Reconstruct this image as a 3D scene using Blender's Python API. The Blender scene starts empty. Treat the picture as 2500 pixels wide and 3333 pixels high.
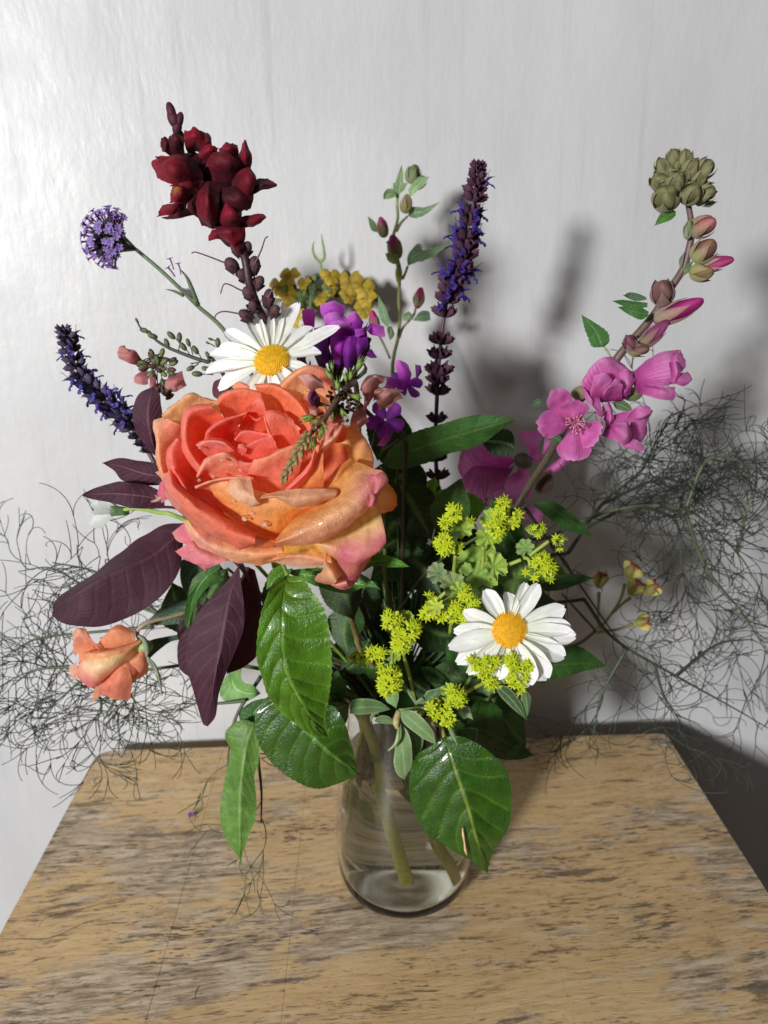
import bpy, math, random
import numpy as np
from math import sin, cos, pi, radians, atan2, sqrt, tan
from mathutils import Matrix, Vector, noise as mnoise

random.seed(7); rng = np.random.default_rng(7)
SC = bpy.context.scene
COL = SC.collection

# ---------------------------------------------------------------- camera
CAM_H = 0.44
def _rx(a): return np.array([[1,0,0],[0,cos(a),-sin(a)],[0,sin(a),cos(a)]])
def _rz(a): return np.array([[cos(a),-sin(a),0],[sin(a),cos(a),0],[0,0,1]])
RC = _rz(-radians(1.3)) @ _rx(radians(90-18.2)) @ _rz(radians(-1.0))
cam_d = bpy.data.cameras.new('camera'); cam = bpy.data.objects.new('camera', cam_d)
COL.objects.link(cam); SC.camera = cam
mw = Matrix([list(RC[i]) + [0] for i in range(3)] + [[0,0,0,1]]); mw[2][3] = CAM_H
cam.matrix_world = mw
cam_d.sensor_fit = 'VERTICAL'; cam_d.sensor_height = 36.0; cam_d.sensor_width = 27.0
cam_d.lens = 36.0*2500/3333
cam_d.clip_start = 0.01; cam_d.clip_end = 50
cam_d.dof.use_dof = True; cam_d.dof.focus_distance = 0.39; cam_d.dof.aperture_fstop = 10.0

# ---------------------------------------------------------------- light
world = bpy.data.worlds.new('World'); SC.world = world; world.use_nodes = True
bg = world.node_tree.nodes['Background']
bg.inputs['Color'].default_value = (1.0, 0.95, 0.88, 1); bg.inputs['Strength'].default_value = 0.045
def add_light(name, kind, loc, target, energy, color, **kw):
    l = bpy.data.lights.new(name, kind); l.energy = energy; l.color = color
    for k, v in kw.items(): setattr(l, k, v)
    o = bpy.data.objects.new(name, l); COL.objects.link(o); o.location = loc
    o.rotation_euler = (Vector(target)-Vector(loc)).to_track_quat('-Z', 'Y').to_euler()
    return o
add_light('low_bright_lamp', 'SPOT', (-1.55, -2.0, 0.92), (0.0, 0.5, 0.25), 435, (1.0, 0.99, 0.975),
          shadow_soft_size=0.18, spot_size=radians(40), spot_blend=0.3)
add_light('tall_strip_fill', 'AREA', (-0.62, -1.15, 0.95), (0.0, 0.45, 0.15), 1.9, (0.93, 0.96, 1.0),
          shape='RECTANGLE', size=0.13, size_y=1.5)  # added strip light: draws a streak on the glass and fills the shade
SC.view_settings.view_transform = 'Standard'; SC.view_settings.look = 'None'
SC.view_settings.exposure = 0.08; SC.view_settings.gamma = 1.0
SC.cycles.max_bounces = 10; SC.cycles.transmission_bounces = 8; SC.cycles.transparent_max_bounces = 8

# ---------------------------------------------------------------- pixels to places
def P(u, v, d):
    r = RC @ np.array([(u-1250)/2500., -(v-1666.5)/2500., -1.0])
    return np.array([0, 0, CAM_H]) + r*(d/r[1])
def cvt(x0, y0, s):
    return lambda x, y, d: P(x0+x*s, y0+y*s, d)
S_ = lambda u, v, d: P(u, v, d)
A = cvt(150,300,.4822); B = cvt(150,1000,.4822); C = cvt(450,1150,.5425); D4 = cvt(850,800,.4822)
E5 = cvt(1150,450,.3617); F6 = cvt(1650,450,.4822); G = cvt(1450,1050,.5425); H = cvt(0,1650,.5124)
I_ = cvt(550,1750,.4972); J = cvt(1050,1550,.4822); K = cvt(1000,2200,.4521); Lc = cvt(1700,1250,.5424)
Q5 = cvt(850,1120,.3617); Q6 = cvt(1350,1550,.3014)
def cdir(x, y, z):                 # direction given as right / up / towards the viewer of the photograph
    v = RC @ np.array([x, y, z], float); return v/np.linalg.norm(v)
def hx(h):
    h = h.lstrip('#'); c = [int(h[i:i+2], 16)/255 for i in (0,2,4)]
    return np.array([x/12.92 if x <= .04045 else ((x+.055)/1.055)**2.4 for x in c])

# ---------------------------------------------------------------- materials
MATS = {}
def nmat(name):
    m = bpy.data.materials.new(name); m.use_nodes = True
    nt = m.node_tree; nt.nodes.clear(); MATS[name] = m
    return m, nt, nt.nodes, nt.links
def organic(name, rough=.5, trans=.3, nscale=300, namt=.18, bscale=600, bstr=.25, bdist=.0003, coat=0., sheen=0., spec=.5, stretch=(1,1,1), vein=0., vs=(38, 2.2)):
    m, nt, N, L = nmat(name)
    out = N.new('ShaderNodeOutputMaterial'); at = N.new('ShaderNodeAttribute'); at.attribute_name = 'Col'
    tc = N.new('ShaderNodeTexCoord'); mp = N.new('ShaderNodeMapping'); mp.inputs['Scale'].default_value = stretch
    L.new(tc.outputs['Object'], mp.inputs['Vector'])
    n1 = N.new('ShaderNodeTexNoise'); n1.inputs['Scale'].default_value = nscale; n1.inputs['Detail'].default_value = 4
    L.new(mp.outputs[0], n1.inputs['Vector'])
    mr = N.new('ShaderNodeMapRange'); mr.inputs['From Min'].default_value = .3; mr.inputs['From Max'].default_value = .7
    mr.inputs['To Min'].default_value = 1-namt; mr.inputs['To Max'].default_value = 1+namt
    L.new(n1.outputs['Fac'], mr.inputs['Value'])
    mx = N.new('ShaderNodeVectorMath'); mx.operation = 'SCALE'
    L.new(at.outputs['Color'], mx.inputs[0]); L.new(mr.outputs[0], mx.inputs['Scale'])
    if vein:
        pa = N.new('ShaderNodeAttribute'); pa.attribute_name = 'puv'; pm = N.new('ShaderNodeMapping'); pm.inputs['Scale'].default_value = (vs[0], vs[1], 1)
        L.new(pa.outputs['Vector'], pm.inputs['Vector']); vn = N.new('ShaderNodeTexNoise'); vn.inputs['Scale'].default_value = 1; vn.inputs['Detail'].default_value = 4; vn.inputs['Roughness'].default_value = .65
        L.new(pm.outputs[0], vn.inputs['Vector']); vr = N.new('ShaderNodeMapRange'); vr.inputs['From Min'].default_value = .3; vr.inputs['From Max'].default_value = .7
        vr.inputs['To Min'].default_value = 1-vein; vr.inputs['To Max'].default_value = 1+vein*.7; L.new(vn.outputs['Fac'], vr.inputs['Value'])
        mv = N.new('ShaderNodeMath'); mv.operation = 'MULTIPLY'; L.new(mr.outputs[0], mv.inputs[0]); L.new(vr.outputs[0], mv.inputs[1]); L.new(mv.outputs[0], mx.inputs['Scale'])
    n2 = N.new('ShaderNodeTexNoise'); n2.inputs['Scale'].default_value = bscale; n2.inputs['Detail'].default_value = 3
    L.new(mp.outputs[0], n2.inputs['Vector'])
    bp = N.new('ShaderNodeBump'); bp.inputs['Strength'].default_value = bstr; bp.inputs['Distance'].default_value = bdist
    L.new(n2.outputs['Fac'], bp.inputs['Height'])
    if vein:
        b2 = N.new('ShaderNodeBump'); b2.inputs['Strength'].default_value = .5; b2.inputs['Distance'].default_value = .0006
        L.new(vn.outputs['Fac'], b2.inputs['Height']); L.new(b2.outputs[0], bp.inputs['Normal'])
    pr = N.new('ShaderNodeBsdfPrincipled'); pr.inputs['Roughness'].default_value = rough
    pr.inputs['Coat Weight'].default_value = coat; pr.inputs['Coat Roughness'].default_value = .12
    pr.inputs['Sheen Weight'].default_value = sheen; pr.inputs['Specular IOR Level'].default_value = spec
    L.new(mx.outputs[0], pr.inputs['Base Color']); L.new(bp.outputs[0], pr.inputs['Normal'])
    if trans > 0:
        tr = N.new('ShaderNodeBsdfTranslucent'); ms = N.new('ShaderNodeMixShader'); ms.inputs[0].default_value = trans
        sat = N.new('ShaderNodeHueSaturation'); sat.inputs['Saturation'].default_value = 1.05; sat.inputs['Value'].default_value = 1.1
        L.new(mx.outputs[0], sat.inputs['Color']); L.new(sat.outputs[0], tr.inputs['Color'])
        L.new(pr.outputs[0], ms.inputs[1]); L.new(tr.outputs[0], ms.inputs[2]); L.new(ms.outputs[0], out.inputs['Surface'])
    else: L.new(pr.outputs[0], out.inputs['Surface'])
    return m
organic('petal', .46, .42, 260, .12, 900, .7, .0005, coat=.08, vein=.13)
organic('petal_wet', .36, .34, 260, .10, 1300, 1.0, .0009, coat=.45, vein=.10)
organic('petal_soft', .58, .35, 200, .14, 700, .5, .0004, vein=.14, spec=.35, vs=(26, 1.6))
organic('petal_white', .5, .3, 150, .06, 500, .3, .0002)
organic('velvet', .62, .12, 220, .28, 500, .7, .0006, sheen=.03, spec=.25, vein=.22, vs=(16, 2))
organic('leaf_glossy', .34, .12, 120, .26, 900, .8, .0006, coat=.4, vein=.10, vs=(14, 9))
organic('leaf_matte', .5, .22, 150, .24, 700, .7, .0005, vein=.12, vs=(14, 9))
organic('leaf_purple', .62, .10, 160, .16, 600, .5, .0004, spec=.3, vein=.08)
organic('leaf_felt', .75, .2, 500, .12, 1500, .6, .0003, sheen=.3)
organic('stem', .5, 0, 300, .18, 900, .5, .0003)
organic('fine_stem', .6, 0, 300, .15, 900, .1, .0001)
organic('disc', .7, 0, 600, .2, 1400, .6, .0004)

# ---------------------------------------------------------------- meshes
WM = {}
def link(o, parent=None, M=None):
    COL.objects.link(o)
    M = M if M is not None else Matrix.Identity(4)
    if parent is not None:
        o.parent = parent; o.matrix_local = WM[parent].inverted() @ M
    else: o.matrix_world = M
    WM[o] = M.copy()
    return o
def mesh(name, V, F, cols, mat, smooth=True):
    me = bpy.data.meshes.new(name)
    V = np.asarray(V, float)
    me.from_pydata(V.tolist(), [], [list(map(int, f)) for f in F]); me.update()
    if cols is not None:
        c = np.asarray(cols, float)
        if c.ndim == 1: c = np.tile(c, (len(V), 1))
        c4 = np.ones((len(V), 4)); c4[:, :3] = np.clip(c, 0, 1)
        a = me.color_attributes.new('Col', 'FLOAT_COLOR', 'POINT'); a.data.foreach_set('color', c4.ravel())
    if smooth: me.polygons.foreach_set('use_smooth', [True]*len(me.polygons))
    me.materials.append(MATS[mat] if isinstance(mat, str) else mat)
    return me
def obj(name, V, F, cols, mat, parent=None, smooth=True, uv=None):
    V = np.asarray(V, float)
    c = V.mean(axis=0) if parent is None or True else np.zeros(3)
    me = mesh(name, V-c, F, cols, mat, smooth)
    if uv is not None:
        at = me.attributes.new('puv', 'FLOAT_VECTOR', 'POINT'); at.data.foreach_set('vector', np.asarray(uv, float).ravel())
    return link(bpy.data.objects.new(name, me), parent, Matrix.Translation(Vector(c)))
def guv(nr, nc, seed=0.):
    s, t = np.meshgrid(np.linspace(-1, 1, nc), np.linspace(0, 1, nr)); return np.stack([s*(.35+.65*t)+seed, t+seed*.37, np.full_like(s, seed)], -1).reshape(-1, 3)
def inst(name, me, parent, M):
    return link(bpy.data.objects.new(name, me), parent, M)
def thing(name, label, cat, loc, group=None):
    o = bpy.data.objects.new(name, None); o.empty_display_size = .01
    link(o, None, Matrix.Translation(Vector(loc)))
    o['label'] = label; o['category'] = cat
    if group: o['group'] = group
    return o
def tag(o, label, cat, group=None):
    o['label'] = label; o['category'] = cat
    if group: o['group'] = group
    return o

def cr(pts, n):                    # Catmull-Rom through the points, n samples
    p = np.asarray(pts, float)
    if len(p) == 1: return np.repeat(p, n, 0)
    q = np.vstack([2*p[0]-p[1], p, 2*p[-1]-p[-2]])
    t = np.linspace(0, len(p)-1, n); i = np.minimum(t.astype(int), len(p)-2); f = (t-i)[:, None]
    a, b, c, d = q[i], q[i+1], q[i+2], q[i+3]
    return .5*((2*b)+(-a+c)*f+(2*a-5*b+4*c-d)*f*f+(-a+3*b-3*c+d)*f**3)
def crgrid(g, nr, nc):
    g = np.asarray(g, float)
    h = np.stack([cr(r, nc) for r in g])
    return np.stack([cr(h[:, j], nr) for j in range(nc)], axis=1)
def gfaces(nr, nc, wrap=False):
    F = []
    for i in range(nr-1):
        for j in range(nc-1 if not wrap else nc):
            k = (j+1) % nc
            F.append((i*nc+j, i*nc+k, (i+1)*nc+k, (i+1)*nc+j))
    return F
def gnorm(g):
    du = np.gradient(g, axis=0); dv = np.gradient(g, axis=1)
    n = np.cross(du, dv); l = np.linalg.norm(n, axis=2, keepdims=True); l[l == 0] = 1
    return n/l
def nz(v, s, seed=0):
    return np.array([mnoise.noise(Vector((p[0]*s+seed, p[1]*s, p[2]*s))) for p in v.reshape(-1, 3)]).reshape(v.shape[:-1])
def tube_data(pts, radii, sides=6, n=None, cap=True):
    p = np.asarray(pts, float)
    if n: p = cr(p, n)
    m = len(p)
    r = np.interp(np.linspace(0, 1, m), np.linspace(0, 1, len(radii)), radii) if hasattr(radii, '__len__') else np.full(m, radii)
    t = np.gradient(p, axis=0); t /= np.maximum(np.linalg.norm(t, axis=1, keepdims=True), 1e-9)
    up = np.array([.3, .9, .2]); V = []
    x = np.cross(t[0], up); x /= np.linalg.norm(x)
    for k in range(m):
        x = x - t[k]*np.dot(x, t[k]); x /= max(np.linalg.norm(x), 1e-9); y = np.cross(t[k], x)
        for s in range(sides):
            a = 2*pi*s/sides; V.append(p[k]+r[k]*(cos(a)*x+sin(a)*y))
    F = gfaces(m, sides, True)
    if cap: F.append(tuple(range(sides))[::-1]); F.append(tuple((m-1)*sides+s for s in range(sides)))
    return np.array(V), F
def tube(name, pts, radii, col, parent, mat='stem', sides=8, n=None, col2=None):
    V, F = tube_data(pts, radii, sides, n or max(4, len(pts)*5))
    m = len(V)//sides
    c = np.asarray(col)
    if col2 is not None:
        f = np.repeat(np.linspace(0, 1, m), sides)[:, None]; c = c*(1-f)+np.asarray(col2)*f
    return obj(name, V, F, c, mat, parent)
class Bag:                          # several small shapes of one part joined together
    def __init__(s): s.V = []; s.F = []; s.C = []; s.n = 0
    def add(s, V, F, c):
        V = np.asarray(V, float); c = np.asarray(c, float)
        if c.ndim == 1: c = np.tile(c, (len(V), 1))
        s.V.append(V); s.C.append(c); s.F += [tuple(i+s.n for i in f) for f in F]; s.n += len(V)
    def tube(s, pts, r, c, sides=5, n=None):
        V, F = tube_data(pts, r, sides, n); s.add(V, F, c)
    def ell(s, M, c, seg=8, rings=6, c2=None):
        V, F = ell_data(seg, rings); f = (V[:, 2:3]+1)/2
        cc = np.asarray(c)*(1-f)+np.asarray(c2 if c2 is not None else c)*f
        W = np.c_[V, np.ones(len(V))] @ np.array(M).T; s.add(W[:, :3], F, cc)
    def data(s): return np.vstack(s.V), s.F, np.vstack(s.C)
    def obj(s, name, mat, parent):
        if not s.V: return None
        V, F, c = s.data(); return obj(name, V, F, c, mat, parent)
    def mesh(s, name, mat):
        V, F, c = s.data(); return mesh(name, V, F, c, mat)
def ell_data(seg=8, rings=6):
    V = []; 
    for i in range(rings+1):
        a = -pi/2+pi*i/rings; rr = max(cos(a), .02)
        for j in range(seg): b = 2*pi*j/seg; V.append((rr*cos(b), rr*sin(b), sin(a)))
    return np.array(V), gfaces(rings+1, seg, True)
def frame(loc, z, x=None, scale=1.0, spin=0.0):
    z = Vector(z).normalized()
    xh = Vector(x) if x is not None else Vector((0.1, 0.2, 1)) if abs(z.z) < .9 else Vector((1, 0, 0))
    y = z.cross(xh).normalized(); x = y.cross(z)
    M = Matrix(((x[0], y[0], z[0], 0), (x[1], y[1], z[1], 0), (x[2], y[2], z[2], 0), (0, 0, 0, 1)))
    sc = scale if hasattr(scale, '__len__') else (scale,)*3
    return Matrix.Translation(Vector(loc)) @ M @ Matrix.Rotation(spin, 4, 'Z') @ Matrix.Diagonal((*sc, 1))
def xf(M, V):
    V = np.asarray(V, float); return (np.c_[V, np.ones(len(V))] @ np.array(M).T)[:, :3]

# a sheet through rows of control points (conv is the reading of the photograph, last value = depth)
def sheet(name, rows, rowcols, parent, mat='petal', nr=26, nc=30, wrinkle=.0004, wscale=120, tints=(), seed=0, edge=None, ruffle=0., stripes=None, rag=.0006):
    g = crgrid(rows, nr, nc)
    N = gnorm(g)
    k = nz(g, wscale, seed)+.5*nz(g, wscale*2.3, seed+5)
    t = np.linspace(0, 1, nr)[:, None]; s = np.linspace(-1, 1, nc)[None, :]
    g = g+N*(wrinkle*k)[..., None]
    rg = (nz(g[-1:], 420, seed+2)+.6*nz(g[-1:], 1100, seed+4))[0]*rag; td = g[-1]-g[-3]; td /= np.maximum(np.linalg.norm(td, axis=1, keepdims=True), 1e-9)
    for q_, f_ in ((-1, 1), (-2, .7), (-3, .3)): g[q_] += td*(rg*f_)[:, None]
    if ruffle: g = g+N*(ruffle*np.sin(s*9+seed)*t**3)[..., None]
    cc = cr([hx(c) if isinstance(c, str) else c for c in rowcols], nr)
    c = np.repeat(cc[:, None, :], nc, 1)
    if edge is not None:
        e = (t**6*.9+np.abs(s)**8*.5); e = np.clip(e, 0, 1)[..., None]; c = c*(1-e)+hx(edge)*e
    if stripes is not None:
        col, m, amt = stripes; f = (np.abs(np.sin(s*m*pi/2+.4*np.sin(t*3)))**6*amt*(1-t*.6))[..., None]; c = c*(1-f)+hx(col)*f
    for (pt, r, tc, am) in tints:
        dd = np.linalg.norm(g-pt, axis=2); f = (np.clip(1-dd/r, 0, 1)**.8*am)[..., None]; c = c*(1-f)+hx(tc)*f
    c = c*(1+.05*nz(g, 300, seed+9))[..., None]
    return obj(name, g.reshape(-1, 3), gfaces(nr, nc), c.reshape(-1, 3), mat, parent, uv=guv(nr, nc, seed % 17))

# a leaf between a left edge, a midrib and a right edge read off the photograph
def blade(name, parent, cv, Lp, Mp, Rp, dep, mat, col, rib, edge=None, teeth=0, tamp=.05, fold=(0, 0), nlat=7, vd=.0005, nr=None, nc=21, seed=0, cup=0., wave=0., ribw=.05, vmix=.5, bulge=0.):
    nr = nr or (max(64, teeth*5) if teeth else (130 if mat == 'leaf_purple' else 48))
    def pj(pts, off=0):
        pts = np.asarray(pts, float); n = len(pts)
        dd = np.interp(np.linspace(0, 1, n), np.linspace(0, 1, len(dep)), dep)
        e = np.sin(np.linspace(0, 1, n)*pi)
        return cr([cv(x, y, d+off*ee) for (x, y), d, ee in zip(pts, dd, e)], nr)
    l, m, r = pj(Lp, fold[0]), pj(Mp), pj(Rp, fold[1])
    t = np.linspace(0, 1, nr); s = np.linspace(-1, 1, nc)
    if teeth:
        saw = ((t*teeth) % 1.0); ta = tamp*(saw-.5)*np.sin(pi*t)**.4
        l = m+(l-m)*(1+ta)[:, None]; r = m+(r-m)*(1+ta)[:, None]
    g = np.zeros((nr, nc, 3))
    for j, ss in enumerate(s):
        a = abs(ss); side = l if ss < 0 else r
        g[:, j] = m*(1-a)+side*a
    N = gnorm(g); 
    if np.mean(N @ cdir(0, 0, 1)) < 0: N = -N
    T, SS = np.meshgrid(t, s, indexing='ij'); AS = np.abs(SS)
    ph = (T*(nlat+2)-AS*1.6+.15*np.sin(SS*5+seed)); v = np.abs((ph % 1.0)-.5)*2      # 1 on a vein
    vein = np.clip((v-.82)/.18, 0, 1)*(AS > .04)*(AS < .93)*np.sin(pi*T)**.3
    ribm = np.clip(1-AS/ribw, 0, 1)
    disp = -vd*vein-vd*1.5*ribm+bulge*(np.sin(ph*2*pi-pi/2)*.5+.5)*(1-AS**2)*.5
    disp = disp+cup*(AS**2)*np.sin(pi*T)+wave*np.sin(T*11+seed)*AS**2+.0008*nz(g, 90, seed)
    g = g+N*disp[..., None]
    c = np.tile(hx(col), (nr, nc, 1)); rc = hx(rib)
    f = np.clip(ribm+vein*vmix, 0, 1)[..., None]*.85; c = c*(1-f)+rc*f
    if edge is not None:
        e = (AS**10*.9)[..., None]; c = c*(1-e)+hx(edge)*e
    c = c*(1+.12*nz(g, 70, seed+3))[..., None]
    return obj(name, g.reshape(-1, 3), gfaces(nr, nc), c.reshape(-1, 3), mat, parent, uv=guv(nr, nc, seed % 17))

# a petal in its own frame: +y away from the flower's middle, +z its face
def petal_data(L, W, prof=((0,.15),(.3,.5),(.7,1),(.9,.85),(1,.3)), bend=.3, cup=.2, notch=0., c0='#ffffff', c1='#ffffff', stripe=None, nr=14, nc=9, wr=.03, seed=0, lift=0.):
    t = np.linspace(0, 1, nr); s = np.linspace(-1, 1, nc)
    w = cr([(b,) for a, b in zip(*[iter([])]*2)], 2) if False else np.interp(t, [a for a, _ in prof], [b for _, b in prof])
    w = np.convolve(np.pad(w, 1, 'edge'), [.25, .5, .25], 'valid')
    V = np.zeros((nr, nc, 3)); c = np.zeros((nr, nc, 3)); a0, a1 = hx(c0), hx(c1)
    for i in range(nr):
        for j in range(nc):
            tt, ss = t[i], s[j]; ang = bend*tt
            y = L*tt*(1-notch*(1-abs(ss))**2*tt**4 if notch else 1)*(1-.06*abs(ss)**2)
            x = W/2*w[i]*ss
            z = cup*abs(x)*abs(ss)-L*(1-cos(ang))*(1 if bend > 0 else -1)+lift*L*sin(tt*pi)
            z += wr*W*mnoise.noise(Vector((x/W*3+seed, y/L*3, seed)))
            V[i, j] = (x, y*(1-.15*abs(bend)*tt), z)
            cc = a0*(1-tt)+a1*tt
            if stripe is not None:
                k = (abs(sin(ss*stripe[1]*pi/2))**8)*stripe[2]*(1-.7*tt); cc = cc*(1-k)+hx(stripe[0])*k
            c[i, j] = cc
    return V.reshape(-1, 3), gfaces(nr, nc), c.reshape(-1, 3)

VX, VY = P(1319, 2765, .455)[0], .461          # the vase's axis
def in_vase(dx=0., dy=0., z=.09): return np.array([VX+dx, VY+dy, z])
def stem_in(pts, dx, dy, zend=.09, ztop=.15):  # the rest of a stem, down through the mouth of the vase
    return list(pts)+[np.array([VX+dx, VY+dy, ztop]), np.array([VX+dx*.8, VY+dy*.8, zend])]
# ---------------------------------------------------------------- wall and floor
def wall_y(x): return .665+.045*x
m, nt, N, L = nmat('painted_wall')
out = N.new('ShaderNodeOutputMaterial'); pr = N.new('ShaderNodeBsdfPrincipled'); tc = N.new('ShaderNodeTexCoord')
mp = N.new('ShaderNodeMapping'); mp.inputs['Scale'].default_value = (1, 1, .35); L.new(tc.outputs['Object'], mp.inputs[0])
def noise(sc, det=4, src=None, rough=.55):
    n = N.new('ShaderNodeTexNoise'); n.inputs['Scale'].default_value = sc; n.inputs['Detail'].default_value = det
    n.inputs['Roughness'].default_value = rough; L.new(src or mp.outputs[0], n.inputs['Vector']); return n
def ramp(fac, stops):
    r = N.new('ShaderNodeValToRGB'); e = r.color_ramp.elements
    e[0].position, e[0].color = stops[0][0], (*stops[0][1], 1); e[1].position, e[1].color = stops[-1][0], (*stops[-1][1], 1)
    for p_, c_ in stops[1:-1]: k = e.new(p_); k.color = (*c_, 1)
    L.new(fac, r.inputs[0]); return r
n1 = noise(9, 6); r1 = ramp(n1.outputs['Fac'], [(.3, (.52, .525, .535)), (.52, (.58, .585, .595)), (.72, (.62, .625, .64))])
n5 = noise(2.6, 3, tc.outputs['Object']); n6 = noise(1, 2); sk = N.new('ShaderNodeMapping'); sk.inputs['Scale'].default_value = (120, 120, 3.5); L.new(tc.outputs['Object'], sk.inputs[0]); n6 = noise(1, 4, sk.outputs[0], .7)
blt = N.new('ShaderNodeMix'); blt.data_type = 'RGBA'; blt.blend_type = 'MULTIPLY'; blt.inputs[0].default_value = 1
L.new(r1.outputs[0], blt.inputs[6]); L.new(ramp(n5.outputs['Fac'], [(.35, (.93, .93, .945)), (.6, (1, 1, 1))]).outputs[0], blt.inputs[7])
bl2 = N.new('ShaderNodeMix'); bl2.data_type = 'RGBA'; bl2.blend_type = 'MULTIPLY'; bl2.inputs[0].default_value = 1
L.new(blt.outputs[2], bl2.inputs[6]); L.new(ramp(n6.outputs['Fac'], [(.30, (.90, .90, .91)), (.42, (1, 1, 1))]).outputs[0], bl2.inputs[7]); L.new(bl2.outputs[2], pr.inputs['Base Color'])
n2 = noise(70, 5); n3 = noise(28, 4, tc.outputs['Object']); n4 = noise(260, 3)
def math2(op, a, b):
    k = N.new('ShaderNodeMath'); k.operation = op
    for i, v in enumerate((a, b)):
        if isinstance(v, (int, float)): k.inputs[i].default_value = v
        else: L.new(v, k.inputs[i])
    return k.outputs[0]
h = math2('ADD', math2('MULTIPLY', n2.outputs['Fac'], .6), math2('ADD', math2('MULTIPLY', n3.outputs['Fac'], .9), math2('MULTIPLY', n4.outputs['Fac'], .22)))
bp = N.new('ShaderNodeBump'); bp.inputs['Strength'].default_value = .32; bp.inputs['Distance'].default_value = .0022
L.new(h, bp.inputs['Height']); L.new(bp.outputs[0], pr.inputs['Normal'])
rr = ramp(n3.outputs['Fac'], [(.3, (.37,)*3), (.7, (.5,)*3)]); L.new(rr.outputs[0], pr.inputs['Roughness'])
L.new(pr.outputs[0], out.inputs[0])
xs = np.linspace(-2.2, 2.2, 30); zs = np.linspace(-.62, 1.7, 20)
V = [(x, wall_y(x), z) for z in zs for x in xs]
V += [(x, wall_y(x)+.1, z) for z in (zs[0], zs[-1]) for x in (xs[0], xs[-1])]
F = gfaces(20, 30)
wl = obj('wall', V[:600], F, None, 'painted_wall', smooth=False); wl['kind'] = 'structure'
m, nt, N, L = nmat('floor_boards')
out = N.new('ShaderNodeOutputMaterial'); pr = N.new('ShaderNodeBsdfPrincipled'); tc = N.new('ShaderNodeTexCoord')
mp = N.new('ShaderNodeMapping'); mp.inputs['Scale'].default_value = (1, 8, 1); L.new(tc.outputs['Object'], mp.inputs[0])
n1 = noise(4, 5); r1 = ramp(n1.outputs['Fac'], [(.3, (.12, .08, .05)), (.7, (.22, .15, .10))]); L.new(r1.outputs[0], pr.inputs['Base Color'])
L.new(pr.outputs[0], out.inputs[0])
fl = obj('floor', [(-2.2, -3, -.62), (2.2, -3, -.62), (2.2, .8, -.62), (-2.2, .8, -.62)], [(0, 1, 2, 3)], None, 'floor_boards', smooth=False); fl['kind'] = 'structure'

# ---------------------------------------------------------------- table
m, nt, N, L = nmat('weathered_wood')
out = N.new('ShaderNodeOutputMaterial'); pr = N.new('ShaderNodeBsdfPrincipled'); tc = N.new('ShaderNodeTexCoord')
geo = N.new('ShaderNodeNewGeometry'); rot = N.new('ShaderNodeMapping'); rot.inputs['Rotation'].default_value = (0, 0, radians(-4))
L.new(geo.outputs['Position'], rot.inputs[0])
# gentle wander so the grain is not ruled
wn = N.new('ShaderNodeTexNoise'); wn.inputs['Scale'].default_value = 7; wn.inputs['Detail'].default_value = 2; L.new(rot.outputs[0], wn.inputs['Vector'])
wm = N.new('ShaderNodeVectorMath'); wm.operation = 'SCALE'; wm.inputs['Scale'].default_value = .014; L.new(wn.outputs['Color'], wm.inputs[0])
wa = N.new('ShaderNodeVectorMath'); wa.operation = 'ADD'; L.new(rot.outputs[0], wa.inputs[0]); L.new(wm.outputs[0], wa.inputs[1])
def mapped(sx, sy, off=0):
    k = N.new('ShaderNodeMapping'); k.inputs['Scale'].default_value = (sx, sy, 1); k.inputs['Location'].default_value = (off, off*.7, off*.3)
    L.new(wa.outputs[0], k.inputs[0]); return k.outputs[0]
def mixc(f, a, b, mode='MIX'):
    k = N.new('ShaderNodeMix'); k.data_type = 'RGBA'; k.blend_type = mode
    if isinstance(f, (int, float)): k.inputs[0].default_value = f
    else: L.new(f, k.inputs[0])
    for i, v in ((6, a), (7, b)):
        if isinstance(v, tuple): k.inputs[i].default_value = (*v, 1)
        else: L.new(v, k.inputs[i])
    return k.outputs[2]
base = noise(1, 5, mapped(5, 16)); grain = noise(1, 6, mapped(30, 260, 3), .72)
g_tan = ramp(base.outputs['Fac'], [(.28, tuple(hx('#BF9A68'))), (.5, tuple(hx('#D8B27C'))), (.72, tuple(hx('#E8C692')))])
c1 = mixc(.5, g_tan.outputs[0], ramp(grain.outputs['Fac'], [(.3, tuple(hx('#AE8C60'))), (.7, tuple(hx('#EED4A4')))]).outputs[0], 'MIX')
# chalky grey patches with ragged edges
patch = noise(1, 8, mapped(5.5, 12, 9), .76); pm = ramp(patch.outputs['Fac'], [(.495, (0,)*3), (.545, (1,)*3)])
greyg = ramp(grain.outputs['Fac'], [(.40, tuple(hx('#74665A'))), (.49, tuple(hx('#A89A8A'))), (.60, tuple(hx('#D8CAB6')))])
c2 = mixc(math2('MULTIPLY', pm.outputs[0], .68), c1, greyg.outputs[0])
# short dark pores in streaks, gathered where the wear is
pore = noise(1, 3, mapped(85, 560, 5), .6); pf = ramp(pore.outputs['Fac'], [(.405, (1,)*3), (.44, (0,)*3)])
wear = noise(1, 7, mapped(6, 15, 21), .74); wf = ramp(wear.outputs['Fac'], [(.48, (.04,)*3), (.60, (1,)*3)])
c3 = mixc(math2('MULTIPLY', math2('MULTIPLY', pf.outputs[0], wf.outputs[0]), .85), c2, tuple(hx('#3A2F28')))
pore2 = noise(1, 2, mapped(130, 900, 55), .55); pf2 = ramp(pore2.outputs['Fac'], [(.34, (1,)*3), (.38, (0,)*3)])
wear2 = noise(1, 5, mapped(10, 22, 61), .7); wf2 = ramp(wear2.outputs['Fac'], [(.38, (.15,)*3), (.55, (1,)*3)])
c3 = mixc(math2('MULTIPLY', math2('MULTIPLY', pf2.outputs[0], wf2.outputs[0]), .75), c3, tuple(hx('#4C3A2C')))
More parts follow.
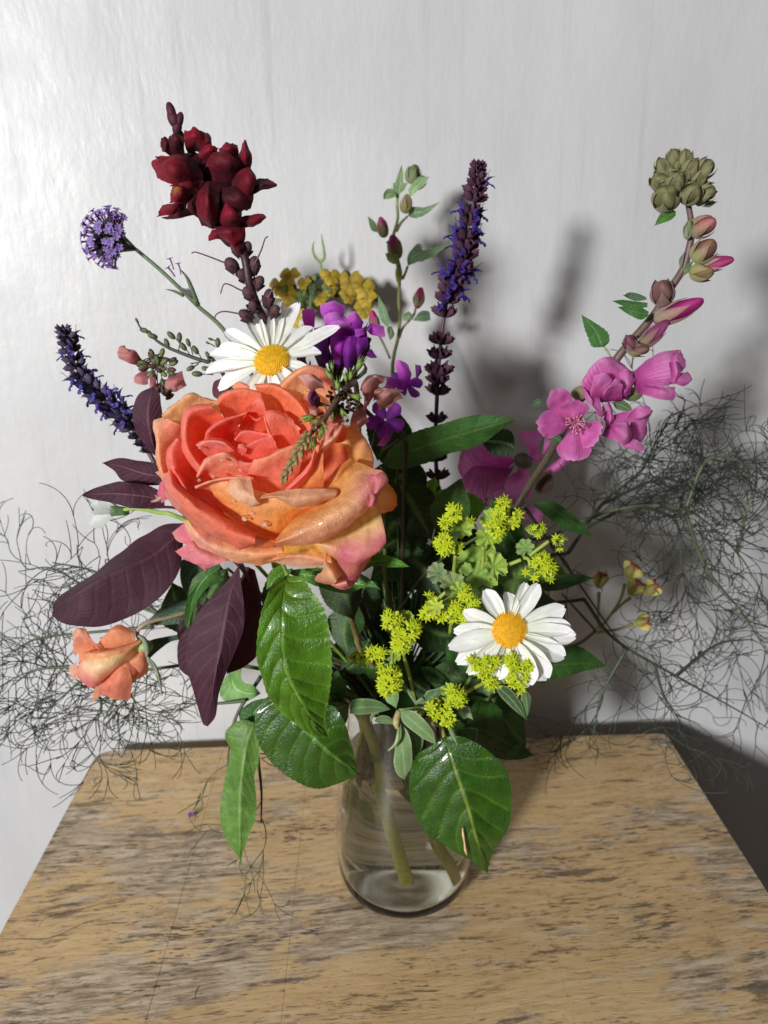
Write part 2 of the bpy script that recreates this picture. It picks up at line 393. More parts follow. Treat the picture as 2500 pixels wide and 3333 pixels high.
chalk = noise(1, 6, mapped(26, 150, 71), .75); ck = ramp(chalk.outputs['Fac'], [(.55, (0,)*3), (.62, (1,)*3)])
c3 = mixc(math2('MULTIPLY', ck.outputs[0], .35), c3, tuple(hx('#DCCCB4')))
# dark scorched smears
sm = noise(1, 5, mapped(12, 75, 33), .8); sf = ramp(sm.outputs['Fac'], [(.57, (0,)*3), (.62, (1,)*3)])
c4 = mixc(math2('MULTIPLY', sf.outputs[0], .7), c3, tuple(hx('#4A3E38')))
blot = noise(1, 3, mapped(60, 90, 41), .6); bf = ramp(blot.outputs['Fac'], [(.70, (0,)*3), (.76, (1,)*3)])
c5 = mixc(math2('MULTIPLY', bf.outputs[0], .6), c4, tuple(hx('#4E3524')))
oi = N.new('ShaderNodeObjectInfo'); tone = ramp(oi.outputs['Random'], [(0, (.95, .95, .955)), (1, (1.0, 1.0, 1.0))])
c6 = mixc(1.0, c5, tone.outputs[0], 'MULTIPLY')
L.new(c6, pr.inputs['Base Color']); pr.inputs['Roughness'].default_value = .5; pr.inputs['Specular IOR Level'].default_value = .4
hh = math2('SUBTRACT', math2('MULTIPLY', grain.outputs['Fac'], .5), math2('MULTIPLY', pf.outputs[0], .6))
bp = N.new('ShaderNodeBump'); bp.inputs['Strength'].default_value = .5; bp.inputs['Distance'].default_value = .0008
L.new(hh, bp.inputs['Height']); L.new(bp.outputs[0], pr.inputs['Normal']); L.new(pr.outputs[0], out.inputs[0])

TX0, TX1, TY1, TY0 = -.262, .283, .6315, -.02
table = thing('side_table', 'worn pale wooden side table under the vase of flowers', 'table', ((TX0+TX1)/2, .3, -.62))
def board(name, pts, z0=-.024, bev=.0006, parent=table):
    # pts: outline in plan, anticlockwise; a chamfered slab
    p = np.array(pts, float); c = p.mean(0); n = len(p)
    def ins(e):
        q = []
        for i in range(n):
            a, b, d = p[i-1], p[i], p[(i+1) % n]
            e1 = (b-a)/np.linalg.norm(b-a); e2 = (d-b)/np.linalg.norm(d-b)
            n1 = np.array([-e1[1], e1[0]]); n2 = np.array([-e2[1], e2[0]])
            k = (n1+n2); k /= max(np.dot(k, n1), .2)
            q.append(b+k*e)
        return q
    V = [(x, y, z0) for x, y in p]+[(x, y, -bev) for x, y in p]+[(x, y, 0) for x, y in ins(bev)]
    F = [tuple(range(n))[::-1]]+[(i, (i+1) % n, n+(i+1) % n, n+i) for i in range(n)]
    F += [(n+i, n+(i+1) % n, 2*n+(i+1) % n, 2*n+i) for i in range(n)]+[tuple(2*n+i for i in range(n))]
    return obj(name, V, F, None, 'weathered_wood', parent, smooth=False)
gp = .00006
def corner(cx, cy, r, a0, a1, k=5): return [(cx+r*cos(a0+(a1-a0)*i/k), cy+r*sin(a0+(a1-a0)*i/k)) for i in range(k+1)]
seams = [TX0, -.143, -.060, .118, .231, TX1]
for i in range(5):
    a, b = seams[i]+(gp if i else 0), seams[i+1]-(gp if i < 4 else 0)
    br = .012 if i == 0 else .0; tr = .010 if i == 5 else 0
    if i == 0: pts = [(a, TY0), (b, TY0), (b, TY1)]+corner(a+.014, TY1-.014, .014, pi/2, pi)
    elif i == 4: pts = [(a, TY0), (b, TY0)]+corner(b-.006, TY1-.006, .006, 0, pi/2)+[(a, TY1)]
    else: pts = [(a, TY0), (b, TY0), (b, TY1), (a, TY1)]
    board('board', pts, bev=.00018 if 0 < i < 4 else .0003)
for x0, x1 in ((TX0+.03, TX1-.03),):
    for y in (TY0+.03, TY1-.05):
        V, F = np.array([(a, b, c) for c in (-.09, -.0245) for b in (y, y+.02) for a in (x0, x1)]), [(0,1,3,2)[::-1], (4,5,7,6), (0,1,5,4), (2,3,7,6)[::-1], (0,2,6,4)[::-1], (1,3,7,5)]
        obj('apron', V, F, None, 'weathered_wood', table, smooth=False)
for x in (TX0+.005, TX1-.045):
    for y in (TY0+.005, TY1-.045):
        V, F = np.array([(x+a, y+b, c) for c in (-.62, -.0247) for b in (0, .04) for a in (0, .04)]), [(0,1,3,2)[::-1], (4,5,7,6), (0,1,5,4), (2,3,7,6)[::-1], (0,2,6,4)[::-1], (1,3,7,5)]
        obj('leg', V, F, None, 'weathered_wood', table, smooth=False)

# ---------------------------------------------------------------- vase and water
def lathe(name, prof, seg, mat, parent, cx, cy, closed=False):
    V = []; 
    for r, z in prof:
        for k in range(seg): a = 2*pi*k/seg; V.append((cx+r*cos(a), cy+r*sin(a), z))
    F = gfaces(len(prof), seg, True)
    if closed: F += [tuple(range(seg))[::-1], tuple((len(prof)-1)*seg+k for k in range(seg))]
    return obj(name, V, F, None, mat, parent)
def clear(name, ior, col, rough, vol=None):
    global nt, N, L
    m, nt, N, L = nmat(name); out = N.new('ShaderNodeOutputMaterial'); pr = N.new('ShaderNodeBsdfPrincipled')
    pr.inputs['Transmission Weight'].default_value = 1; pr.inputs['Roughness'].default_value = rough; pr.inputs['IOR'].default_value = ior; pr.inputs['Base Color'].default_value = (*col, 1)
    L.new(pr.outputs[0], out.inputs[0])
    if vol:
        vs = N.new('ShaderNodeVolumePrincipled'); vs.inputs['Color'].default_value = (*vol[0], 1); vs.inputs['Density'].default_value = vol[1]; L.new(vs.outputs[0], out.inputs['Volume'])
clear('clear_glass', 1.46, (.97, .985, .965), 0.0)
clear('cloudy_water', 1.33, (.93, .945, .82), 0.0)
vase = thing('vase', 'clear rounded glass vase of cloudy water on the wooden table', 'vase', (VX, VY, 0))
VP = [(.0, .0012), (.026, .0008), (.037, .0020), (.0445, .0065), (.0482, .014), (.0496, .025), (.0498, .042), (.0488, .065), (.0468, .085), (.0440, .105), (.0418, .120), (.0402, .135), (.0398, .148), (.0402, .158), (.0412, .1635)]
VP = [tuple(p) for p in cr(VP, 48)]
inner = [(max(r-.0022, 0.0), z+.004 if r < .03 else z+.0035*max(0, 1-(z-.004)/.03)) for r, z in VP]
prof = [(max(r, .0002), z) for r, z in VP]+[(.0408, .1645), (.0398, .1642)]+[(max(r, .0002), z) for r, z in inner[::-1]]
lathe('glass', prof, 72, 'clear_glass', vase, VX, VY, closed=True)
WL = .112
wp = [(max(r-.0006, .0002), z+.0006) for r, z in inner if z < WL-.001]
rl = wp[-1][0]
water = lathe('water', wp+[(rl, WL), (rl*.5, WL-.0006), (.0002, WL-.0006)], 64, 'cloudy_water', vase, VX, VY, closed=True)

for o_ in (vase.children[0], water): o_.cycles.is_caustics_caster = True
for o_ in table.children: o_.cycles.is_caustics_receiver = True
for l_ in bpy.data.lights: l_.cycles.is_caustics_light = True

def on_table(x, y): q = P(x*.7535, 2300+y*.7535, .5); k_ = CAM_H/(CAM_H-q[2]); return np.array([q[0]*k_, q[1]*k_, 0.])
m, nt, N, L = nmat('dark_crack'); out = N.new('ShaderNodeOutputMaterial'); pr = N.new('ShaderNodeBsdfPrincipled'); tc = N.new('ShaderNodeTexCoord')
n1 = noise(90, 3, tc.outputs['Object']); L.new(ramp(n1.outputs['Fac'], [(.35, tuple(hx('#3A2C22'))), (.7, tuple(hx('#7A6450')))]).outputs[0], pr.inputs['Base Color']); pr.inputs['Roughness'].default_value = .8; L.new(pr.outputs[0], out.inputs[0])
for pts, w in (([(-20,1005),(110,1004),(200,1003),(260,985),(340,945),(400,925),(440,915)], .0009), ([(165,950),(190,920),(240,898),(330,880),(400,862),(480,838),(560,826)], .0007), ([(880,1108),(960,1100),(1060,1080)], .0006), ([(840,1265),(850,1225),(866,1205)], .0011)):
    q = cr([on_table(*pt) for pt in pts], 70); tg = np.gradient(q, axis=0); nn = np.c_[-tg[:, 1], tg[:, 0], tg[:, 2]*0]; nn /= np.linalg.norm(nn, axis=1, keepdims=True)
    ww = np.array([w*(.35+.65*sin(pi*k/69))*(.6+.8*abs(mnoise.noise(Vector((k*.31, w*9e3, 0))))) for k in range(70)])[:, None]
    V = np.stack([q-nn*ww*.5, q+np.array([0, 0, .00003]), q+nn*ww*.5], 1).reshape(-1, 3); V[:, 2] += .00012
    obj('crack', V, gfaces(70, 3), None, 'dark_crack', table)
# ---------------------------------------------------------------- the big coral rose
RD = .372
def CW(x, y, w): return C(x, y, RD-w*.001)
def rows(*rs): return [[CW(*p) for p in r] for r in rs]
def rrow(w, *pts): return [(x, y, (w[i] if hasattr(w, '__len__') else w)) for i, (x, y) in enumerate(pts)]
rose = thing('rose', 'large open coral and peach rose with ruffled petals at the front of the bouquet', 'rose', in_vase(-.01, -.01, .02))
DO, CO, CP, PP, PE, YE, CM, MG = '#F2541C', '#F4683C', '#F57C60', '#F4968A', '#F2A66C', '#F3BC52', '#F4D6A0', '#DC5C80'
def petal(rs, cols, **k):
    k.setdefault('wrinkle', .0005)
    k.setdefault('seed', len(WM)); k.setdefault('nc', 36) if 'nc' not in k else None; k.setdefault('rag', .0008); return sheet('petal', rows(*rs), [(hx(c_)*.70+hx('#FFCE90')*.30 if hx(c_)[1] > hx('#909090')[1] else hx(c_)*.80+hx('#FFB8A8')*.20) for c_ in cols], rose, **k)
def tn(x, y, w, r, c, a=.8): return (CW(x, y, w), r*.08*.001, c, a)
# outer back petals
petal([rrow(-30, (650,760),(680,770),(700,780),(730,770)), rrow(-24, (500,700),(700,900),(900,780),(800,560)), rrow(-16, (420,900),(620,1090),(980,900),(1060,600))], ['#E87030','#EE7C38','#F08848'], nr=20)
petal([rrow(-30, (700,700),(720,720),(740,740)), rrow(-20, (880,480),(980,600),(1000,780)), rrow(-14, (1000,420),(1120,600),(1180,820))], ['#E87030','#EC6C28','#EE7838'], nr=20)
petal([rrow(-24, (350,600),(385,590),(420,580),(460,570),(500,560)), rrow(-12, (190,480),(255,430),(330,410),(410,400),(490,400)),
       rrow((-5,-4,-3,-6,-9), (150,385),(215,322),(290,260),(400,270),(530,312)), rrow(-9, (150,380),(213,318),(290,257),(400,266),(530,308))],
      [YE, '#EDB068', '#E4AE80', '#DDA684'], wrinkle=.0014, edge='#C99A78')
petal([rrow(-24, (900,520),(940,530),(980,540),(1020,550),(1060,560)), rrow(-10, (860,340),(920,310),(980,300),(1060,310),(1120,350)),
       rrow((0,4,6,4,-2), (835,240),(900,165),(1010,95),(1120,135),(1175,260)), rrow(-4, (812,232),(885,145),(1010,70),(1135,105),(1192,255))],
      ['#EDA050', '#F2B47C', '#F3AC88', '#F29684'], wrinkle=.0005, tints=[tn(1120,110,0,180,'#F07880',.7)])
petal([rrow(-16, (960,420),(1000,400),(1060,400),(1110,420)), rrow(-4, (955,330),(1000,300),(1070,300),(1130,330)), rrow(2, (985,250),(1010,235),(1090,290),(1150,400)), rrow(-2,(975,245),(1010,228),(1100,285),(1165,400))],
      ['#E8905C', '#F0AA84', '#F2B59A', '#F0A890'])
petal([rrow(-22, (1050,650),(1060,700),(1080,750),(1090,800),(1100,850)), rrow(-12, (1170,520),(1220,560),(1250,620),(1260,700),(1250,780)),
       rrow((-8,-8,-8,-8,-8), (1240,440),(1320,475),(1375,560),(1400,660),(1395,760)), rrow(-13, (1240,434),(1325,468),(1382,555),(1408,660),(1402,765))],
      ['#E8802C', '#EC9848', '#E8985A', '#D98A60'], wrinkle=.0007)
petal([rrow(-18, (1200,800),(1210,840),(1220,880),(1230,910),(1240,940)), rrow(-10, (1350,760),(1390,800),(1410,860),(1400,920),(1350,960)),
       rrow(-12, (1440,738),(1520,800),(1555,885),(1510,950),(1400,965))], ['#F0A848', '#F2A85C', '#E88848'], edge='#D8763C')
# lower right petal, folded down
petal([rrow(-6, (900,1050),(1000,1030),(1150,980),(1300,930),(1400,900),(1440,880)), rrow((4,4,5,5,4,2), (1000,1120),(1120,1110),(1250,1080),(1350,1040),(1420,1000),(1455,960)),
       rrow((10,12,14,14,12,10), (1040,1135),(1130,1160),(1240,1200),(1330,1208),(1430,1185),(1487,1130)), rrow((4,5,7,8,6,4), (1060,1170),(1150,1240),(1230,1290),(1310,1290),(1375,1240),(1440,1185)),
       rrow((-2,0,2,0,-2,-4), (1110,1230),(1160,1340),(1235,1412),(1290,1385),(1335,1320),(1375,1225))],
      ['#EBA850', '#F4D284', '#F0A8A0', '#C8705C', '#B04858'], nr=40, nc=40, wrinkle=.0009,
      tints=[tn(1240,1210,14,150,'#E0608C',.8), tn(1420,1170,10,150,'#D8507C',.7), tn(1470,1130,10,70,'#C84870',.7), tn(1090,1130,6,170,'#F6DC7C',.8)], edge='#C85C74')
# yellow bottom petal with a lip, and its curled end
petal([rrow(4, (860,1150),(920,1145),(1000,1140),(1080,1150),(1120,1160)), rrow(9, (850,1195),(940,1190),(1020,1185),(1100,1195),(1150,1210)),
       rrow(13, (800,1243),(900,1222),(1000,1225),(1090,1240),(1160,1255)), rrow(6, (808,1252),(880,1268),(960,1282),(1112,1278),(1165,1272))],
      [YE, '#F4BC3C', '#F2A890', '#F6CDBC'], wrinkle=.0009, tints=[tn(980,1190,9,30,'#4A2A20',.8), tn(1010,1180,9,22,'#4A2A20',.8)])
petal([rrow(6, (1080,1160),(1125,1170),(1165,1220),(1200,1270),(1215,1330)), rrow(12, (1110,1230),(1130,1230),(1160,1270),(1185,1310),(1200,1350)), rrow(14, (1112,1270),(1125,1280),(1145,1310),(1165,1345),(1185,1372)),
       rrow(9, (1100,1310),(1110,1320),(1115,1340),(1140,1370),(1175,1388)), rrow(5, (1078,1330),(1062,1352),(1080,1375),(1120,1392),(1170,1396))],
      ['#F0C060', '#E8B07C', '#E8B490', '#D99C80', '#C08068'], wrinkle=.001, tints=[tn(1200,1290,8,60,'#5A3018',.5)])
petal([rrow(2, (1150,1370),(1190,1360),(1240,1350)), rrow(8, (1160,1392),(1205,1385),(1250,1375)), rrow(5, (1180,1405),(1220,1418),(1262,1402))], ['#D8907C','#F0A8A8','#D8507C'])
# bottom left outer petal and its crimson tips
petal([rrow(2, (330,960),(450,1080),(600,1130),(750,1140),(870,1140)), rrow(9, (300,1010),(400,1130),(560,1190),(720,1205),(865,1195)), rrow((2,4,4,2,0), (262,985),(345,1140),(500,1225),(690,1266),(862,1252))],
      ['#F3B470', '#F3B898', '#EE9C84'], wrinkle=.0012, tints=[tn(280,980,5,130,'#F2DC9C',.9), tn(380,1150,8,170,'#F2B0A8',.8), tn(780,1200,4,200,'#F09C58',.7)])
petal([rrow(0, (310,1000),(335,1060),(360,1120)), rrow(0, (260,1030),(285,1090),(320,1140)), rrow(-4, (200,1080),(238,1128),(292,1150)), rrow(-8, (204,1070),(240,1110),(295,1140))], ['#F2B8A0', '#E4688C', '#EE94A4','#C8406C'], wrinkle=.0008)
petal([rrow(0, (350,1115),(450,1195),(600,1235)), rrow(4, (300,1140),(390,1215),(500,1258)), rrow(2, (225,1188),(300,1245),(440,1282)), rrow(-3, (222,1186),(300,1238),(440,1270))], ['#F2A8A0', '#EE8C98', '#E8809C', '#D8587C'], wrinkle=.0009)
petal([rrow(0, (380,1220),(430,1240),(480,1250)), rrow(0, (350,1265),(390,1275),(440,1280)), rrow(-2, (372,1280),(400,1302),(412,1285))], ['#EE8C98', '#E88090', '#E07080'])
# left outer petals
petal([rrow(-20, (380,490),(350,560),(340,640),(330,700),(320,780)), rrow(-6, (250,430),(200,500),(190,580),(185,660),(200,760)), rrow((-6,-2,0,0,0), (165,388),(120,460),(118,560),(130,660),(162,760)),
       rrow(-8, (150,380),(86,412),(104,540),(110,650),(150,765))], ['#E8703C', '#F09070', '#F0A48C', '#F2BC9C'], wrinkle=.0009)
petal([rrow(-12, (360,640),(340,700),(330,760),(320,840)), rrow(-4, (200,640),(190,700),(190,780),(200,850)), rrow(-6, (108,590),(118,660),(145,745),(165,830)), ], ['#E86840', '#F0927C', '#F4CBA0'], wrinkle=.0008, edge='#F4D8B0')
petal([rrow(-8, (230,690),(220,730),(210,780)), rrow(-4, (150,700),(150,740),(160,790)), rrow(-6, (103,712),(130,742),(150,760))], ['#F0907C','#EE8C88','#F0A8A0'])
petal([rrow(-14, (260,740),(250,800),(240,850)), rrow(-10, (160,760),(150,820),(170,880)), rrow(-12, (130,780),(117,845),(140,900))], ['#E86070','#E0648C','#D8588C'])
# rolled petal at the left
petal([rrow((-4,-12,-14,-12,-8), (600,470),(540,560),(520,600),(520,650),(500,760)), rrow((4,-2,-2,0,2), (500,370),(410,430),(385,520),(400,620),(450,740)), rrow((8,10,12,12,10), (440,320),(325,355),(288,450),(300,570),(390,710)),
       rrow((2,4,6,6,4), (450,298),(300,322),(256,448),(268,590),(370,735)), rrow(-4, (455,300),(310,335),(268,460),(290,600),(380,750))],
      ['#F04010', '#F4581C', '#F5785C', '#F38474', '#EE7864'], nr=34)
petal([rrow((-6,-8,-8,-6,2), (420,640),(440,720),(470,800),(520,880),(600,1000)), rrow(2, (310,580),(300,670),(330,760),(400,850),(510,950)), rrow(10, (238,514),(200,590),(220,700),(300,810),(540,985)),
       rrow(4, (225,508),(168,598),(190,725),(280,830),(545,1000)), rrow(-2, (230,520),(180,610),(200,740),(290,850),(545,1010))], ['#F03C10', '#F2501C', '#F4705C', '#F28070', '#EE7464'], nr=34)
petal([rrow(2, (330,760),(400,850),(470,920),(560,1000)), rrow(8, (250,700),(330,820),(420,900),(545,985)), rrow(14, (215,690),(290,815),(400,905),(548,990)), rrow(10, (205,700),(285,830),(395,925),(540,1005))], ['#F04818','#F25C34','#F4705C','#F07868'])
# big roll, lower left
petal([rrow((0,4,8,10,10,8), (230,680),(290,790),(400,890),(560,1000),(700,1070),(860,1100)), rrow((8,16,20,22,22,16), (190,690),(230,790),(350,890),(490,985),(640,1065),(850,1130)),
       rrow((8,18,24,25,24,14), (172,715),(200,800),(320,920),(460,1030),(610,1095),(820,1145)), rrow((4,12,16,18,16,8), (150,720),(165,815),(265,945),(430,1075),(590,1130),(810,1165)),
       rrow((-4,2,4,6,4,2), (150,740),(160,840),(260,965),(430,1090),(590,1150),(800,1180))], ['#F2581C', '#F3683C', '#F47A54', '#F08C70', '#EE8C70'], nr=40, nc=44, wrinkle=.0008, mat='petal_wet',
      tints=[tn(180,820,14,120,'#F08890',.6), tn(780,1130,16,200,'#F3862C',.7)])
petal([rrow(20, (550,1010),(620,1040),(710,1075)), rrow(27, (525,1055),(600,1080),(700,1110)), rrow(26, (530,1100),(605,1130),(700,1140)), rrow(20, (560,1145),(605,1176),(680,1160))], ['#F37038', '#F57850', '#F2805C', '#EE7860'], nc=20)
# top petals
petal([rrow(-8, (600,230),(630,235),(680,235)), rrow(-8, (565,205),(610,177),(668,205)),  rrow(-11, (563,200),(610,173),(670,200))], ['#F07850', '#F5947C', '#F2A088'])
petal([rrow((-10,-12,-12,-12,-10), (560,460),(610,430),(670,420),(730,410),(790,420)), rrow((-4,-2,-2,0,0), (500,360),(550,320),(610,300),(680,300),(750,310)), rrow((2,3,4,3,2), (478,300),(510,255),(570,228),(650,216),(735,240)),
       rrow(-4, (466,300),(500,245),(565,218),(650,208),(745,236))], ['#F24C14', '#F46C3C', '#F5845C', '#F39680'], wrinkle=.0008)
petal([rrow(0, (640,360),(680,375),(730,385),(775,385)), rrow(6, (650,330),(690,325),(730,330),(765,345)), rrow(7, (690,300),(708,280),(735,275),(752,290)), rrow(3, (722,252),(730,245),(738,240),(744,245))], ['#F4683C', '#F4785C', '#F5887C', '#F39888'])
petal([rrow((-10,-12,-14,-12,-8), (790,430),(840,450),(900,500),(960,560),(1010,620)), rrow((-6,-8,-8,-8,-4), (740,300),(820,320),(900,390),(970,480),(1020,560)), rrow((2,3,4,4,2), (702,200),(830,208),(945,290),(1015,395),(1048,500)),
       rrow(-3, (692,186),(840,186),(968,275),(1038,385),(1072,505))], ['#EE4810', '#F4702C', '#F58854', '#F4A080'], nr=32)
petal([rrow((2,0,-2,0), (845,588),(890,600),(950,600),(1020,590)), rrow((8,6,4,2), (805,490),(860,480),(930,500),(990,530)), rrow((9,8,6,4), (765,390),(830,370),(900,410),(965,470)), rrow(5, (752,352),(825,345),(905,385),(975,455))],
      ['#F25428', '#F46840', '#F47450', '#F58C70'], edge='#F7A898')
petal([rrow(4, (855,585),(835,560),(815,520),(790,460),(770,400)), rrow(9, (845,586),(822,545),(798,500),(774,440),(758,380)), rrow(6, (838,580),(812,545),(788,500),(764,440),(750,375))], ['#F4704C', '#F8A088', '#F59078'])
# inside of the cup
petal([rrow((-10,-14,-14,-12), (660,520),(630,560),(600,600),(580,640)), rrow((0,-2,-2,0), (600,430),(550,470),(520,520),(520,570)), rrow((9,10,11,9), (650,362),(515,408),(430,470),(405,520)), rrow((5,6,6,5), (655,350),(500,395),(408,465),(404,540)), rrow(0, (660,352),(505,402),(415,470),(412,545))],
      ['#EE3408', '#F2481C', '#F5705C', '#F38070', '#EE7060'], nr=32)
petal([rrow(-14, (600,560),(680,570),(780,570)), rrow(-12, (590,470),(690,450),(800,480)), rrow(-4, (640,385),(700,375),(765,385)), rrow(2, (645,360),(705,350),(760,370))], ['#EE3408', '#F04010', '#F24C1C', '#F46C50'])
petal([rrow(2, (640,350),(700,385),(755,375)), rrow(6, (660,365),(710,400),(745,385)), rrow(4, (690,400),(712,412),(735,395))], ['#F4785C','#F4705C','#F26048'], nc=14, nr=14)
petal([rrow(-2, (600,610),(660,600),(760,610)), rrow(3, (590,560),(650,520),(745,515)), rrow(6, (578,520),(642,470),(792,490)), rrow(3, (575,510),(640,460),(795,480))], ['#F04818', '#F46C50', '#F57C6C', '#F39084'], nc=20)
petal([rrow(4, (640,660),(740,660),(845,600)), rrow(10, (625,610),(720,580),(835,565)), rrow(13, (590,590),(700,532),(803,494)), rrow(10, (592,582),(700,524),(806,488))], ['#F2582C', '#F46C54', '#F5786C', '#F59488'], nc=20)
petal([rrow(12, (590,605),(605,600),(640,610)), rrow(15, (592,580),(615,565),(650,580)), rrow(13, (600,545),(625,540),(655,560))], ['#E85040','#F57C70','#F59488'], nc=10, nr=12)
petal([rrow((2,2,2,2), (480,660),(570,660),(650,650),(720,650)), rrow((8,8,8,8), (400,605),(470,592),(540,595),(620,612)), rrow((13,14,14,12), (352,556),(425,530),(520,542),(582,596)), rrow(9, (342,548),(422,514),(530,526),(592,590))],
      ['#F04C24', '#F48070', '#F49084', '#F4A398'], wrinkle=.0007)
petal([rrow(4, (480,790),(560,780),(640,770),(730,740)), rrow((10,12,12,10), (410,720),(470,685),(560,680),(640,690)), rrow((14,17,18,14), (356,740),(418,642),(520,606),(606,655)), rrow((10,13,14,11), (346,752),(405,628),(522,592),(616,650))],
      ['#F2582C', '#F49484', '#F5A49C', '#F6B6AC'], wrinkle=.0007, tints=[tn(390,730,12,60,'#F2583C',.7)])
petal([rrow(8, (600,740),(640,760),(700,760)), rrow(14, (610,690),(650,700),(705,710)), rrow(16, (605,650),(655,660),(710,655)), rrow(12, (605,640),(655,650),(712,643))], ['#F2684C', '#F4806C', '#F38C7C', '#F5A094'], nc=14, wrinkle=.001)
petal([rrow(6, (700,815),(760,835),(830,830),(900,805),(960,745)), rrow(13, (660,730),(740,725),(820,705),(900,675),(980,650)), rrow((16,18,19,18,15), (690,650),(740,640),(805,615),(888,578),(985,548)), rrow(14, (690,640),(738,628),(800,602),(885,562),(990,535))],
      ['#F2683C', '#F28468', '#F19480', '#F4A492'], wrinkle=.0009, nc=34)
petal([rrow(12, (440,830),(540,800),(640,780),(720,790)), rrow(19, (350,800),(445,762),(560,742),(690,742)), rrow(21, (343,808),(440,770),(560,750),(690,752)), rrow(17, (345,812),(440,788),(560,765),(690,765))], ['#F0805C', '#F69484', '#F5A898', '#F09078'], nc=28)
# big inner front petal, cream folded lobe and dusky lip
petal([rrow((2,4,6,8,6,2), (480,890),(580,1000),(700,1085),(810,1108),(880,1080),(1010,960)), rrow((12,13,14,15,14,10), (450,840),(570,900),(710,985),(820,985),(910,955),(1060,920)), rrow((16,17,19,19,18,14), (425,800),(550,820),(680,900),(800,900),(950,890),(1150,880)), rrow((17,18,19,19,18,14), (430,778),(560,762),(680,800),(790,850),(950,842),(1180,835))],
      ['#F0842C', '#F4A454', '#F4B678', '#F3B684'], nr=36, nc=40, wrinkle=.0006, tints=[tn(480,800,17,120,'#F4BC88',.6), tn(900,1020,12,160,'#F4A03C',.7)])
petal([rrow(19, (545,755),(600,730),(670,740)), rrow(24, (528,800),(600,780),(690,815)), rrow(27, (560,850),(630,850),(700,870)), rrow(24, (600,885),(660,905),(730,900)), rrow(19, (640,890),(680,918),(735,898))], ['#F0B494', '#F4CBB0', '#F5D6BC', '#F8E0C4', '#F2C8A8'], nc=24, wrinkle=.0008)
petal([rrow((20,22,22,22,18), (690,862),(790,838),(900,818),(1050,810),(1192,818)), rrow((24,28,28,27,21), (720,874),(820,858),(905,865),(1030,868),(1190,842)), rrow((22,25,26,24,18), (740,872),(825,868),(895,902),(985,922),(1170,870)), rrow((18,20,21,19,15), (740,868),(825,866),(900,898),(990,915),(1165,872))],
      ['#EFC8A8', '#DDB294', '#C89C88', '#D8A890'], nc=40, wrinkle=.0007)
# right of the cup
petal([rrow(6, (890,830),(960,838),(1040,835),(1112,822)), rrow(11, (960,760),(1020,770),(1070,760),(1112,735)), rrow(13, (1030,660),(1060,650),(1085,648),(1110,640)), rrow(12, (1066,560),(1080,550),(1095,552),(1112,575))], ['#F2903C', '#F39248', '#F08848', '#F09468'])
petal([rrow(12, (905,832),(985,780),(1045,700),(1075,600)), rrow(18, (885,830),(970,760),(1035,680),(1066,570)), rrow(16, (868,826),(955,740),(1022,660),(1056,556))], ['#F4907C', '#F47C74', '#F2847C'], nc=24)
petal([rrow(-4, (1010,860),(1080,870),(1150,860),(1230,800)), rrow(-10, (1060,700),(1120,700),(1180,690),(1250,660)), rrow(-6, (1090,570),(1130,550),(1190,540),(1265,570))], ['#F08428', '#E8641C', '#E87838'])
petal([rrow(4, (1095,520),(1120,460),(1170,430),(1225,420)), rrow(12, (1100,545),(1150,500),(1190,465),(1228,425)), rrow(13, (1085,580),(1140,545),(1190,500),(1225,440)), rrow(6, (1100,600),(1145,560),(1195,510),(1230,440))], ['#F09088', '#F4ACA4', '#F5B8AC', '#E88C78'], nc=20, wrinkle=.0006)
petal([rrow(4, (1222,422),(1248,440),(1254,485),(1240,520)), rrow(-2, (1205,450),(1220,480),(1225,510),(1215,535)), rrow(4, (1190,500),(1180,530),(1165,545),(1150,545)), rrow(9, (1225,438),(1200,490),(1170,525),(1145,545))], ['#F49078', '#F0642C', '#F2703C', '#F58C70'], nc=16)
petal([rrow(-12, (1150,330),(1200,380),(1240,430),(1250,460)), rrow(-8, (1090,400),(1120,440),(1150,480),(1170,510)), rrow(-6, (1040,430),(1060,470),(1080,520),(1090,560))], ['#E88C6C','#F08C60','#F07C50'], nc=14)
# the great rolled petal at the right
petal([rrow((6,4,4,2,0,-2,-2), (850,1100),(900,1040),(970,960),(1070,880),(1130,790),(1180,700),(1270,630)), rrow((16,15,14,12,10,8,6), (830,1112),(880,1050),(965,985),(1100,905),(1190,800),(1250,710),(1330,655)),
       rrow((24,27,28,27,25,22,18), (826,1125),(925,1065),(1030,1010),(1160,945),(1270,860),(1340,760),(1410,690)), rrow((26,30,31,30,28,26,22), (822,1138),(935,1105),(1055,1070),(1195,1005),(1320,920),(1400,820),(1465,705)),
       rrow((18,20,21,21,20,19,16), (828,1152),(940,1154),(1085,1138),(1225,1062),(1355,955),(1440,870),(1495,742)), rrow((8,8,8,8,8,8,8), (840,1140),(950,1142),(1090,1110),(1220,1030),(1340,930),(1420,850),(1475,750))],
      ['#F2942C', '#F4A848', '#F3B47C', '#F1AC90', '#EC9C8C', '#E89080'], nr=48, nc=64, wrinkle=.0009, mat='petal_wet',
      tints=[tn(1440,790,22,150,'#D0507C',.85), tn(1390,860,22,120,'#DC7088',.7), tn(1300,800,25,130,'#C48068',.45), tn(840,1130,26,90,'#F0905C',.6), tn(1480,740,20,38,'#F4E0A8',.9), tn(1440,870,22,36,'#F4DCB0',.8)], ruffle=.0)
petal([rrow(22, (1380,730),(1400,780),(1400,830)), rrow(27, (1420,735),(1440,785),(1425,840)), rrow(24, (1462,708),(1490,755),(1462,800)), rrow(18, (1488,728),(1497,765),(1470,790))], ['#E08894', '#DC7490', '#F0A0A8', '#F4E4B8'], nc=16, nr=16, wrinkle=.0012)
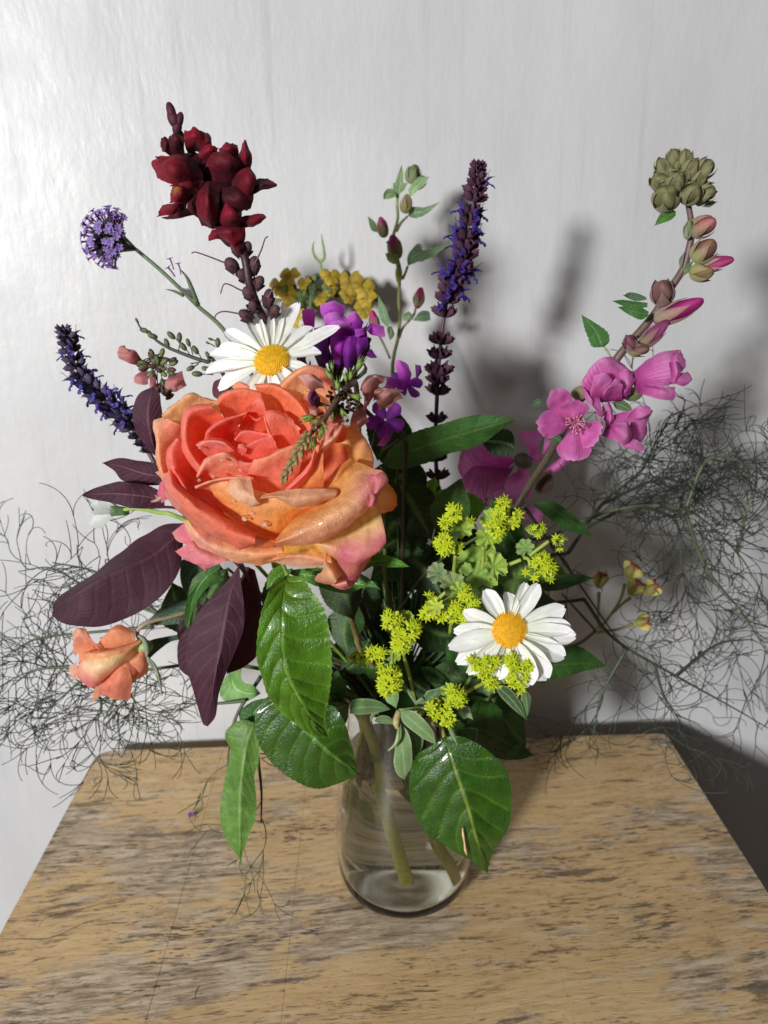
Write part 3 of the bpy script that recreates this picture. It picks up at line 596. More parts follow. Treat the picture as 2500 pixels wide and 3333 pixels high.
petal([rrow(22, (1340,830),(1370,870),(1370,920)), rrow(26, (1390,830),(1410,870),(1395,920)), rrow(20, (1442,845),(1440,890),(1395,944))], ['#D88484', '#DC7490', '#F0B0A8'], nc=16, nr=16, wrinkle=.0012)
# hip, sepals and stem behind
b = Bag(); b.ell(frame(CW(720,760,-44), cdir(.05,.15,1), scale=(.011,.011,.014)), hx('#5C7A2A'), 14, 10); b.obj('hip', 'stem', rose)
tube('stem', [CW(720,770,-52), CW(740,950,-70), S_(1000,2120,.45), S_(1180,2330,.452), S_(1253,2553,.45), S_(1290,2700,.446), S_(1325,2842,.440)], [.0028,.0036,.0040], hx('#6E8A34'), rose, n=60, sides=10, col2=hx('#CCD060'))
for pts in ([(100,850),(130,870),(150,860)], [(78,890),(115,880),(160,850)]):
    tube('sepal', [CW(x, y, -12) for x, y in pts], [.0004,.0011,.0016], hx('#9A7868'), rose, n=8)
# drops of water on the petals
dm = None
m, nt, N, L = nmat('water_drop'); out = N.new('ShaderNodeOutputMaterial'); pr = N.new('ShaderNodeBsdfPrincipled')
pr.inputs['Transmission Weight'].default_value = .9; pr.inputs['Roughness'].default_value = .02; pr.inputs['IOR'].default_value = 1.33
pr.inputs['Base Color'].default_value = (1, .95, .9, 1); L.new(pr.outputs[0], out.inputs[0])
V, F = ell_data(12, 8); dm = mesh('drop', V*np.array([1, 1, .55]), F, None, 'water_drop')
for x, y, w, r in ((640,988,15.2,1.5), (760,1022,14.5,1.6), (612,700,14.5,.7), (500,640,19.5,.8), (560,665,18,.8), (370,565,14,.8), (365,760,17,.9), (450,735,16.5,1.0), (690,955,15.5,.9), (575,885,15,.7), (700,910,20,.6), (470,560,15,.6)):
    o = inst('water_drop', dm, rose, frame(CW(x, y, w+.8), cdir(-.1,.3,1), scale=r*.0011))
# ---------------------------------------------------------------- rose foliage
GL, GR, GV = '#3C7A18', '#6FA048', '#8DB45A'
t = thing('rose_leaf_sprig', 'large glossy serrated green rose leaf hanging straight below the coral rose', 'leaf sprig', in_vase(-.02, -.01, .05), 'rose foliage')
lf = blade('leaf', t, I_, [(775,245),(690,290),(640,380),(605,550),(600,750),(630,880),(680,1030),(750,1130),(870,1230),(960,1290),(1040,1300)],
      [(775,245),(745,380),(735,600),(750,830),(810,980),(890,1120),(960,1230),(1040,1300)],
      [(775,245),(870,270),(950,370),(1010,470),(1035,650),(1045,850),(1035,1000),(1015,1130),(1010,1230),(1040,1300)],
      [.372,.352,.348,.350,.360], 'leaf_glossy', '#426C0E', '#7CA844', edge='#5E8A2C', teeth=30, tamp=.045, fold=(.004,.010), nlat=8, vd=.0009, nc=41, cup=.004, wave=.0008, seed=3, bulge=.0011, nr=170, vmix=.28)
blade('leaflet', t, C, [(860,1265),(800,1300),(775,1350),(768,1420)], [(890,1300),(840,1330),(800,1370),(768,1420)], [(930,1290),(870,1370),(820,1380),(768,1420)], [.385,.38,.378], 'leaf_glossy', '#4E8020', GV, teeth=8)
blade('leaflet', t, C, [(900,1300),(1150,1285),(1350,1330),(1455,1418)], [(900,1310),(1100,1345),(1280,1375),(1455,1418)], [(900,1320),(1090,1405),(1250,1442),(1360,1402),(1455,1418)], [.392,.39,.385], 'leaf_glossy', '#38701A', GV, teeth=18, tamp=.07, seed=5)
blade('leaflet', t, C, [(1330,1240),(1390,1205),(1480,1210),(1560,1235),(1630,1280)], [(1330,1260),(1410,1250),(1510,1255),(1630,1280)], [(1330,1290),(1355,1310),(1410,1270),(1500,1285),(1630,1280)], [.40,.395,.395], 'leaf_matte', '#40781E', GV, teeth=16, tamp=.07, seed=6)
tube('stem', stem_in([I_(775,245,.374), C(860,1240,.40), S_(1000,2000,.43)], -.018, 0), .0011, hx('#6C8C34'), t, n=30)

t = thing('rose_leaf_sprig', 'rose leaf spray with one broad and one long narrow leaf left of the vase', 'leaf sprig', in_vase(-.03, 0, .08), 'rose foliage')
blade('leaflet', t, I_, [(655,1050),(590,1110),(572,1200),(600,1340),(690,1460),(800,1550),(940,1620),(1080,1610),(1240,1550)], [(655,1050),(760,1130),(900,1270),(1050,1410),(1240,1550)],
      [(655,1050),(800,1060),(950,1090),(1080,1120),(1130,1180),(1180,1340),(1240,1550)], [.386,.378,.374,.385], 'leaf_glossy', '#2E5410', '#5C9038', teeth=34, tamp=.03, fold=(.006,.012), nlat=7, vd=.0007, nc=31, cup=.003, seed=11, vmix=.4, bulge=.0009, ribw=.025)
blade('leaflet', t, I_, [(560,1210),(480,1190),(400,1240),(385,1300),(415,1380),(390,1500),(365,1640),(358,1800),(385,1950),(430,2050),(470,2145)], [(560,1210),(520,1300),(490,1450),(465,1650),(460,1850),(465,2000),(470,2145)],
      [(560,1210),(580,1300),(575,1450),(550,1560),(570,1700),(560,1810),(510,1930),(480,2050),(470,2145)], [.384,.376,.372,.376], 'leaf_matte', '#5C8238', '#86A860', teeth=34, tamp=.05, fold=(.010,.004), nlat=10, cup=.002, wave=.0012, seed=12)
blade('leaflet', t, I_, [(570,1215),(470,1195),(470,1130),(550,1070),(650,1045)], [(570,1215),(560,1140),(650,1045)], [(570,1215),(640,1170),(670,1100),(650,1045)], [.392,.396], 'leaf_matte', '#2F5C20', GR, teeth=12, seed=13)
blade('leaflet', t, I_, [(400,880),(340,960),(345,1050),(430,1082),(520,1068),(600,1022)], [(400,880),(430,980),(510,1020),(600,1022)], [(400,880),(470,845),(470,900),(490,945),(550,970),(600,1022)], [.43,.425,.42], 'leaf_matte', '#6E9A50', '#94B878', seed=14, teeth=8)
tube('stem', stem_in([I_(565,1215,.386), I_(640,1060,.395), I_(760,1020,.41), S_(1080,2200,.44)], -.03, .0), .001, hx('#5C7C30'), t, n=30)

t = thing('rose_leaf_sprig', 'broad dark green leaf with a pale torn edge over the right of the vase', 'leaf sprig', in_vase(.02, -.01, .08), 'rose foliage')
blade('leaf', t, K, [(985,440),(860,520),(780,580),(740,720),(750,870),(810,1020),(900,1130),(1000,1200),(1120,1265),(1190,1315),(1240,1380),(1300,1422)], [(985,440),(1040,600),(1100,780),(1160,960),(1210,1150),(1260,1300),(1300,1422)],
      [(985,440),(1100,430),(1240,490),(1370,600),(1440,720),(1452,950),(1420,1090),(1340,1210),(1310,1310),(1300,1422)], [.385,.376,.372,.38], 'leaf_glossy', '#27500A', '#86983C', teeth=44, tamp=.025, fold=(.008,.008), nlat=6, vd=.0006, nc=41, cup=.003, seed=21, vmix=.25, ribw=.022, bulge=.0007)
tube('torn_edge', [K(1118,1095,.3715), K(1124,1150,.371), K(1132,1200,.371), K(1140,1255,.3725), K(1150,1290,.3735)], [.0003,.0008,.0005,.0009,.0003], hx('#D8B48C'), t, n=20)
blade('leaf', t, K, [(1130,400),(1180,480),(1280,560),(1400,600),(1520,603),(1640,575)], [(1130,380),(1300,420),(1450,500),(1640,575)], [(1130,380),(1200,200),(1300,180),(1400,250),(1430,370),(1530,480),(1640,575)], [.41,.42,.43,.44], 'leaf_matte', '#2C541C', '#4A7034', teeth=22, seed=22)
tube('stem', stem_in([K(990,450,.386), K(960,360,.395), K(900,330,.41)], .02, 0), .0013, hx('#8C8A3C'), t, n=20)

t = thing('rose_leaf_sprig', 'long dark serrated leaf pointing right between the blue spike and the pink mallow', 'leaf sprig', in_vase(.01, .01, .09), 'rose foliage')
blade('leaf', t, S_, [(1245,1520),(1270,1462),(1340,1410),(1450,1375),(1560,1350),(1683,1362)], [(1245,1520),(1340,1470),(1450,1430),(1570,1395),(1683,1362)], [(1245,1520),(1330,1525),(1450,1482),(1560,1450),(1620,1408),(1683,1362)], [.45,.44,.43,.43], 'leaf_matte', '#38602A', '#587C3C', teeth=26, tamp=.05, nc=21, seed=31, fold=(-.002,.008))
blade('leaf', t, Lc, [(60,715),(180,705),(280,765),(360,840),(422,912)], [(60,718),(180,755),(300,830),(422,912)], [(60,722),(150,795),(260,875),(422,912)], [.45,.45,.455], 'leaf_matte', '#38602C', '#587C3C', teeth=16, seed=32)
tube('stem', stem_in([S_(1245,1520,.45), S_(1250,1700,.452), S_(1270,2000,.455)], .012, .012), .0013, hx('#5C6C30'), t, n=30)
tube('twig', [S_(1720,1640,.455), S_(1600,1720,.455), S_(1400,1850,.455), S_(1290,2000,.455)], .0008, hx('#4C5C28'), t, n=20)

t = thing('rose_leaf_sprig', 'dark pointed leaves sticking out to the right behind the lower daisy', 'leaf sprig', in_vase(.03, .01, .09), 'rose foliage')
blade('leaf', t, Lc, [(20,1690),(120,1640),(220,1585),(330,1570),(420,1622),(502,1690)], [(20,1715),(180,1690),(340,1680),(502,1690)], [(20,1740),(100,1792),(230,1765),(360,1728),(502,1690)], [.42,.43,.44], 'leaf_matte', '#325A24', '#4C7438', teeth=24, tamp=.05, seed=41)
blade('leaf', t, Lc, [(20,1180),(120,1240),(220,1330),(268,1440),(270,1560)], [(20,1250),(100,1340),(180,1440),(270,1560)], [(20,1400),(60,1500),(150,1560),(270,1560)], [.43,.435,.44], 'leaf_matte', '#2A4A30', '#42644A', teeth=14, seed=42)
blade('leaf', t, Lc, [(60,1195),(200,1148),(320,1140),(432,1162)], [(60,1215),(240,1190),(432,1162)], [(60,1240),(220,1238),(340,1200),(432,1162)], [.43,.44,.445], 'leaf_matte', '#44683A', '#64845A', teeth=10, seed=43)
tube('stem', stem_in([Lc(60,1715,.42), Lc(-60,1700,.43), S_(1580,2280,.44)], .03, .01), .0012, hx('#4C6430'), t, n=30)

t = thing('rose_leaf_sprig', 'folded serrated green leaves tucked under the left side of the coral rose', 'leaf sprig', in_vase(-.03, .01, .09), 'rose foliage')
blade('leaf', t, H, [(1400,350),(1240,440),(1195,560),(1175,700),(1188,790)], [(1400,380),(1300,450),(1225,580),(1188,790)], [(1400,420),(1420,465),(1310,520),(1235,630),(1188,790)], [.40,.395,.40], 'leaf_matte', '#3C6A28', '#6A9250', teeth=26, tamp=.10, seed=51, fold=(.0,-.006))
blade('leaf', t, H, [(1330,330),(1170,330),(1145,400),(1155,500),(1205,580)], [(1330,340),(1230,400),(1200,480),(1205,580)], [(1330,350),(1300,440),(1240,520),(1205,580)], [.412,.412], 'leaf_matte', '#34503A', '#5C7858', seed=52)
blade('leaf', t, H, [(1200,590),(1100,600),(1010,650),(925,748)], [(1200,660),(1060,690),(925,748)], [(1200,730),(1100,745),(1010,752),(925,748)], [.42,.42], 'leaf_matte', '#3C5440', '#5C7858', seed=53)
tube('stem', stem_in([H(1190,660,.42), H(1330,700,.42), S_(900,2100,.43)], -.03, .012), .001, hx('#5C7030'), t, n=30)

# ---------------------------------------------------------------- plum coloured foliage
PU, PV, PD = '#40202E', '#684252', '#38202E'
t = thing('plum_leaf_sprig', 'plum purple leaves with one broad folded leaf reaching left below the coral rose', 'leaf sprig', in_vase(-.03, .01, .1), 'plum foliage')
blade('leaf', t, H, [(1175,100),(1050,110),(900,200),(740,310),(580,420),(440,520),(360,600),(335,680)], [(1175,120),(1090,210),(960,310),(800,380),(640,450),(480,550),(385,620),(335,680)],
      [(1175,140),(1160,300),(1130,420),(1050,540),(930,640),(780,720),(620,765),(460,750),(370,715),(335,680)], [.41,.395,.385,.385], 'leaf_purple', PU, '#583242', nlat=10, vd=.0003, nc=41, fold=(.02,-.002), seed=61, vmix=.5, ribw=.02, wave=.001)
blade('leaf', t, H, [(1520,370),(1400,520),(1280,640),(1200,800),(1180,960),(1215,1120),(1250,1250),(1285,1370),(1320,1395)], [(1520,370),(1460,560),(1425,740),(1400,900),(1370,1050),(1340,1230),(1320,1395)],
      [(1520,370),(1530,480),(1550,620),(1545,780),(1480,950),(1430,1080),(1390,1200),(1370,1330),(1320,1395)], [.395,.382,.376,.38], 'leaf_purple', PU, PV, nlat=8, vd=.0004, nc=31, fold=(.006,.004), seed=62, vmix=.6)
blade('leaf', t, H, [(1280,680),(1150,820),(1125,930),(1145,1030),(1215,1088)], [(1280,700),(1240,860),(1215,1088)], [(1280,720),(1350,850),(1330,980),(1215,1088)], [.395,.392], 'leaf_purple', PU, PV, seed=63)
blade('leaf', t, H, [(1560,380),(1480,600),(1460,800),(1440,1060)], [(1580,380),(1560,700),(1440,1060)], [(1620,400),(1660,600),(1650,900),(1560,1010),(1440,1060)], [.405,.40], 'leaf_purple', '#4C2030', '#643848', seed=64)
tube('stem', stem_in([H(1520,370,.396), H(1300,200,.41), H(1180,110,.41)][::-1]+[S_(900,2000,.43)], -.02, .01), .0012, hx('#4C2834'), t, n=30)
t = thing('plum_leaf_sprig', 'dark purple leaves in a fan at the left of the coral rose', 'leaf sprig', in_vase(-.02, .02, .1), 'plum foliage')
blade('leaf', t, B, [(745,1010),(690,960),(615,850),(583,760),(590,660),(630,580),(720,535)], [(745,1010),(700,850),(685,700),(720,535)], [(745,1010),(745,880),(785,750),(775,650),(765,580),(720,535)], [.42,.415,.42], 'leaf_purple', PU, '#6C4458', nlat=7, nc=21, seed=65, fold=(.004,.004))
blade('leaf', t, B, [(810,1100),(720,1050),(600,1030),(480,1020),(385,1050)], [(810,1150),(650,1120),(520,1080),(385,1050)], [(810,1200),(650,1205),(520,1170),(450,1100),(385,1050)], [.41,.41,.42], 'leaf_purple', PU, '#744A60', nlat=8, nc=21, seed=66, wave=.001)
blade('leaf', t, B, [(800,1260),(680,1200),(560,1178),(470,1180),(350,1215),(245,1267)], [(800,1300),(560,1265),(400,1260),(245,1267)], [(800,1350),(700,1352),(560,1347),(430,1320),(330,1297),(245,1267)], [.405,.40,.41], 'leaf_purple', PU, '#744A60', nlat=9, nc=21, seed=67, wave=.001)
blade('leaf', t, B, [(1210,640),(1130,600),(1130,510),(1185,478)], [(1215,640),(1180,560),(1185,478)], [(1220,640),(1245,570),(1235,500),(1185,478)], [.41,.41], 'leaf_purple', '#5A3038', '#744A50', seed=68)
tube('stem', stem_in([B(780,1000,.42), B(820,1200,.42), S_(700,1700,.43), S_(900,2000,.44)], -.02, .015), .0013, hx('#4C2834'), t, n=30)
tube('leaf_stalk', [B(560,1347,.405), B(700,1352,.405), B(860,1352,.41), B(1000,1400,.42)], .0008, hx('#4C2834'), t, n=12)

# ---------------------------------------------------------------- grey green felted leaves at the mouth of the vase
SG, SV, SE = '#6C8A54', '#8FA878', '#A8B690'
t = thing('felted_leaf_sprig', 'grey green felted sprig of oval leaves spilling over the front of the glass rim', 'leaf sprig', in_vase(.0, -.02, .1))
def sg(Lp, Rp, d, seed=0, col=SG, conv=K):
    n = 7; l = cr([(x, y) for x, y in Lp], n); r = cr([(x, y) for x, y in Rp], n); mid = [tuple(p) for p in (l+r)/2]
    return blade('leaf', t, conv, Lp, mid, Rp, d, 'leaf_felt', col, SV, edge=SE, nlat=6, vd=.0003, nc=15, nr=30, seed=seed, cup=-.0012, ribw=.08, vmix=.3)
sg([(660,250),(690,340),(790,430),(880,480),(925,492)], [(660,250),(760,255),(845,330),(905,410),(925,492)], [.392,.382,.38], 1)
sg([(665,345),(630,500),(622,620),(650,715),(700,748)], [(665,345),(715,400),(752,520),(752,650),(700,748)], [.388,.380,.384], 2)
sg([(735,370),(738,480),(750,560),(790,592)], [(735,370),(822,420),(832,500),(790,592)], [.392,.389], 3, '#587A48')
sg([(600,240),(520,188),(400,170),(320,188),(308,272)], [(600,240),(480,278),(390,284),(308,272)], [.39,.382,.38], 4, '#5E8448')
sg([(645,350),(590,300),(520,298),(486,325)], [(645,350),(580,352),(520,348),(486,325)], [.390,.386], 5, '#62844C')
sg([(640,235),(570,190),(562,120),(600,75)], [(640,235),(660,170),(652,120),(600,75)], [.385,.384], 6, '#7FA468')
sg([(560,230),(500,240),(460,290),(455,345)], [(560,230),(520,270),(480,300),(455,345)], [.388,.384], 7)
sg([(800,240),(780,200),(850,150),(950,110)], [(800,240),(880,200),(950,150),(950,110)], [.40,.40], 8, '#5A7850')
sg([(1090,225),(1130,290),(1195,315)], [(1090,225),(1160,230),(1195,315)], [.39,.388], 9, '#8C9C7C')
sg([(1340,60),(1400,160),(1480,240),(1580,315)], [(1340,60),(1450,90),(1540,200),(1580,315)], [.40,.40], 10, '#3C5A34')
sg([(1560,100),(1540,180),(1560,260),(1580,300)], [(1560,100),(1610,150),(1605,240),(1580,300)], [.402,.402], 11, '#4C6C3C')
sg([(1110,380),(1120,480),(1130,555),(1175,575)], [(1110,380),(1225,390),(1215,500),(1175,575)], [.40,.398], 12, '#5A7450')
sg([(1010,365),(1030,430),(1070,500),(1102,565)], [(1010,365),(1050,400),(1085,480),(1102,565)], [.385,.382], 13, '#7C9468')
sg([(830,190),(860,120),(930,100),(1010,60)], [(830,190),(910,170),(980,130),(1010,60)], [.40,.40], 14, '#4A6C3C')
sg([(690,60),(720,130),(760,190),(790,215)], [(690,60),(735,110),(775,170),(790,215)], [.395,.39], 15, '#6C8C58')
tube('stem', stem_in([K(660,250,.392), K(800,235,.395), K(900,240,.40)], .01, -.01), .0012, hx('#8A9468'), t, n=20)
tube('curled_leaf', [K(660,370,.384), K(655,430,.380), K(635,490,.378), K(583,540,.376)], [.0008,.0012,.0010,.0004], hx('#8FA070'), t, n=16)
tube('stem_shoot', [K(660,250,.392), K(640,330,.388), K(650,380,.386)], [.0016,.0022,.001], hx('#A89A6C'), t, n=12)

# ---------------------------------------------------------------- shaded greenery in the middle of the bouquet
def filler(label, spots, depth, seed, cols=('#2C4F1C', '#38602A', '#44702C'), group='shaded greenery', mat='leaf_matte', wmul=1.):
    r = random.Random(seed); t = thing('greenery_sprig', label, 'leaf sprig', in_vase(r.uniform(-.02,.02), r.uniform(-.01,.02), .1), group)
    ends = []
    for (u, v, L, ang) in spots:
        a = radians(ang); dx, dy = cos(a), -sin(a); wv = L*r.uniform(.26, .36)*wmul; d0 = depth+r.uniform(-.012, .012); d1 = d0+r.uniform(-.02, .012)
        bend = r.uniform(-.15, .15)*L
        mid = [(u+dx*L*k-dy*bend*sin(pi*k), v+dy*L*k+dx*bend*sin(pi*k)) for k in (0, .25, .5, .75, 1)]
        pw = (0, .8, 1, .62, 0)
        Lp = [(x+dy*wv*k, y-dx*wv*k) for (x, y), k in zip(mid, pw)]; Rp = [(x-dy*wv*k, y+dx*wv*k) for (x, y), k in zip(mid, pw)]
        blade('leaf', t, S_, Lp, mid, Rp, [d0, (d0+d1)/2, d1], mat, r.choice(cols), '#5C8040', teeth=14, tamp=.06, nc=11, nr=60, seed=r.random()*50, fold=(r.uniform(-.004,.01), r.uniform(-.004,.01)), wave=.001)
        ends.append(S_(u, v, d0))
    for e in ends[::2]:
        m_ = np.array([VX, VY, .16])
        tube('stem', [e, e*.5+m_*.5+np.array([0,.005,-.01]), m_, in_vase(0, 0, .10)], .0008, hx('#3F5A24'), t, n=16, sides=6)
    return t
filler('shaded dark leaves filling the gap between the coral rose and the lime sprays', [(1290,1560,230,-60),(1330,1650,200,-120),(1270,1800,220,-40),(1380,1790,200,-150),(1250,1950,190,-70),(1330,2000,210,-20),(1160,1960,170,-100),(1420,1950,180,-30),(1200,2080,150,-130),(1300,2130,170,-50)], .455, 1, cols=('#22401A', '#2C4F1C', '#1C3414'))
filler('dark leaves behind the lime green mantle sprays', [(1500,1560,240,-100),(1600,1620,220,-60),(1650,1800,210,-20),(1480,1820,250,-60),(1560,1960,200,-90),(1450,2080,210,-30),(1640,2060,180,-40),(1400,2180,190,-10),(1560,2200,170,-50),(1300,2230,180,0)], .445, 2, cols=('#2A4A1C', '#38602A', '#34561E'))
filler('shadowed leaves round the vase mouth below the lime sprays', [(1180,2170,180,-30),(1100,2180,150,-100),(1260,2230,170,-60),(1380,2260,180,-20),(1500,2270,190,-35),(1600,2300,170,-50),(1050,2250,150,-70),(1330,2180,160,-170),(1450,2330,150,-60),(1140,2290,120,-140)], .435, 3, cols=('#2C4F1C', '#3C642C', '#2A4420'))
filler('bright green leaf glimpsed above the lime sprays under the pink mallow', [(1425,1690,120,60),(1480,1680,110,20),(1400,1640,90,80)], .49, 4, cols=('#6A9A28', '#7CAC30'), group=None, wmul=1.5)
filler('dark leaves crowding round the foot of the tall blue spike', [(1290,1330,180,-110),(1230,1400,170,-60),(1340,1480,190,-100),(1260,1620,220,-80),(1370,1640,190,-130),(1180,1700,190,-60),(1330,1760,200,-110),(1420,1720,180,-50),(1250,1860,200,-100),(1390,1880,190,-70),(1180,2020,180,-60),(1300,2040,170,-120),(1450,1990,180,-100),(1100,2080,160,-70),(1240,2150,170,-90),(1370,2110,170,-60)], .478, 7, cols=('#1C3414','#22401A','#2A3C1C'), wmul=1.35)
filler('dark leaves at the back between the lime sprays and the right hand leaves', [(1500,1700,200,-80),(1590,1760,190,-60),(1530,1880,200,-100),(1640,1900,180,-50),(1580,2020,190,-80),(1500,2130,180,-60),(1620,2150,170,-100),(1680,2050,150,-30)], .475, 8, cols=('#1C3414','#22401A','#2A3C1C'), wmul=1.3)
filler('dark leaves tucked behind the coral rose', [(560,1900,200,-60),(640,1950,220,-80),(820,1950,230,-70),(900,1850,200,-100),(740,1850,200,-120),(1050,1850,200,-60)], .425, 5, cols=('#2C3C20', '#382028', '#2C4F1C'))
t = thing('twig', 'pale bare forked twig leaning in the shadow under the coral rose', 'twig', in_vase(0, .0, .12))
tube('stem', stem_in([J(265,1180,.43), J(230,1080,.425), J(190,950,.42)][::-1], -.005, 0), .0019, hx('#8A7C50'), t, n=24)
tube('side_twig', [J(190,950,.42), J(150,880,.42), J(90,800,.425)], [.0012,.0007], hx('#8A7C50'), t, n=10)
tube('side_twig', [J(200,960,.42), J(215,880,.42), J(160,800,.425)], [.0012,.0007], hx('#8A7C50'), t, n=10)

t = thing('cut_stem', 'brownish green cut stem end standing in the cloudy water at the right', 'stem', S_(1452,2846,.45))
tube('stem', [S_(1330,2330,.455), S_(1384,2675,.452), S_(1425,2780,.450), S_(1452,2846,.448)], [.0032,.0034], hx('#8C9048'), t, n=30, sides=10)
t = thing('cut_stem', 'thin yellow green stem end hanging in the water near the left glass wall', 'stem', S_(1142,2690,.44))
tube('stem', [S_(1190,2330,.452), S_(1155,2480,.446), S_(1144,2580,.440), S_(1142,2692,.438)], [.0012,.0013], hx('#C0C840'), t, n=30, sides=8)
t = thing('sunken_leaves', 'green leaves bent under the water inside the neck of the glass vase', 'leaf sprig', S_(1200,2600,.45))
for Lp, Rp, col, dd in (([(320,740),(280,800),(300,880),(400,940)], [(320,740),(400,780),(420,860),(400,940)], '#5C7C34', .447), ([(430,860),(410,920),(450,990),(525,1015)], [(430,860),(490,880),(520,950),(525,1015)], '#6C9030', .445), ([(560,520),(500,600),(480,700),(520,780)], [(560,520),(620,600),(600,700),(520,780)], '#3C5424', .452), ([(620,600),(640,700),(700,820),(760,880)], [(620,600),(720,660),(760,780),(760,880)], '#4A6428', .456), ([(380,480),(340,560),(360,660),(420,720)], [(380,480),(440,540),(460,640),(420,720)], '#4C4A2C', .449)):
    n_ = 6; l_ = cr(Lp, n_); r_ = cr(Rp, n_)
    blade('leaf', t, K, Lp, [tuple(q) for q in (l_+r_)/2], Rp, [dd, dd-.003], 'leaf_matte', col, '#7C9450', nc=11, nr=24, teeth=0)
# ---------------------------------------------------------------- daisies
def daisy(label, cen, face, rr, rd, petals, stem, group='white ox-eye daisies', name='daisy', yel='#E8B808', shade=0):
    """petals: (azimuth in degrees seen from the front, length, width, bend)"""
    t = thing(name, label, 'daisy', stem[-1], group)
    z = cdir(*face); M = frame(cen, z, x=RC@np.array([0, 1, 0]))
    # frame's x axis = up on the page, y axis = to the left when seen from the front
    for i, (az, L, W, bd) in enumerate(petals):
        V, F, c = petal_data(L, W, prof=((0,.35),(.15,.7),(.45,1),(.8,.92),(.93,.7),(1,.25)), bend=bd+.18*sin(i*2.3), cup=.35+.5*abs(sin(i*1.7)), notch=.05, c0='#E8EBDC', c1='#F6F6FA', nr=16, nc=11, seed=i*3.1, wr=.05)
        g = V.reshape(16, 11, 3); g[:, :, 2] += -.0004*np.cos(np.linspace(-1, 1, 11)*pi*2.5)[None, :]; V = g.reshape(-1, 3)
        Mi = M @ Matrix.Rotation(radians(az+2.5*sin(i*3.7)), 4, 'Z') @ Matrix.Rotation(.16*sin(i*5.1), 4, 'Y') @ Matrix.Translation((0, rd*.72, -.0005+.0006*(i % 3)))
        obj('petal', xf(Mi, V), F, c, 'petal_white', t)
    # the disc: tiny tubular florets on a dome
    b = Bag(); dome = .34
    b.ell(M @ Matrix.Diagonal((rd*.96, rd*.96, rd*dome, 1)), hx('#C8960A'), 20, 10)
    n = 420
    for k in range(n):
        f = (k+.5)/n; r = sqrt(f); a = k*2.39996; x, y = r*cos(a), r*sin(a); zz = sqrt(max(0, 1-.96*r*r))*dome
        nrm = Vector((x*dome, y*dome, .6)).normalized(); p = Vector((x, y, zz))*rd
        s = rd*(.034+.012*r); Mk = M @ frame(p, nrm, scale=(s, s, s*1.5))
        V = np.array([(cos(q*pi/2), sin(q*pi/2), 0) for q in range(4)]+[(0, 0, 1)]); F = [(0,1,4),(1,2,4),(2,3,4),(3,0,4)]
        cc = hx(yel)*(.82+.3*random.random())*(1 if r > .45 else .9); b.add(xf(Mk, V), F, cc)
    b.obj('disc', 'disc', t)
    b = Bag()
    for k in range(26):
        a = k*2*pi/26; V, F, c = petal_data(rd*.9, rd*.3, bend=-.5, c0='#5C7A3C', c1='#3C5424', nr=5, nc=3)
        b.add(xf(M @ Matrix.Rotation(a, 4, 'Z') @ Matrix.Translation((0, rd*.15, -rd*.28)), V), F, c)
    b.ell(M @ Matrix.Translation((0, 0, -rd*.35)) @ Matrix.Diagonal((rd*.6, rd*.6, rd*.3, 1)), hx('#4E6C30'), 12, 6)
    b.obj('sepals', 'leaf_matte', t)
    tube('stem', [np.array(M @ Vector((0, 0, -rd*.4)))]+stem, .0012, hx('#5E7C38'), t, n=40, sides=8)
    return t
# upper daisy: centre S(888,1172)
c1 = S_(885, 1175, .405)
def az(dx, dy): return math.degrees(atan2(-dx, dy)) # from up on the page; frame x = up
# in the frame: rotation a about Z turns +y (page left) ; page-up is +x -> azimuth measured so that a=-90 is up
def A_(deg): return deg-90   # deg: 0 = right? adjusted below
def page(dx, dy):            # azimuth that sends a petal towards (dx right, dy up) on the page
    return math.degrees(atan2(dy, -dx))*-1 if False else math.degrees(atan2(-dy, -dx))
PT = [(.98,.62,.036,.0100,.1),(.75,.95,.026,.008,.3),(.33,1,.034,.0105,.12),(-.05,1,.037,.0105,.1),(-.18,1,.040,.0095,.1),(-.5,.95,.035,.0100,.1),(-.85,.62,.033,.0095,.15),(-.95,.35,.027,.009,.25),(-1,.1,.030,.0095,.25),(-1,-.05,.032,.0100,.25),(-1,-.22,.031,.0105,.3),
      (-.9,-.45,.029,.010,.6),(-.5,-1,.026,.0100,.8),(.15,-1,.014,.0105,1.5),(.6,-.8,.018,.009,1.2),(.9,-.25,.020,.009,.9),(.85,.2,.022,.0085,.7)]
daisy('white ox-eye daisy standing up behind the top of the coral rose', c1, (-.12,.42,.9), 0, .0098,
      [(page(dx, dy), L*.96, W*.86, bd) for dx, dy, L, W, bd in PT], stem_in([S_(900,1300,.425), S_(960,1700,.45)], -.012, .005))
c2 = J(1258, 1040, .362)
PT = [(1,.38,.034,.0105,.2),(1,.06,.036,.0100,.2),(1,-.14,.037,.011,.25),(.98,-.42,.036,.0110,.3),(.62,-.85,.036,.0135,.45),(.40,-1,.033,.012,.6),(.02,-1,.030,.011,.7),(-.3,-1,.029,.010,.7),(-.72,-.78,.033,.0085,.35),(-.93,-.5,.035,.0095,.25),(-1,-.3,.034,.010,.2),(-1,.0,.030,.009,.3),
      (-1,.42,.026,.009,.45),(-.62,1,.024,.0095,.6),(.12,1,.020,.0085,.9),(.40,1,.028,.009,.5),(.58,.82,.030,.0085,.4)]
daisy('white ox-eye daisy facing forward low at the right among lime green sprays', c2, (.05,.12,1), 0, .0098,
      [(page(dx, dy), L*.80, W*1.02, bd) for dx, dy, L, W, bd in PT], stem_in([J(1150,1100,.40), J(900,1500,.42)], .015, -.005), yel='#F0B400')
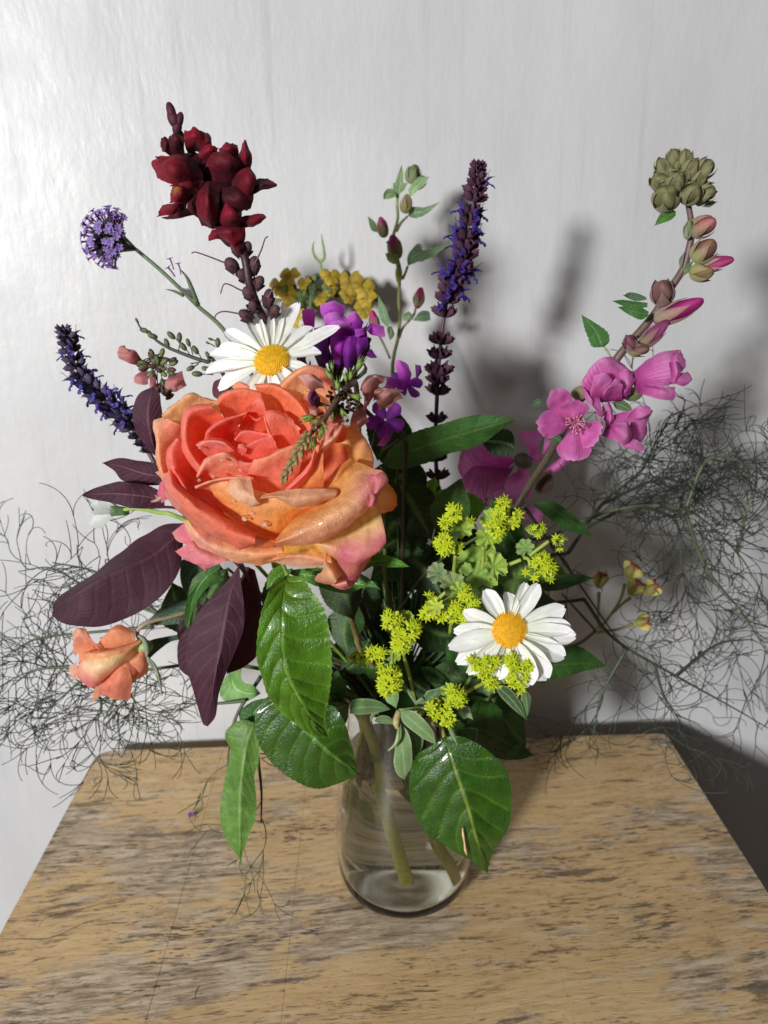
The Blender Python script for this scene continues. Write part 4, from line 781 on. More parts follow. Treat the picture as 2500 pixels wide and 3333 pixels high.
# small daisy seen from behind at the left
t = thing('daisy', 'small white daisy seen from behind at the far left beside the plum leaves', 'daisy', in_vase(-.03, .01, .1))
cc = B(500,1375,.44)
for i, (x, y, dd, w_) in enumerate(((330,1340,0,.010),(290,1330,.004,.006),(285,1478,0,.009),(400,1300,.006,.009),(300,1385,-.004,.004))):
    e = B(x, y, .44+dd); v = Vector(e-cc); L = v.length; V, F, c = petal_data(L, w_, bend=.2, c0='#B8BEB4', c1='#C8CCCC', seed=i)  # white petals greyed, their shade put into the colour
    Mi = frame(cc, cdir(.1,.2,1), x=None); y_ = v.normalized(); z_ = Vector(cdir(.1,.3,1)); x_ = y_.cross(z_).normalized(); z_ = x_.cross(y_)
    Mi = Matrix.Translation(Vector(cc)) @ Matrix(((x_[0],y_[0],z_[0],0),(x_[1],y_[1],z_[1],0),(x_[2],y_[2],z_[2],0),(0,0,0,1)))
    obj('petal', xf(Mi, V), F, c, 'petal_white', t)
b = Bag()
for k in range(16):
    a = k*2*pi/16; p = cc+np.array([0, 0, 0]); q = cc+cdir(-.6+.0*k, .35*cos(a), .35*sin(a))*.006
    b.tube([cc+cdir(.6, .2*cos(a), .2*sin(a))*.005, q], [.0009, .0003], hx('#4E6C38'), 4, 4)
b.obj('sepals', 'leaf_matte', t)
tube('stem', [cc]+[B(560,1362,.438), B(640,1360,.436), B(760,1385,.43), B(900,1420,.425)]+stem_in([S_(800,1800,.44)], -.03, .01), .0013, hx('#8CA850'), t, n=40)
# ---------------------------------------------------------------- blue salvia spikes
def salvia_meshes(calc, calc2, cor, cor2):
    b = Bag()                                     # calyx: a ribbed two lipped bell along +z, 8 mm
    nr, nc = 7, 16; V = []
    for i in range(nr):
        f = i/(nr-1)
        for j in range(nc):
            a = 2*pi*j/nc; r = (.0009+.0016*sin(min(f*1.5, 1)*pi/2)+.0006*f)*(1+.12*cos(a*8)); z = .0075*f
            if i == nr-1: z += .0022*max(0, cos(a*2.5)); r *= 1.08
            V.append((r*cos(a)*.85, r*sin(a), z))
    V = np.array(V); F = gfaces(nr, nc, True); f = (V[:, 2:3]/.0095); c = hx(calc2)*(1-f)+hx(calc)*f; b.add(V, F, c)
    cal = b.mesh('calyx', 'velvet')
    b = Bag()                                     # corolla: tube, arched hood (+y up) and a spoon shaped lower lip
    b.tube([(0,0,.004),(0,.0004,.008),(0,.001,.0115)], [.0011,.0015,.0019], hx(cor2), 8, 8)
    R1 = Matrix.Translation((0, .0012, .0105)) @ Matrix.Rotation(radians(62), 4, 'X')
    V, F, c = petal_data(.0078, .0042, prof=((0,.8),(.5,1),(.85,.7),(1,.2)), bend=-1.15, cup=-1.2, c0=cor2, c1=cor, nr=9, nc=7, seed=1); b.add(xf(R1, V), F, c)
    for ang, L, W in ((0, .0068, .0052), (38, .0045, .003), (-38, .0045, .003)):
        R2 = Matrix.Translation((0, -.0006, .0105)) @ Matrix.Rotation(radians(180+ang), 4, 'Z') @ Matrix.Rotation(radians(38), 4, 'X')
        V, F, c = petal_data(L, W, prof=((0,.4),(.5,.75),(.8,1),(1,.5)), bend=.8, cup=.5, notch=.15, c0=cor2, c1=cor, nr=7, nc=7, seed=ang); b.add(xf(R2, V), F, c)
    b.tube([(0,.003,.012),(.0004,.0062,.0165),(.0008,.0068,.0185)], [.0002,.0002], hx(cor2)*.8, 4, 6)
    return cal, b.mesh('corolla', 'petal_soft')
def salvia(label, path, stations, col, d_up=(0, 1, 0), stem_tail=(), group='blue violet salvia spikes', tipcol='#5A2C50', seed=1):
    """stations: (place along the path 0..1, size, florets in the whorl, share with corollas)"""
    r = random.Random(seed)
    cal, cor = salvia_meshes(*col)
    t = thing('salvia_spike', label, 'flower spike', stem_tail[-1], group)
    pts = cr(path, 200)
    tube('stem', list(pts[::12])+list(stem_tail), [.0005,.0010,.0014,.0015], hx('#4C2C3C'), t, n=120, sides=8)
    for (f, sz, n, cs) in stations:
        i = min(int(f*199), 198); p = pts[i]; ax = Vector(pts[max(i-3, 0)]-pts[min(i+3, 199)]).normalized()   # towards the tip
        u = ax.cross(Vector(cdir(0, 0, 1))).normalized(); v = ax.cross(u); ph = r.uniform(0, 6.28)
        n = max(3, n-2); sz = sz*(.9 if seed == 3 else .8)
        for k in range(n):
            a = ph+2*pi*k/n+r.uniform(-.25, .25); rad = u*cos(a)+v*sin(a); up = .75+.35*r.random()
            d = (rad+ax*up).normalized(); o = inst('calyx', cal, t, frame(Vector(p)+rad*.0012, d, x=rad.cross(ax), scale=sz*r.uniform(.88, 1.12)))
            if r.random() < cs:
                yv = (ax-d*ax.dot(d)).normalized(); xv = yv.cross(d)
                s = sz*r.uniform(.85, 1.15); M = Matrix.Translation(Vector(p)+rad*.0012) @ Matrix(((xv[0],yv[0],d[0],0),(xv[1],yv[1],d[1],0),(xv[2],yv[2],d[2],0),(0,0,0,1))) @ Matrix.Scale(s, 4)
                inst('corolla', cor, o, M)
        for sgn in (1, -1):                       # the pair of pointed bracts under each whorl
            rad = u*sgn; d = (rad*.8+ax*.8).normalized()
            V, F, c = petal_data(.0065*sz, .0038*sz, prof=((0,.5),(.3,1),(.7,.6),(1,.05)), bend=-.5, cup=.6, c0=col[1], c1=tipcol, nr=7, nc=5)
            yv = d; zv = (ax-d*ax.dot(d)).normalized(); xv = yv.cross(zv)
            M = Matrix.Translation(Vector(p)-ax*.001) @ Matrix(((xv[0],yv[0],zv[0],0),(xv[1],yv[1],zv[1],0),(xv[2],yv[2],zv[2],0),(0,0,0,1)))
            obj('bract', xf(M, V), F, c, 'leaf_purple', t)
    return t
dS = .50
pa = [E5(1130,235,dS), E5(1110,400,dS), E5(1085,560,dS), E5(1045,760,dS), E5(1010,980,dS), E5(985,1140,dS), E5(890,1290,dS), E5(850,1440,dS), E5(820,1600,dS), D4(1212,660,dS), D4(1200,800,dS), D4(1190,960,dS), D4(1180,1200,dS), D4(1175,1420,.49), D4(1195,1600,.48)]
st = [(.006,.45,5,0), (.02,.55,6,0), (.04,.62,6,0), (.062,.72,6,0), (.09,.8,6,0), (.118,.85,6,.15), (.15,.85,6,.5), (.19,.9,6,.3), (.225,.95,6,.75), (.262,.95,6,.5), (.298,1,6,.85), (.335,1,6,.8), (.375,1,6,.7), (.41,1.0,6,.9), (.45,1.05,7,.75), (.485,1.,6,.5), (.52,.95,7,.2),
      (.575,.95,7,.12), (.645,.95,7,.0), (.695,1.0,7,0), (.75,1.1,8,0), (.775,1,7,0), (.80,1.0,7,0), (.855,.9,6,0), (.94,1,7,0), (.99,.9,6,0)]
salvia('tall blue violet salvia spike with a brown purple lower half, standing right of centre', pa, st, ('#5C3A50', '#4A2E3C', '#5A48A8', '#4A3488'), stem_tail=stem_in([S_(1430,1700,.47), S_(1400,2000,.46)], .015, .01), seed=3)
dL = .455
pb = [B(118,150,dL), B(145,230,dL), B(175,330,dL), B(215,430,dL), B(295,530,dL), B(390,620,dL), B(490,715,dL), B(575,810,dL), B(650,910,dL), B(705,1000,dL)]
st = [(.01,.5,5,0), (.05,.6,6,0), (.10,.68,6,.1), (.15,.75,6,.3), (.20,.8,6,.3), (.265,.8,6,.5), (.32,.8,6,.55), (.38,.9,6,.4), (.44,.95,6,.75), (.5,.95,6,.75), (.56,1,6,.8), (.62,1,6,.85), (.68,1,7,.85), (.735,1,7,.8), (.79,.95,6,.7), (.85,.85,6,.1), (.91,.8,6,.0), (.97,.7,5,0)]
salvia('smaller blue violet salvia spike leaning out at the upper left', pb, st, ('#5E5470', '#4C4458', '#6C64B4', '#5C549C'), stem_tail=stem_in([S_(560,1600,.45), S_(760,1900,.45)], -.022, .008), tipcol='#4A4468', seed=5)

# ---------------------------------------------------------------- verbena
t = thing('verbena', 'lilac domed verbena head on a long thin grey green stem at the upper left', 'verbena', in_vase(-.012, .012, .1))
dV = .475; vc = A(470,1000,dV)
b = Bag(); b.tube([(0,0,0),(0,0,.004),(0,0,.0055)], [.0005,.0009,.0010], hx('#3E4638'), 6, 5); cal = b.mesh('calyx', 'velvet')
b = Bag(); b.tube([(0,0,.0045),(.0002,0,.008),(0,0,.0105)], [.0004,.00045,.0006], hx('#9A5AA0'), 6, 6)
for k in range(5):
    V, F, c = petal_data(.0027, .0019, prof=((0,.4),(.5,.9),(.85,1),(1,.6)), bend=.3, notch=.25, c0='#8A60B8', c1='#A898D4', nr=4, nc=5, seed=k)
    b.add(xf(Matrix.Translation((0,0,.0104)) @ Matrix.Rotation(2*pi*k/5, 4, 'Z') @ Matrix.Rotation(radians(18), 4, 'X'), V), F, c)
cor = b.mesh('corolla', 'petal_soft')
r = random.Random(4); axv = Vector(cdir(-.93, .12, .45))
for k in range(120):
    f = (k+.5)/120; th = math.acos(1-f*1.18); ph = k*2.39996; u = axv.orthogonal().normalized(); v = axv.cross(u)
    d = (axv*cos(th)+(u*cos(ph)+v*sin(ph))*sin(th)+Vector((r.uniform(-.1,.1), r.uniform(-.1,.1), r.uniform(-.1,.1)))).normalized()
    rad = .0065+.004*(1-f)+r.uniform(-.001, .0008)
    o = inst('calyx', cal, t, frame(Vector(vc)+d*rad*.75, d, scale=1.0, spin=r.uniform(0, 6)))
    if r.random() < .88: inst('corolla', cor, o, frame(Vector(vc)+d*rad*.75, d, scale=r.uniform(.85, 1.1), spin=r.uniform(0, 6)))
b = Bag(); b.ell(frame(vc, axv, scale=(.007,.007,.006)), hx('#3C4434'), 12, 8)
for k in range(9):
    a = k*.7; b.tube([A(605,1060,dV), np.array(vc)+np.array(u*cos(a)+v*sin(a))*.007+np.array(axv)*.001], [.0009,.0005], hx('#56604C'), 5, 5)
b.obj('receptacle', 'stem', t)
tube('stem', [A(605,1060,dV), A(760,1190,dV), A(930,1350,dV), A(1020,1440,dV), A(1240,1659,dV)]+stem_in([S_(880,1350,.465), S_(1050,1800,.46)], -.012, .012), [.0011,.0013,.0014], hx('#5E7054'), t, n=60)
for pts, w in (([(1025,1440),(985,1330),(950,1250),(905,1195)], .002), ([(930,1375),(870,1345),(808,1330)], .0013), ([(1020,1420),(960,1380),(890,1310)], .002)):
    tube('bract', [A(x, y, dV-.001) for x, y in pts], [w*.8, w*.6, .0002], hx('#5A6E50'), t, n=14, mat='leaf_matte')
b = Bag()
for k in range(7): b.tube([A(990,1390,dV), A(890+k*16,1325-abs(k-3)*4,dV-.002)], [.0009,.0008,.0003], hx('#5A5A58'), 5, 6)
b.obj('bud_cluster', 'stem', t)
for k, (x, y, dx, dy) in enumerate(((905,1290,-.6,.8), (880,1250,-.3,1), (925,1285,-.2,1))):
    inst('corolla', cor, t, frame(A(x, y, dV-.003), cdir(dx, dy, .3), scale=1.0))

# ---------------------------------------------------------------- dark red snapdragon
t = thing('snapdragon', 'dark crimson snapdragon spike with seed pods below, tallest flower at the left', 'snapdragon', in_vase(-.008, .006, .1))
dN = .415
def sn(rws, cols=('#38040F', '#6A0A20', '#7C0E28'), d0=dN, **k):
    k.setdefault('seed', len(WM)); k.setdefault('wrinkle', .0016)
    return sheet('petal', [[A(x, y, d0-w*.001) for x, y, w in r] for r in rws], cols, t, mat='velvet', nr=22, nc=22, wscale=95, rag=.0014, **k)
DK = ('#26040E', '#440816', '#52101E'); BR = ('#3C0616', '#760E22', '#84142A')  # dark and lit reds, light and shade put into the petal colour
b = Bag()
for x, y, rx, ry in ((1130,590,.019,.016), (1000,540,.015,.011), (1180,780,.014,.014), (1250,920,.009,.012)): b.ell(frame(A(x, y, dN+.016), cdir(0,0,1), x=RC@np.array([0,1,0]), scale=(ry*.8, rx*.8, .012)), hx('#34040F'), 14, 8)
b.obj('dark_core', 'velvet', t)  # added dark core behind the petals, closes the gaps between them
sn([[(960,420,-4),(1000,410,-4),(1040,420,-4)], [(930,330,4),(1000,310,8),(1075,350,4)], [(940,268,2),(1010,236,6),(1092,290,2)]], BR)
sn([[(1040,470,-2),(1060,460,-2),(1080,450,-2)], [(1060,360,4),(1095,330,6),(1120,370,4)], [(1060,265,0),(1100,290,2),(1115,350,0)]], DK)
sn([[(850,440,-2),(890,440,-2),(940,430,-2)], [(835,350,2),(880,330,6),(930,350,2)], [(832,298,0),(868,277,4),(925,302,0)]], DK)
sn([[(850,440,-4),(860,420,-4),(880,400,-4)], [(800,410,0),(815,360,2),(835,330,0)], [(782,400,-2),(790,310,0),(812,318,-2)]], DK)
sn([[(1050,640,2),(1060,560,4),(1020,460,2)], [(890,625,10),(890,520,16),(900,420,8)], [(800,600,8),(760,500,12),(800,425,6)], [(765,575,2),(713,483,4),(766,430,2)]], BR, seed=3)
sn([[(1050,600,4),(1080,640,4),(1060,670,2)], [(950,600,14),(960,640,12),(960,660,6)], [(830,630,6),(850,635,6),(900,640,2)]], BR)
sn([[(770,440,6),(790,470,10),(800,500,10)], [(740,435,6),(770,460,8),(780,490,8)], [(765,428,2),(770,432,4),(800,440,4)]])
sn([[(1070,470,2),(1110,470,2),(1150,450,2)], [(1040,430,6),(1095,400,10),(1150,400,6)], [(1045,395,4),(1090,353,8),(1165,382,4)]], BR)
sn([[(1180,480,0),(1240,480,0),(1300,460,0)], [(1170,400,6),(1235,390,8),(1300,400,4)], [(1175,378,2),(1225,345,6),(1292,356,2)]])
sn([[(1310,530,-2),(1345,530,0),(1375,510,-2)], [(1300,430,2),(1345,430,6),(1388,440,2)], [(1308,375,0),(1340,312,2),(1370,370,0)]])
sn([[(1130,620,2),(1190,600,4),(1250,600,4),(1320,600,2)], [(1100,520,8),(1170,480,12),(1250,480,12),(1320,500,8)], [(1085,500,6),(1120,430,10),(1210,412,10),(1310,440,4)], [(1080,510,0),(1110,418,4),(1210,398,4),(1318,430,0)]], ('#3A0614','#54081A','#60101F','#4A0818'))
sn([[(1250,580,4),(1260,640,6),(1270,700,4)], [(1350,520,8),(1370,600,12),(1360,690,8)], [(1390,520,2),(1412,590,4),(1395,680,2)]])
sn([[(1390,590,-2),(1385,640,0),(1395,690,-2)], [(1450,572,4),(1450,625,8),(1450,668,4)], [(1500,575,2),(1556,624,4),(1500,655,2)]], DK)
sn([[(1000,640,0),(1000,690,2),(960,750,0)], [(910,615,6),(910,680,10),(890,745,6)], [(850,620,2),(832,690,4),(828,752,2)]], tints=[(A(862,638,dN-.008), .0045, '#B07828', .75)])
sn([[(960,700,0),(950,760,2),(940,800,0)], [(860,740,6),(850,790,10),(860,830,6)], [(785,760,2),(762,800,4),(753,840,2)]])
sn([[(940,760,4),(960,800,4),(1000,830,2)], [(870,820,8),(890,845,8),(920,850,4)], [(780,845,2),(820,862,2),(880,850,0)]], DK)
sn([[(1030,640,2),(1095,600,6),(1175,610,2)], [(1010,720,8),(1090,700,18),(1185,720,8)], [(1020,820,8),(1090,830,16),(1180,820,8)], [(1060,895,2),(1120,926,4),(1185,900,2)]], ('#480818','#6A0E22','#640C20','#4E081A'), seed=5)
sn([[(1050,860,0),(1050,800,2),(1040,700,0)], [(980,820,4),(980,760,8),(1000,700,4)], [(945,805,0),(950,745,2),(985,690,0)]], DK)
sn([[(1180,640,4),(1280,630,8),(1390,640,4)], [(1190,720,8),(1290,720,12),(1395,720,6)], [(1200,810,4),(1290,820,6),(1375,790,2)]], DK)
sn([[(1140,880,4),(1230,900,8),(1330,880,4)], [(1170,830,8),(1240,820,14),(1320,840,8)], [(1200,780,6),(1216,745,10),(1300,810,6)]], BR)
sn([[(1320,840,0),(1325,880,2),(1340,920,0)], [(1400,830,4),(1400,872,8),(1400,908,4)], [(1463,820,2),(1478,848,4),(1432,893,2)]])
sn([[(1140,880,2),(1240,890,6),(1345,880,2)], [(1160,960,6),(1250,950,10),(1345,950,4)], [(1200,1000,2),(1265,1050,4),(1335,1020,0)]])
sn([[(1200,920,2),(1195,960,4),(1195,995,2)], [(1150,930,4),(1140,965,6),(1150,995,4)], [(1125,935,2),(1100,972,2),(1103,1004,0)]])
sn([[(1260,1010,0),(1300,1010,0),(1340,1010,0)], [(1270,1050,4),(1300,1060,6),(1335,1050,4)], [(1290,1085,2),(1312,1090,4),(1335,1080,2)]], DK)
tube('stem', [A(895,250,dN), A(1000,420,dN+.008), A(1200,780,dN+.01), A(1300,1000,dN), A(1345,1130,dN), A(1375,1300,dN), A(1430,1450,dN+.005), A(1500,1600,dN+.01)]+stem_in([S_(920,1250,.44), S_(1080,1700,.45)], -.008, .006), [.001,.0022,.0022,.0022], hx('#3C2028'), t, n=80)
def ovoid(p, d, w, l, col, col2, name='pod', mat='velvet', parent=None, seg=12):
    b = Bag(); b.ell(frame(p, d, scale=(w, w, l)), hx(col), seg, 8, hx(col2)); return b.obj(name, mat, parent if parent is not None else t)
for x, y, dx, dy, w, l in ((845,130,-.3,1,.0022,.0045), (862,185,-.4,.8,.0028,.0045), (885,235,.2,.9,.0024,.004), (900,190,.3,.9,.002,.004)):
    ovoid(A(x, y, dN), cdir(dx, dy, .2), w, l, '#3A2028', '#5C2434', 'bud')
for (x, y, fc, st_) in ((1255,1170,(-.5,.6,.5), [(1190,1145),(1100,1110),(1010,1080),(982,1088)]), (1402,1175,(.25,.85,.5), [(1430,1115),(1455,1060),(1478,990),(1500,975)]), (1372,1360,(-.4,.4,.8), [(1300,1330),(1240,1300),(1200,1298),(1178,1360)]),
                        (1500,1395,(.2,.9,.4), [(1525,1330),(1535,1270),(1550,1262)]), (1350,1510,(-.6,.4,.6), [(1300,1495),(1200,1480),(1150,1500),(1138,1530)]), (1330,1240,(-.2,.2,.8), []), (1430,1290,(.5,.5,.4), []), (1400,1450,(0,.3,.8), []), (1295,1060,(-.3,.5,.6), []), (1350,1060,(.4,.5,.6), []), (1540,1480,(.3,.3,.6), [])):
    o = ovoid(A(x, y, dN+.002), cdir(*fc), .0036*(.8+.35*((x*7) % 10)/10), .0054*(.85+.3*((y*3) % 10)/10), '#33222A', '#5C4044')
    b = Bag()
    for k in range(5):
        a = k*2*pi/5; V, F, c = petal_data(.0066, .0034, bend=-.5, cup=.8, c0='#3C2C2E', c1='#4A2A34', nr=6, nc=5)
        b.add(xf(frame(A(x, y, dN+.002), cdir(*fc)) @ Matrix.Rotation(a, 4, 'Z') @ Matrix.Translation((0,.0022,-.0048)) @ Matrix.Rotation(radians(66), 4, 'X'), V), F, c)
    V, F, c = b.data(); obj('sepals', V, F, c, 'leaf_purple', o)
    if st_: 
        V, F = tube_data([A(a, c_, dN-.001) for a, c_ in [(x, y)]+st_], [.0005, .0004, .0003], 6, 20); obj('style', V, F, hx('#5A3442'), 'stem', o)

# ---------------------------------------------------------------- mallow
MK, MK2, MD = '#CE66AC', '#DC88C4', '#8C246C'
def bud(parent, p, d, w, l, cal, tip, pet=None, plen=0., name='bud', seed=0, rch=None):
    """a swollen bud: furled petals inside five pointed sepals that follow its swell"""
    r = random.Random(seed); M = frame(p, d, spin=r.uniform(0, 2)); nr, nc = 12, 20; V = []; cc = []
    H_ = l*(.95+plen)
    for i in range(nr):
        f = i/(nr-1); th = pi*f
        for j in range(nc):
            a = 2*pi*j/nc; rr = w*.86*sin(th)**.8*(1 if f < .55 else (1-(f-.55)*.55))*(1+.10*cos(3*a+f*5)*(f > .4))
            V.append((rr*cos(a), rr*sin(a), -cos(th)*H_*(1.0 if f < .5 else 1.12)+l*.12)); cc.append(hx(pet or tip)*(1+.25*cos(3*a+f*5)*(f > .35)))
    o = obj(name, xf(M, np.array(V)), gfaces(nr, nc, True), np.array(cc), 'petal_soft', parent)
    reach = rch or r.uniform(.62, .78); c0, c1 = hx(cal), hx(tip)
    for k in range(5):
        nr, nc = 10, 7; V = []; cc = []; a0 = 2*pi*k/5; fl_ = r.uniform(.02, .12)
        for i in range(nr):
            f = i/(nr-1); th = .12+pi*reach*f; half = .66*(1-max(0, (f-.35)/.65)**1.4)+.02
            for j in range(nc):
                s = -1+2*j/(nc-1); a = a0+half*s; rr = w*(sin(th)**.8*1.0+.02+fl_*f**3)*(1+.05*(1-abs(s)))
                V.append((rr*cos(a), rr*sin(a), -cos(th)*l*1.03+(.15*l*f**3))); cc.append((c0*(1-f)+c1*f)*(1-.22*abs(s)**3))
        obj('sepal', xf(M, np.array(V)), gfaces(nr, nc), np.array(cc), 'leaf_felt', o)
    return o
t = thing('mallow', 'tall pink mallow stem with bud cluster on top and open flowers, at the right', 'mallow', in_vase(.02, .01, .1))
dM = .415
tube('stem', [F6(1190,250,dM), F6(1215,400,dM), F6(1240,540,dM), F6(1245,650,dM), F6(1228,750,dM), F6(1190,880,dM), F6(1100,1020,dM), F6(1000,1180,dM), F6(915,1285,dM), F6(830,1380,dM), F6(740,1490,dM), G(960,320,.42), G(800,470,.428), G(700,650,.45), G(600,830,.475), G(500,980,.50)]
     +stem_in([S_(1620,1750,.50), S_(1480,2050,.48)], .02, .008), [.0012,.0019,.0022,.0024,.0026], hx('#6A4C50'), t, n=120, col2=hx('#4C4A30'))
mb = [(1125,130,45,-.2,.9), (1195,140,50,.2,.9), (1050,190,46,-.5,.6), (1140,185,38,0,.5), (1232,205,60,.3,.4), (1330,210,58,.7,.6), (1030,290,55,-.7,.1), (1140,292,62,-.05,.1), (1075,400,82,-.25,0), (1240,372,66,.1,.05), (1340,370,56,.7,-.1), (1100,240,50,-.3,.3), (1190,250,52,.1,.3), (1290,265,52,.5,.3), (1080,330,50,-.5,0), (1180,340,50,0,-.2)]
for k, (x, y, r_, dx, dy) in enumerate(mb):
    w = r_*.4822/2500*dM*1.05; bud(t, F6(x, y, dM-.004-.003*(1 if r_ > 60 else 0)), cdir(dx, dy, .8), w, w*1.02, '#8C9C5C', '#84745C', '#7E8058', -.1, seed=k, rch=.74+.12*((k*7) % 5)/5)
for k, (x, y, w, l, dx, dy, cal, tip, pt, pl) in enumerate(((1312,598,68,72,.5,.1,'#8C8468','#A07C6C','#C07878',.1), (1325,765,72,78,.5,.5,'#8CA048','#9C7C74','#94705C',0), (1390,850,48,80,.9,.1,'#8C9860','#B07080','#A83C74',.35), (1310,905,60,70,.5,-.2,'#98A850','#A08068','#8C7C58',0),
                       (1050,1045,76,82,-.2,.3,'#7C6860','#8C6864','#84605C',0), (1130,1175,66,130,.8,.3,'#8A9068','#B06C7C','#A8307C',.25), (980,1335,52,100,.6,.6,'#7C8450','#8A4C68','#8C3C6C',.2), (835,1385,50,62,-.3,.3,'#7C6C60','#8C6464','#805060',0), (880,1425,48,70,.5,-.1,'#8A9850','#80604C','#7C5C54',0), (1225,620,30,60,-.1,.4,'#8C987C','#90A080','#7C8C60',0))):
    s = .4822/2500*dM; bud(t, F6(x, y, dM-.006), cdir(dx, dy, .5), w*s, l*s, cal, tip, pt, pl, seed=40+k)
def mleaf(conv, Lp, Rp, dep, col='#4C7A3C', seed=0, th=t, teeth=9, rib='#7C9C64'):
    n = 6; l = cr(Lp, n); r_ = cr(Rp, n)
    return blade('leaf', th, conv, Lp, [tuple(p) for p in (l+r_)/2], Rp, dep, 'leaf_matte', col, rib, teeth=teeth, tamp=.12, nlat=5, nc=13, nr=60, seed=seed, vmix=.3)
mleaf(F6, [(1140,495),(1100,480),(1050,495),(1020,530),(996,590)], [(1140,520),(1110,550),(1060,570),(996,590)], [dM-.005, dM-.01], '#5C8C40', 1)
mleaf(F6, [(655,1408),(580,1410),(545,1340),(520,1270),(505,1192)], [(655,1408),(690,1370),(680,1310),(620,1260),(505,1192)], [dM, dM-.008], '#4A7A40', 2)
mleaf(F6, [(950,1140),(860,1150),(780,1130),(710,1098)], [(950,1110),(860,1100),(780,1090),(710,1098)], [dM-.006, dM-.012], '#4A7A44', 3)
mleaf(F6, [(960,1200),(900,1225),(820,1190),(752,1140)], [(960,1170),(880,1130),(810,1130),(752,1140)], [dM-.012, dM-.018], '#528448', 4)
mleaf(F6, [(945,1090),(880,1100),(830,1085),(788,1062)], [(945,1075),(890,1050),(830,1040),(788,1062)], [dM, dM-.004], '#5C7C60', 5)
mleaf(F6, [(1370,430),(1300,460),(1252,432)], [(1370,420),(1310,415),(1252,432)], [dM-.002, dM-.006], '#7C8C64', 6)
mleaf(F6, [(1420,428),(1370,465),(1320,462)], [(1420,428),(1370,425),(1320,462)], [dM-.002, dM], '#4C5C44', 7)
mleaf(F6, [(1050,325),(1000,328),(950,315)], [(1050,318),(1000,310),(950,315)], [dM-.002, dM], '#6C8464', 8)
mleaf(F6, [(1300,300),(1340,310),(1378,295)], [(1300,290),(1330,282),(1378,295)], [dM-.004, dM-.006], '#7C9450', 9)
mleaf(F6, [(1165,870),(1160,820),(1200,765)], [(1180,870),(1190,820),(1200,765)], [dM-.003, dM-.003], '#7C8470', 10, teeth=0)
mleaf(F6, [(1190,930),(1230,900),(1260,825)], [(1200,860),(1230,840),(1260,825)], [dM-.006, dM-.006], '#6C8058', 11, teeth=4)
tube('leaf_stalk', [F6(655,1408,dM), F6(680,1440,dM), F6(700,1480,dM)], .0006, hx('#8C9C74'), t, n=8)
mleaf(G, [(1000,480),(1060,465),(1110,500),(1122,540)], [(1000,480),(1030,520),(1080,530),(1122,540)], [.42,.415], '#3C5C34', 12)
mleaf(G, [(570,460),(540,460),(510,500)], [(570,500),(540,505),(510,500)], [.43,.43], '#3C5C40', 13)
mleaf(G, [(600,690),(640,670),(690,680),(700,720)], [(600,690),(630,710),(670,720),(700,720)], [.44,.44], '#3C5C40', 14)
mleaf(G, [(210,710),(320,640),(400,660),(418,760)], [(210,710),(280,790),(370,800),(418,760)], [.49,.49], '#24401C', 15)
def mp(rws, cols, d0=.41, **k):
    k.setdefault('seed', len(WM)); k.setdefault('stripes', (MD, 11, .6)); k.setdefault('wrinkle', .0009); k.setdefault('rag', .0012)
    return sheet('petal', [[G(x, y, d0-w*.001) for x, y, w in r] for r in rws], cols, t, mat='petal_soft', nr=22, nc=24, **k)
# the open flower
cen = (775,610)
def fan(cx, cy, px, py, tipw, w0=6, w1=10, curl=2, cols=(MD, MK, MK, MK2), base=16, **k):
    dx, dy = px-cx, py-cy; L = sqrt(dx*dx+dy*dy); ux, uy = dx/L, dy/L; nx, ny = -uy, ux; rws = []
    for f, wd, w in ((.08, base, w0-2), (.35, tipw*.55, w0), (.75, tipw, w1), (.97, tipw*.85, w1+curl)):
        rws.append([(cx+ux*L*(f-(.12*abs(s)**2 if f > .5 else 0)*L/L)+nx*wd*s, cy+uy*L*(f-(.12*abs(s)**2 if f > .5 else 0))+ny*wd*s, w-2*abs(s)) for s in (-1, -.5, 0, .5, 1)])
    return mp(rws, cols, **k)
fan(*cen, 640, 400, 78); fan(*cen, 775, 462, 88, w0=8, w1=10); fan(*cen, 925, 700, 92, w0=9, w1=14); fan(*cen, 770, 835, 105, w0=9, w1=12); fan(*cen, 545, 610, 85, w0=6, w1=8)
b = Bag(); rr_ = random.Random(3)
b.tube([G(775,610,.405), G(780,600,.398), G(775,595,.393)], [.0011,.0009,.0006], hx('#C85C98'), 8, 8)
for k in range(26):
    a = rr_.uniform(0, 6.28); q = rr_.uniform(25, 62); h = G(778, 605, .396); e = G(778+q*cos(a), 605+q*sin(a), .392+rr_.uniform(-.002,.003)); b.tube([h, (h+e)/2+np.array([0,-.0006,.0004]), e], .00022, hx('#E89CC0'), 4, 5)
    b.ell(frame(e, (0,-1,0), scale=.0006), hx('#E8A0A8'), 5, 4)
b.obj('stamens', 'petal_soft', t)
# three half closed flowers above, in side view
def S2(rws, cols=(MD, MK, MK2, MK), d0=.415, **k): return mp(rws, cols, d0, **k)
S2([[(960,480,0),(1000,470,0),(1040,470,0),(1090,450,0)], [(830,400,2),(900,330,4),(1000,300,6),(1110,370,2)], [(820,350,0),(880,270,4),(960,215,6),(1120,300,0)], [(830,340,-4),(890,258,0),(1010,205,2),(1140,330,-4)]])
S2([[(940,480,2),(960,470,2),(980,465,2)], [(870,440,8),(900,400,12),(950,420,10)], [(890,330,12),(950,310,16),(995,350,12)], [(900,315,10),(955,303,14),(1002,340,10)]])
S2([[(950,470,4),(1000,465,4),(1060,460,4)], [(945,430,10),(1000,380,14),(1060,400,10)], [(1000,350,12),(1030,335,16),(1075,400,12)]])
S2([[(1060,450,4),(1090,445,4),(1110,430,4)], [(1070,400,6),(1100,370,8),(1130,360,4)], [(1040,300,6),(1100,290,6),(1145,345,2)]])
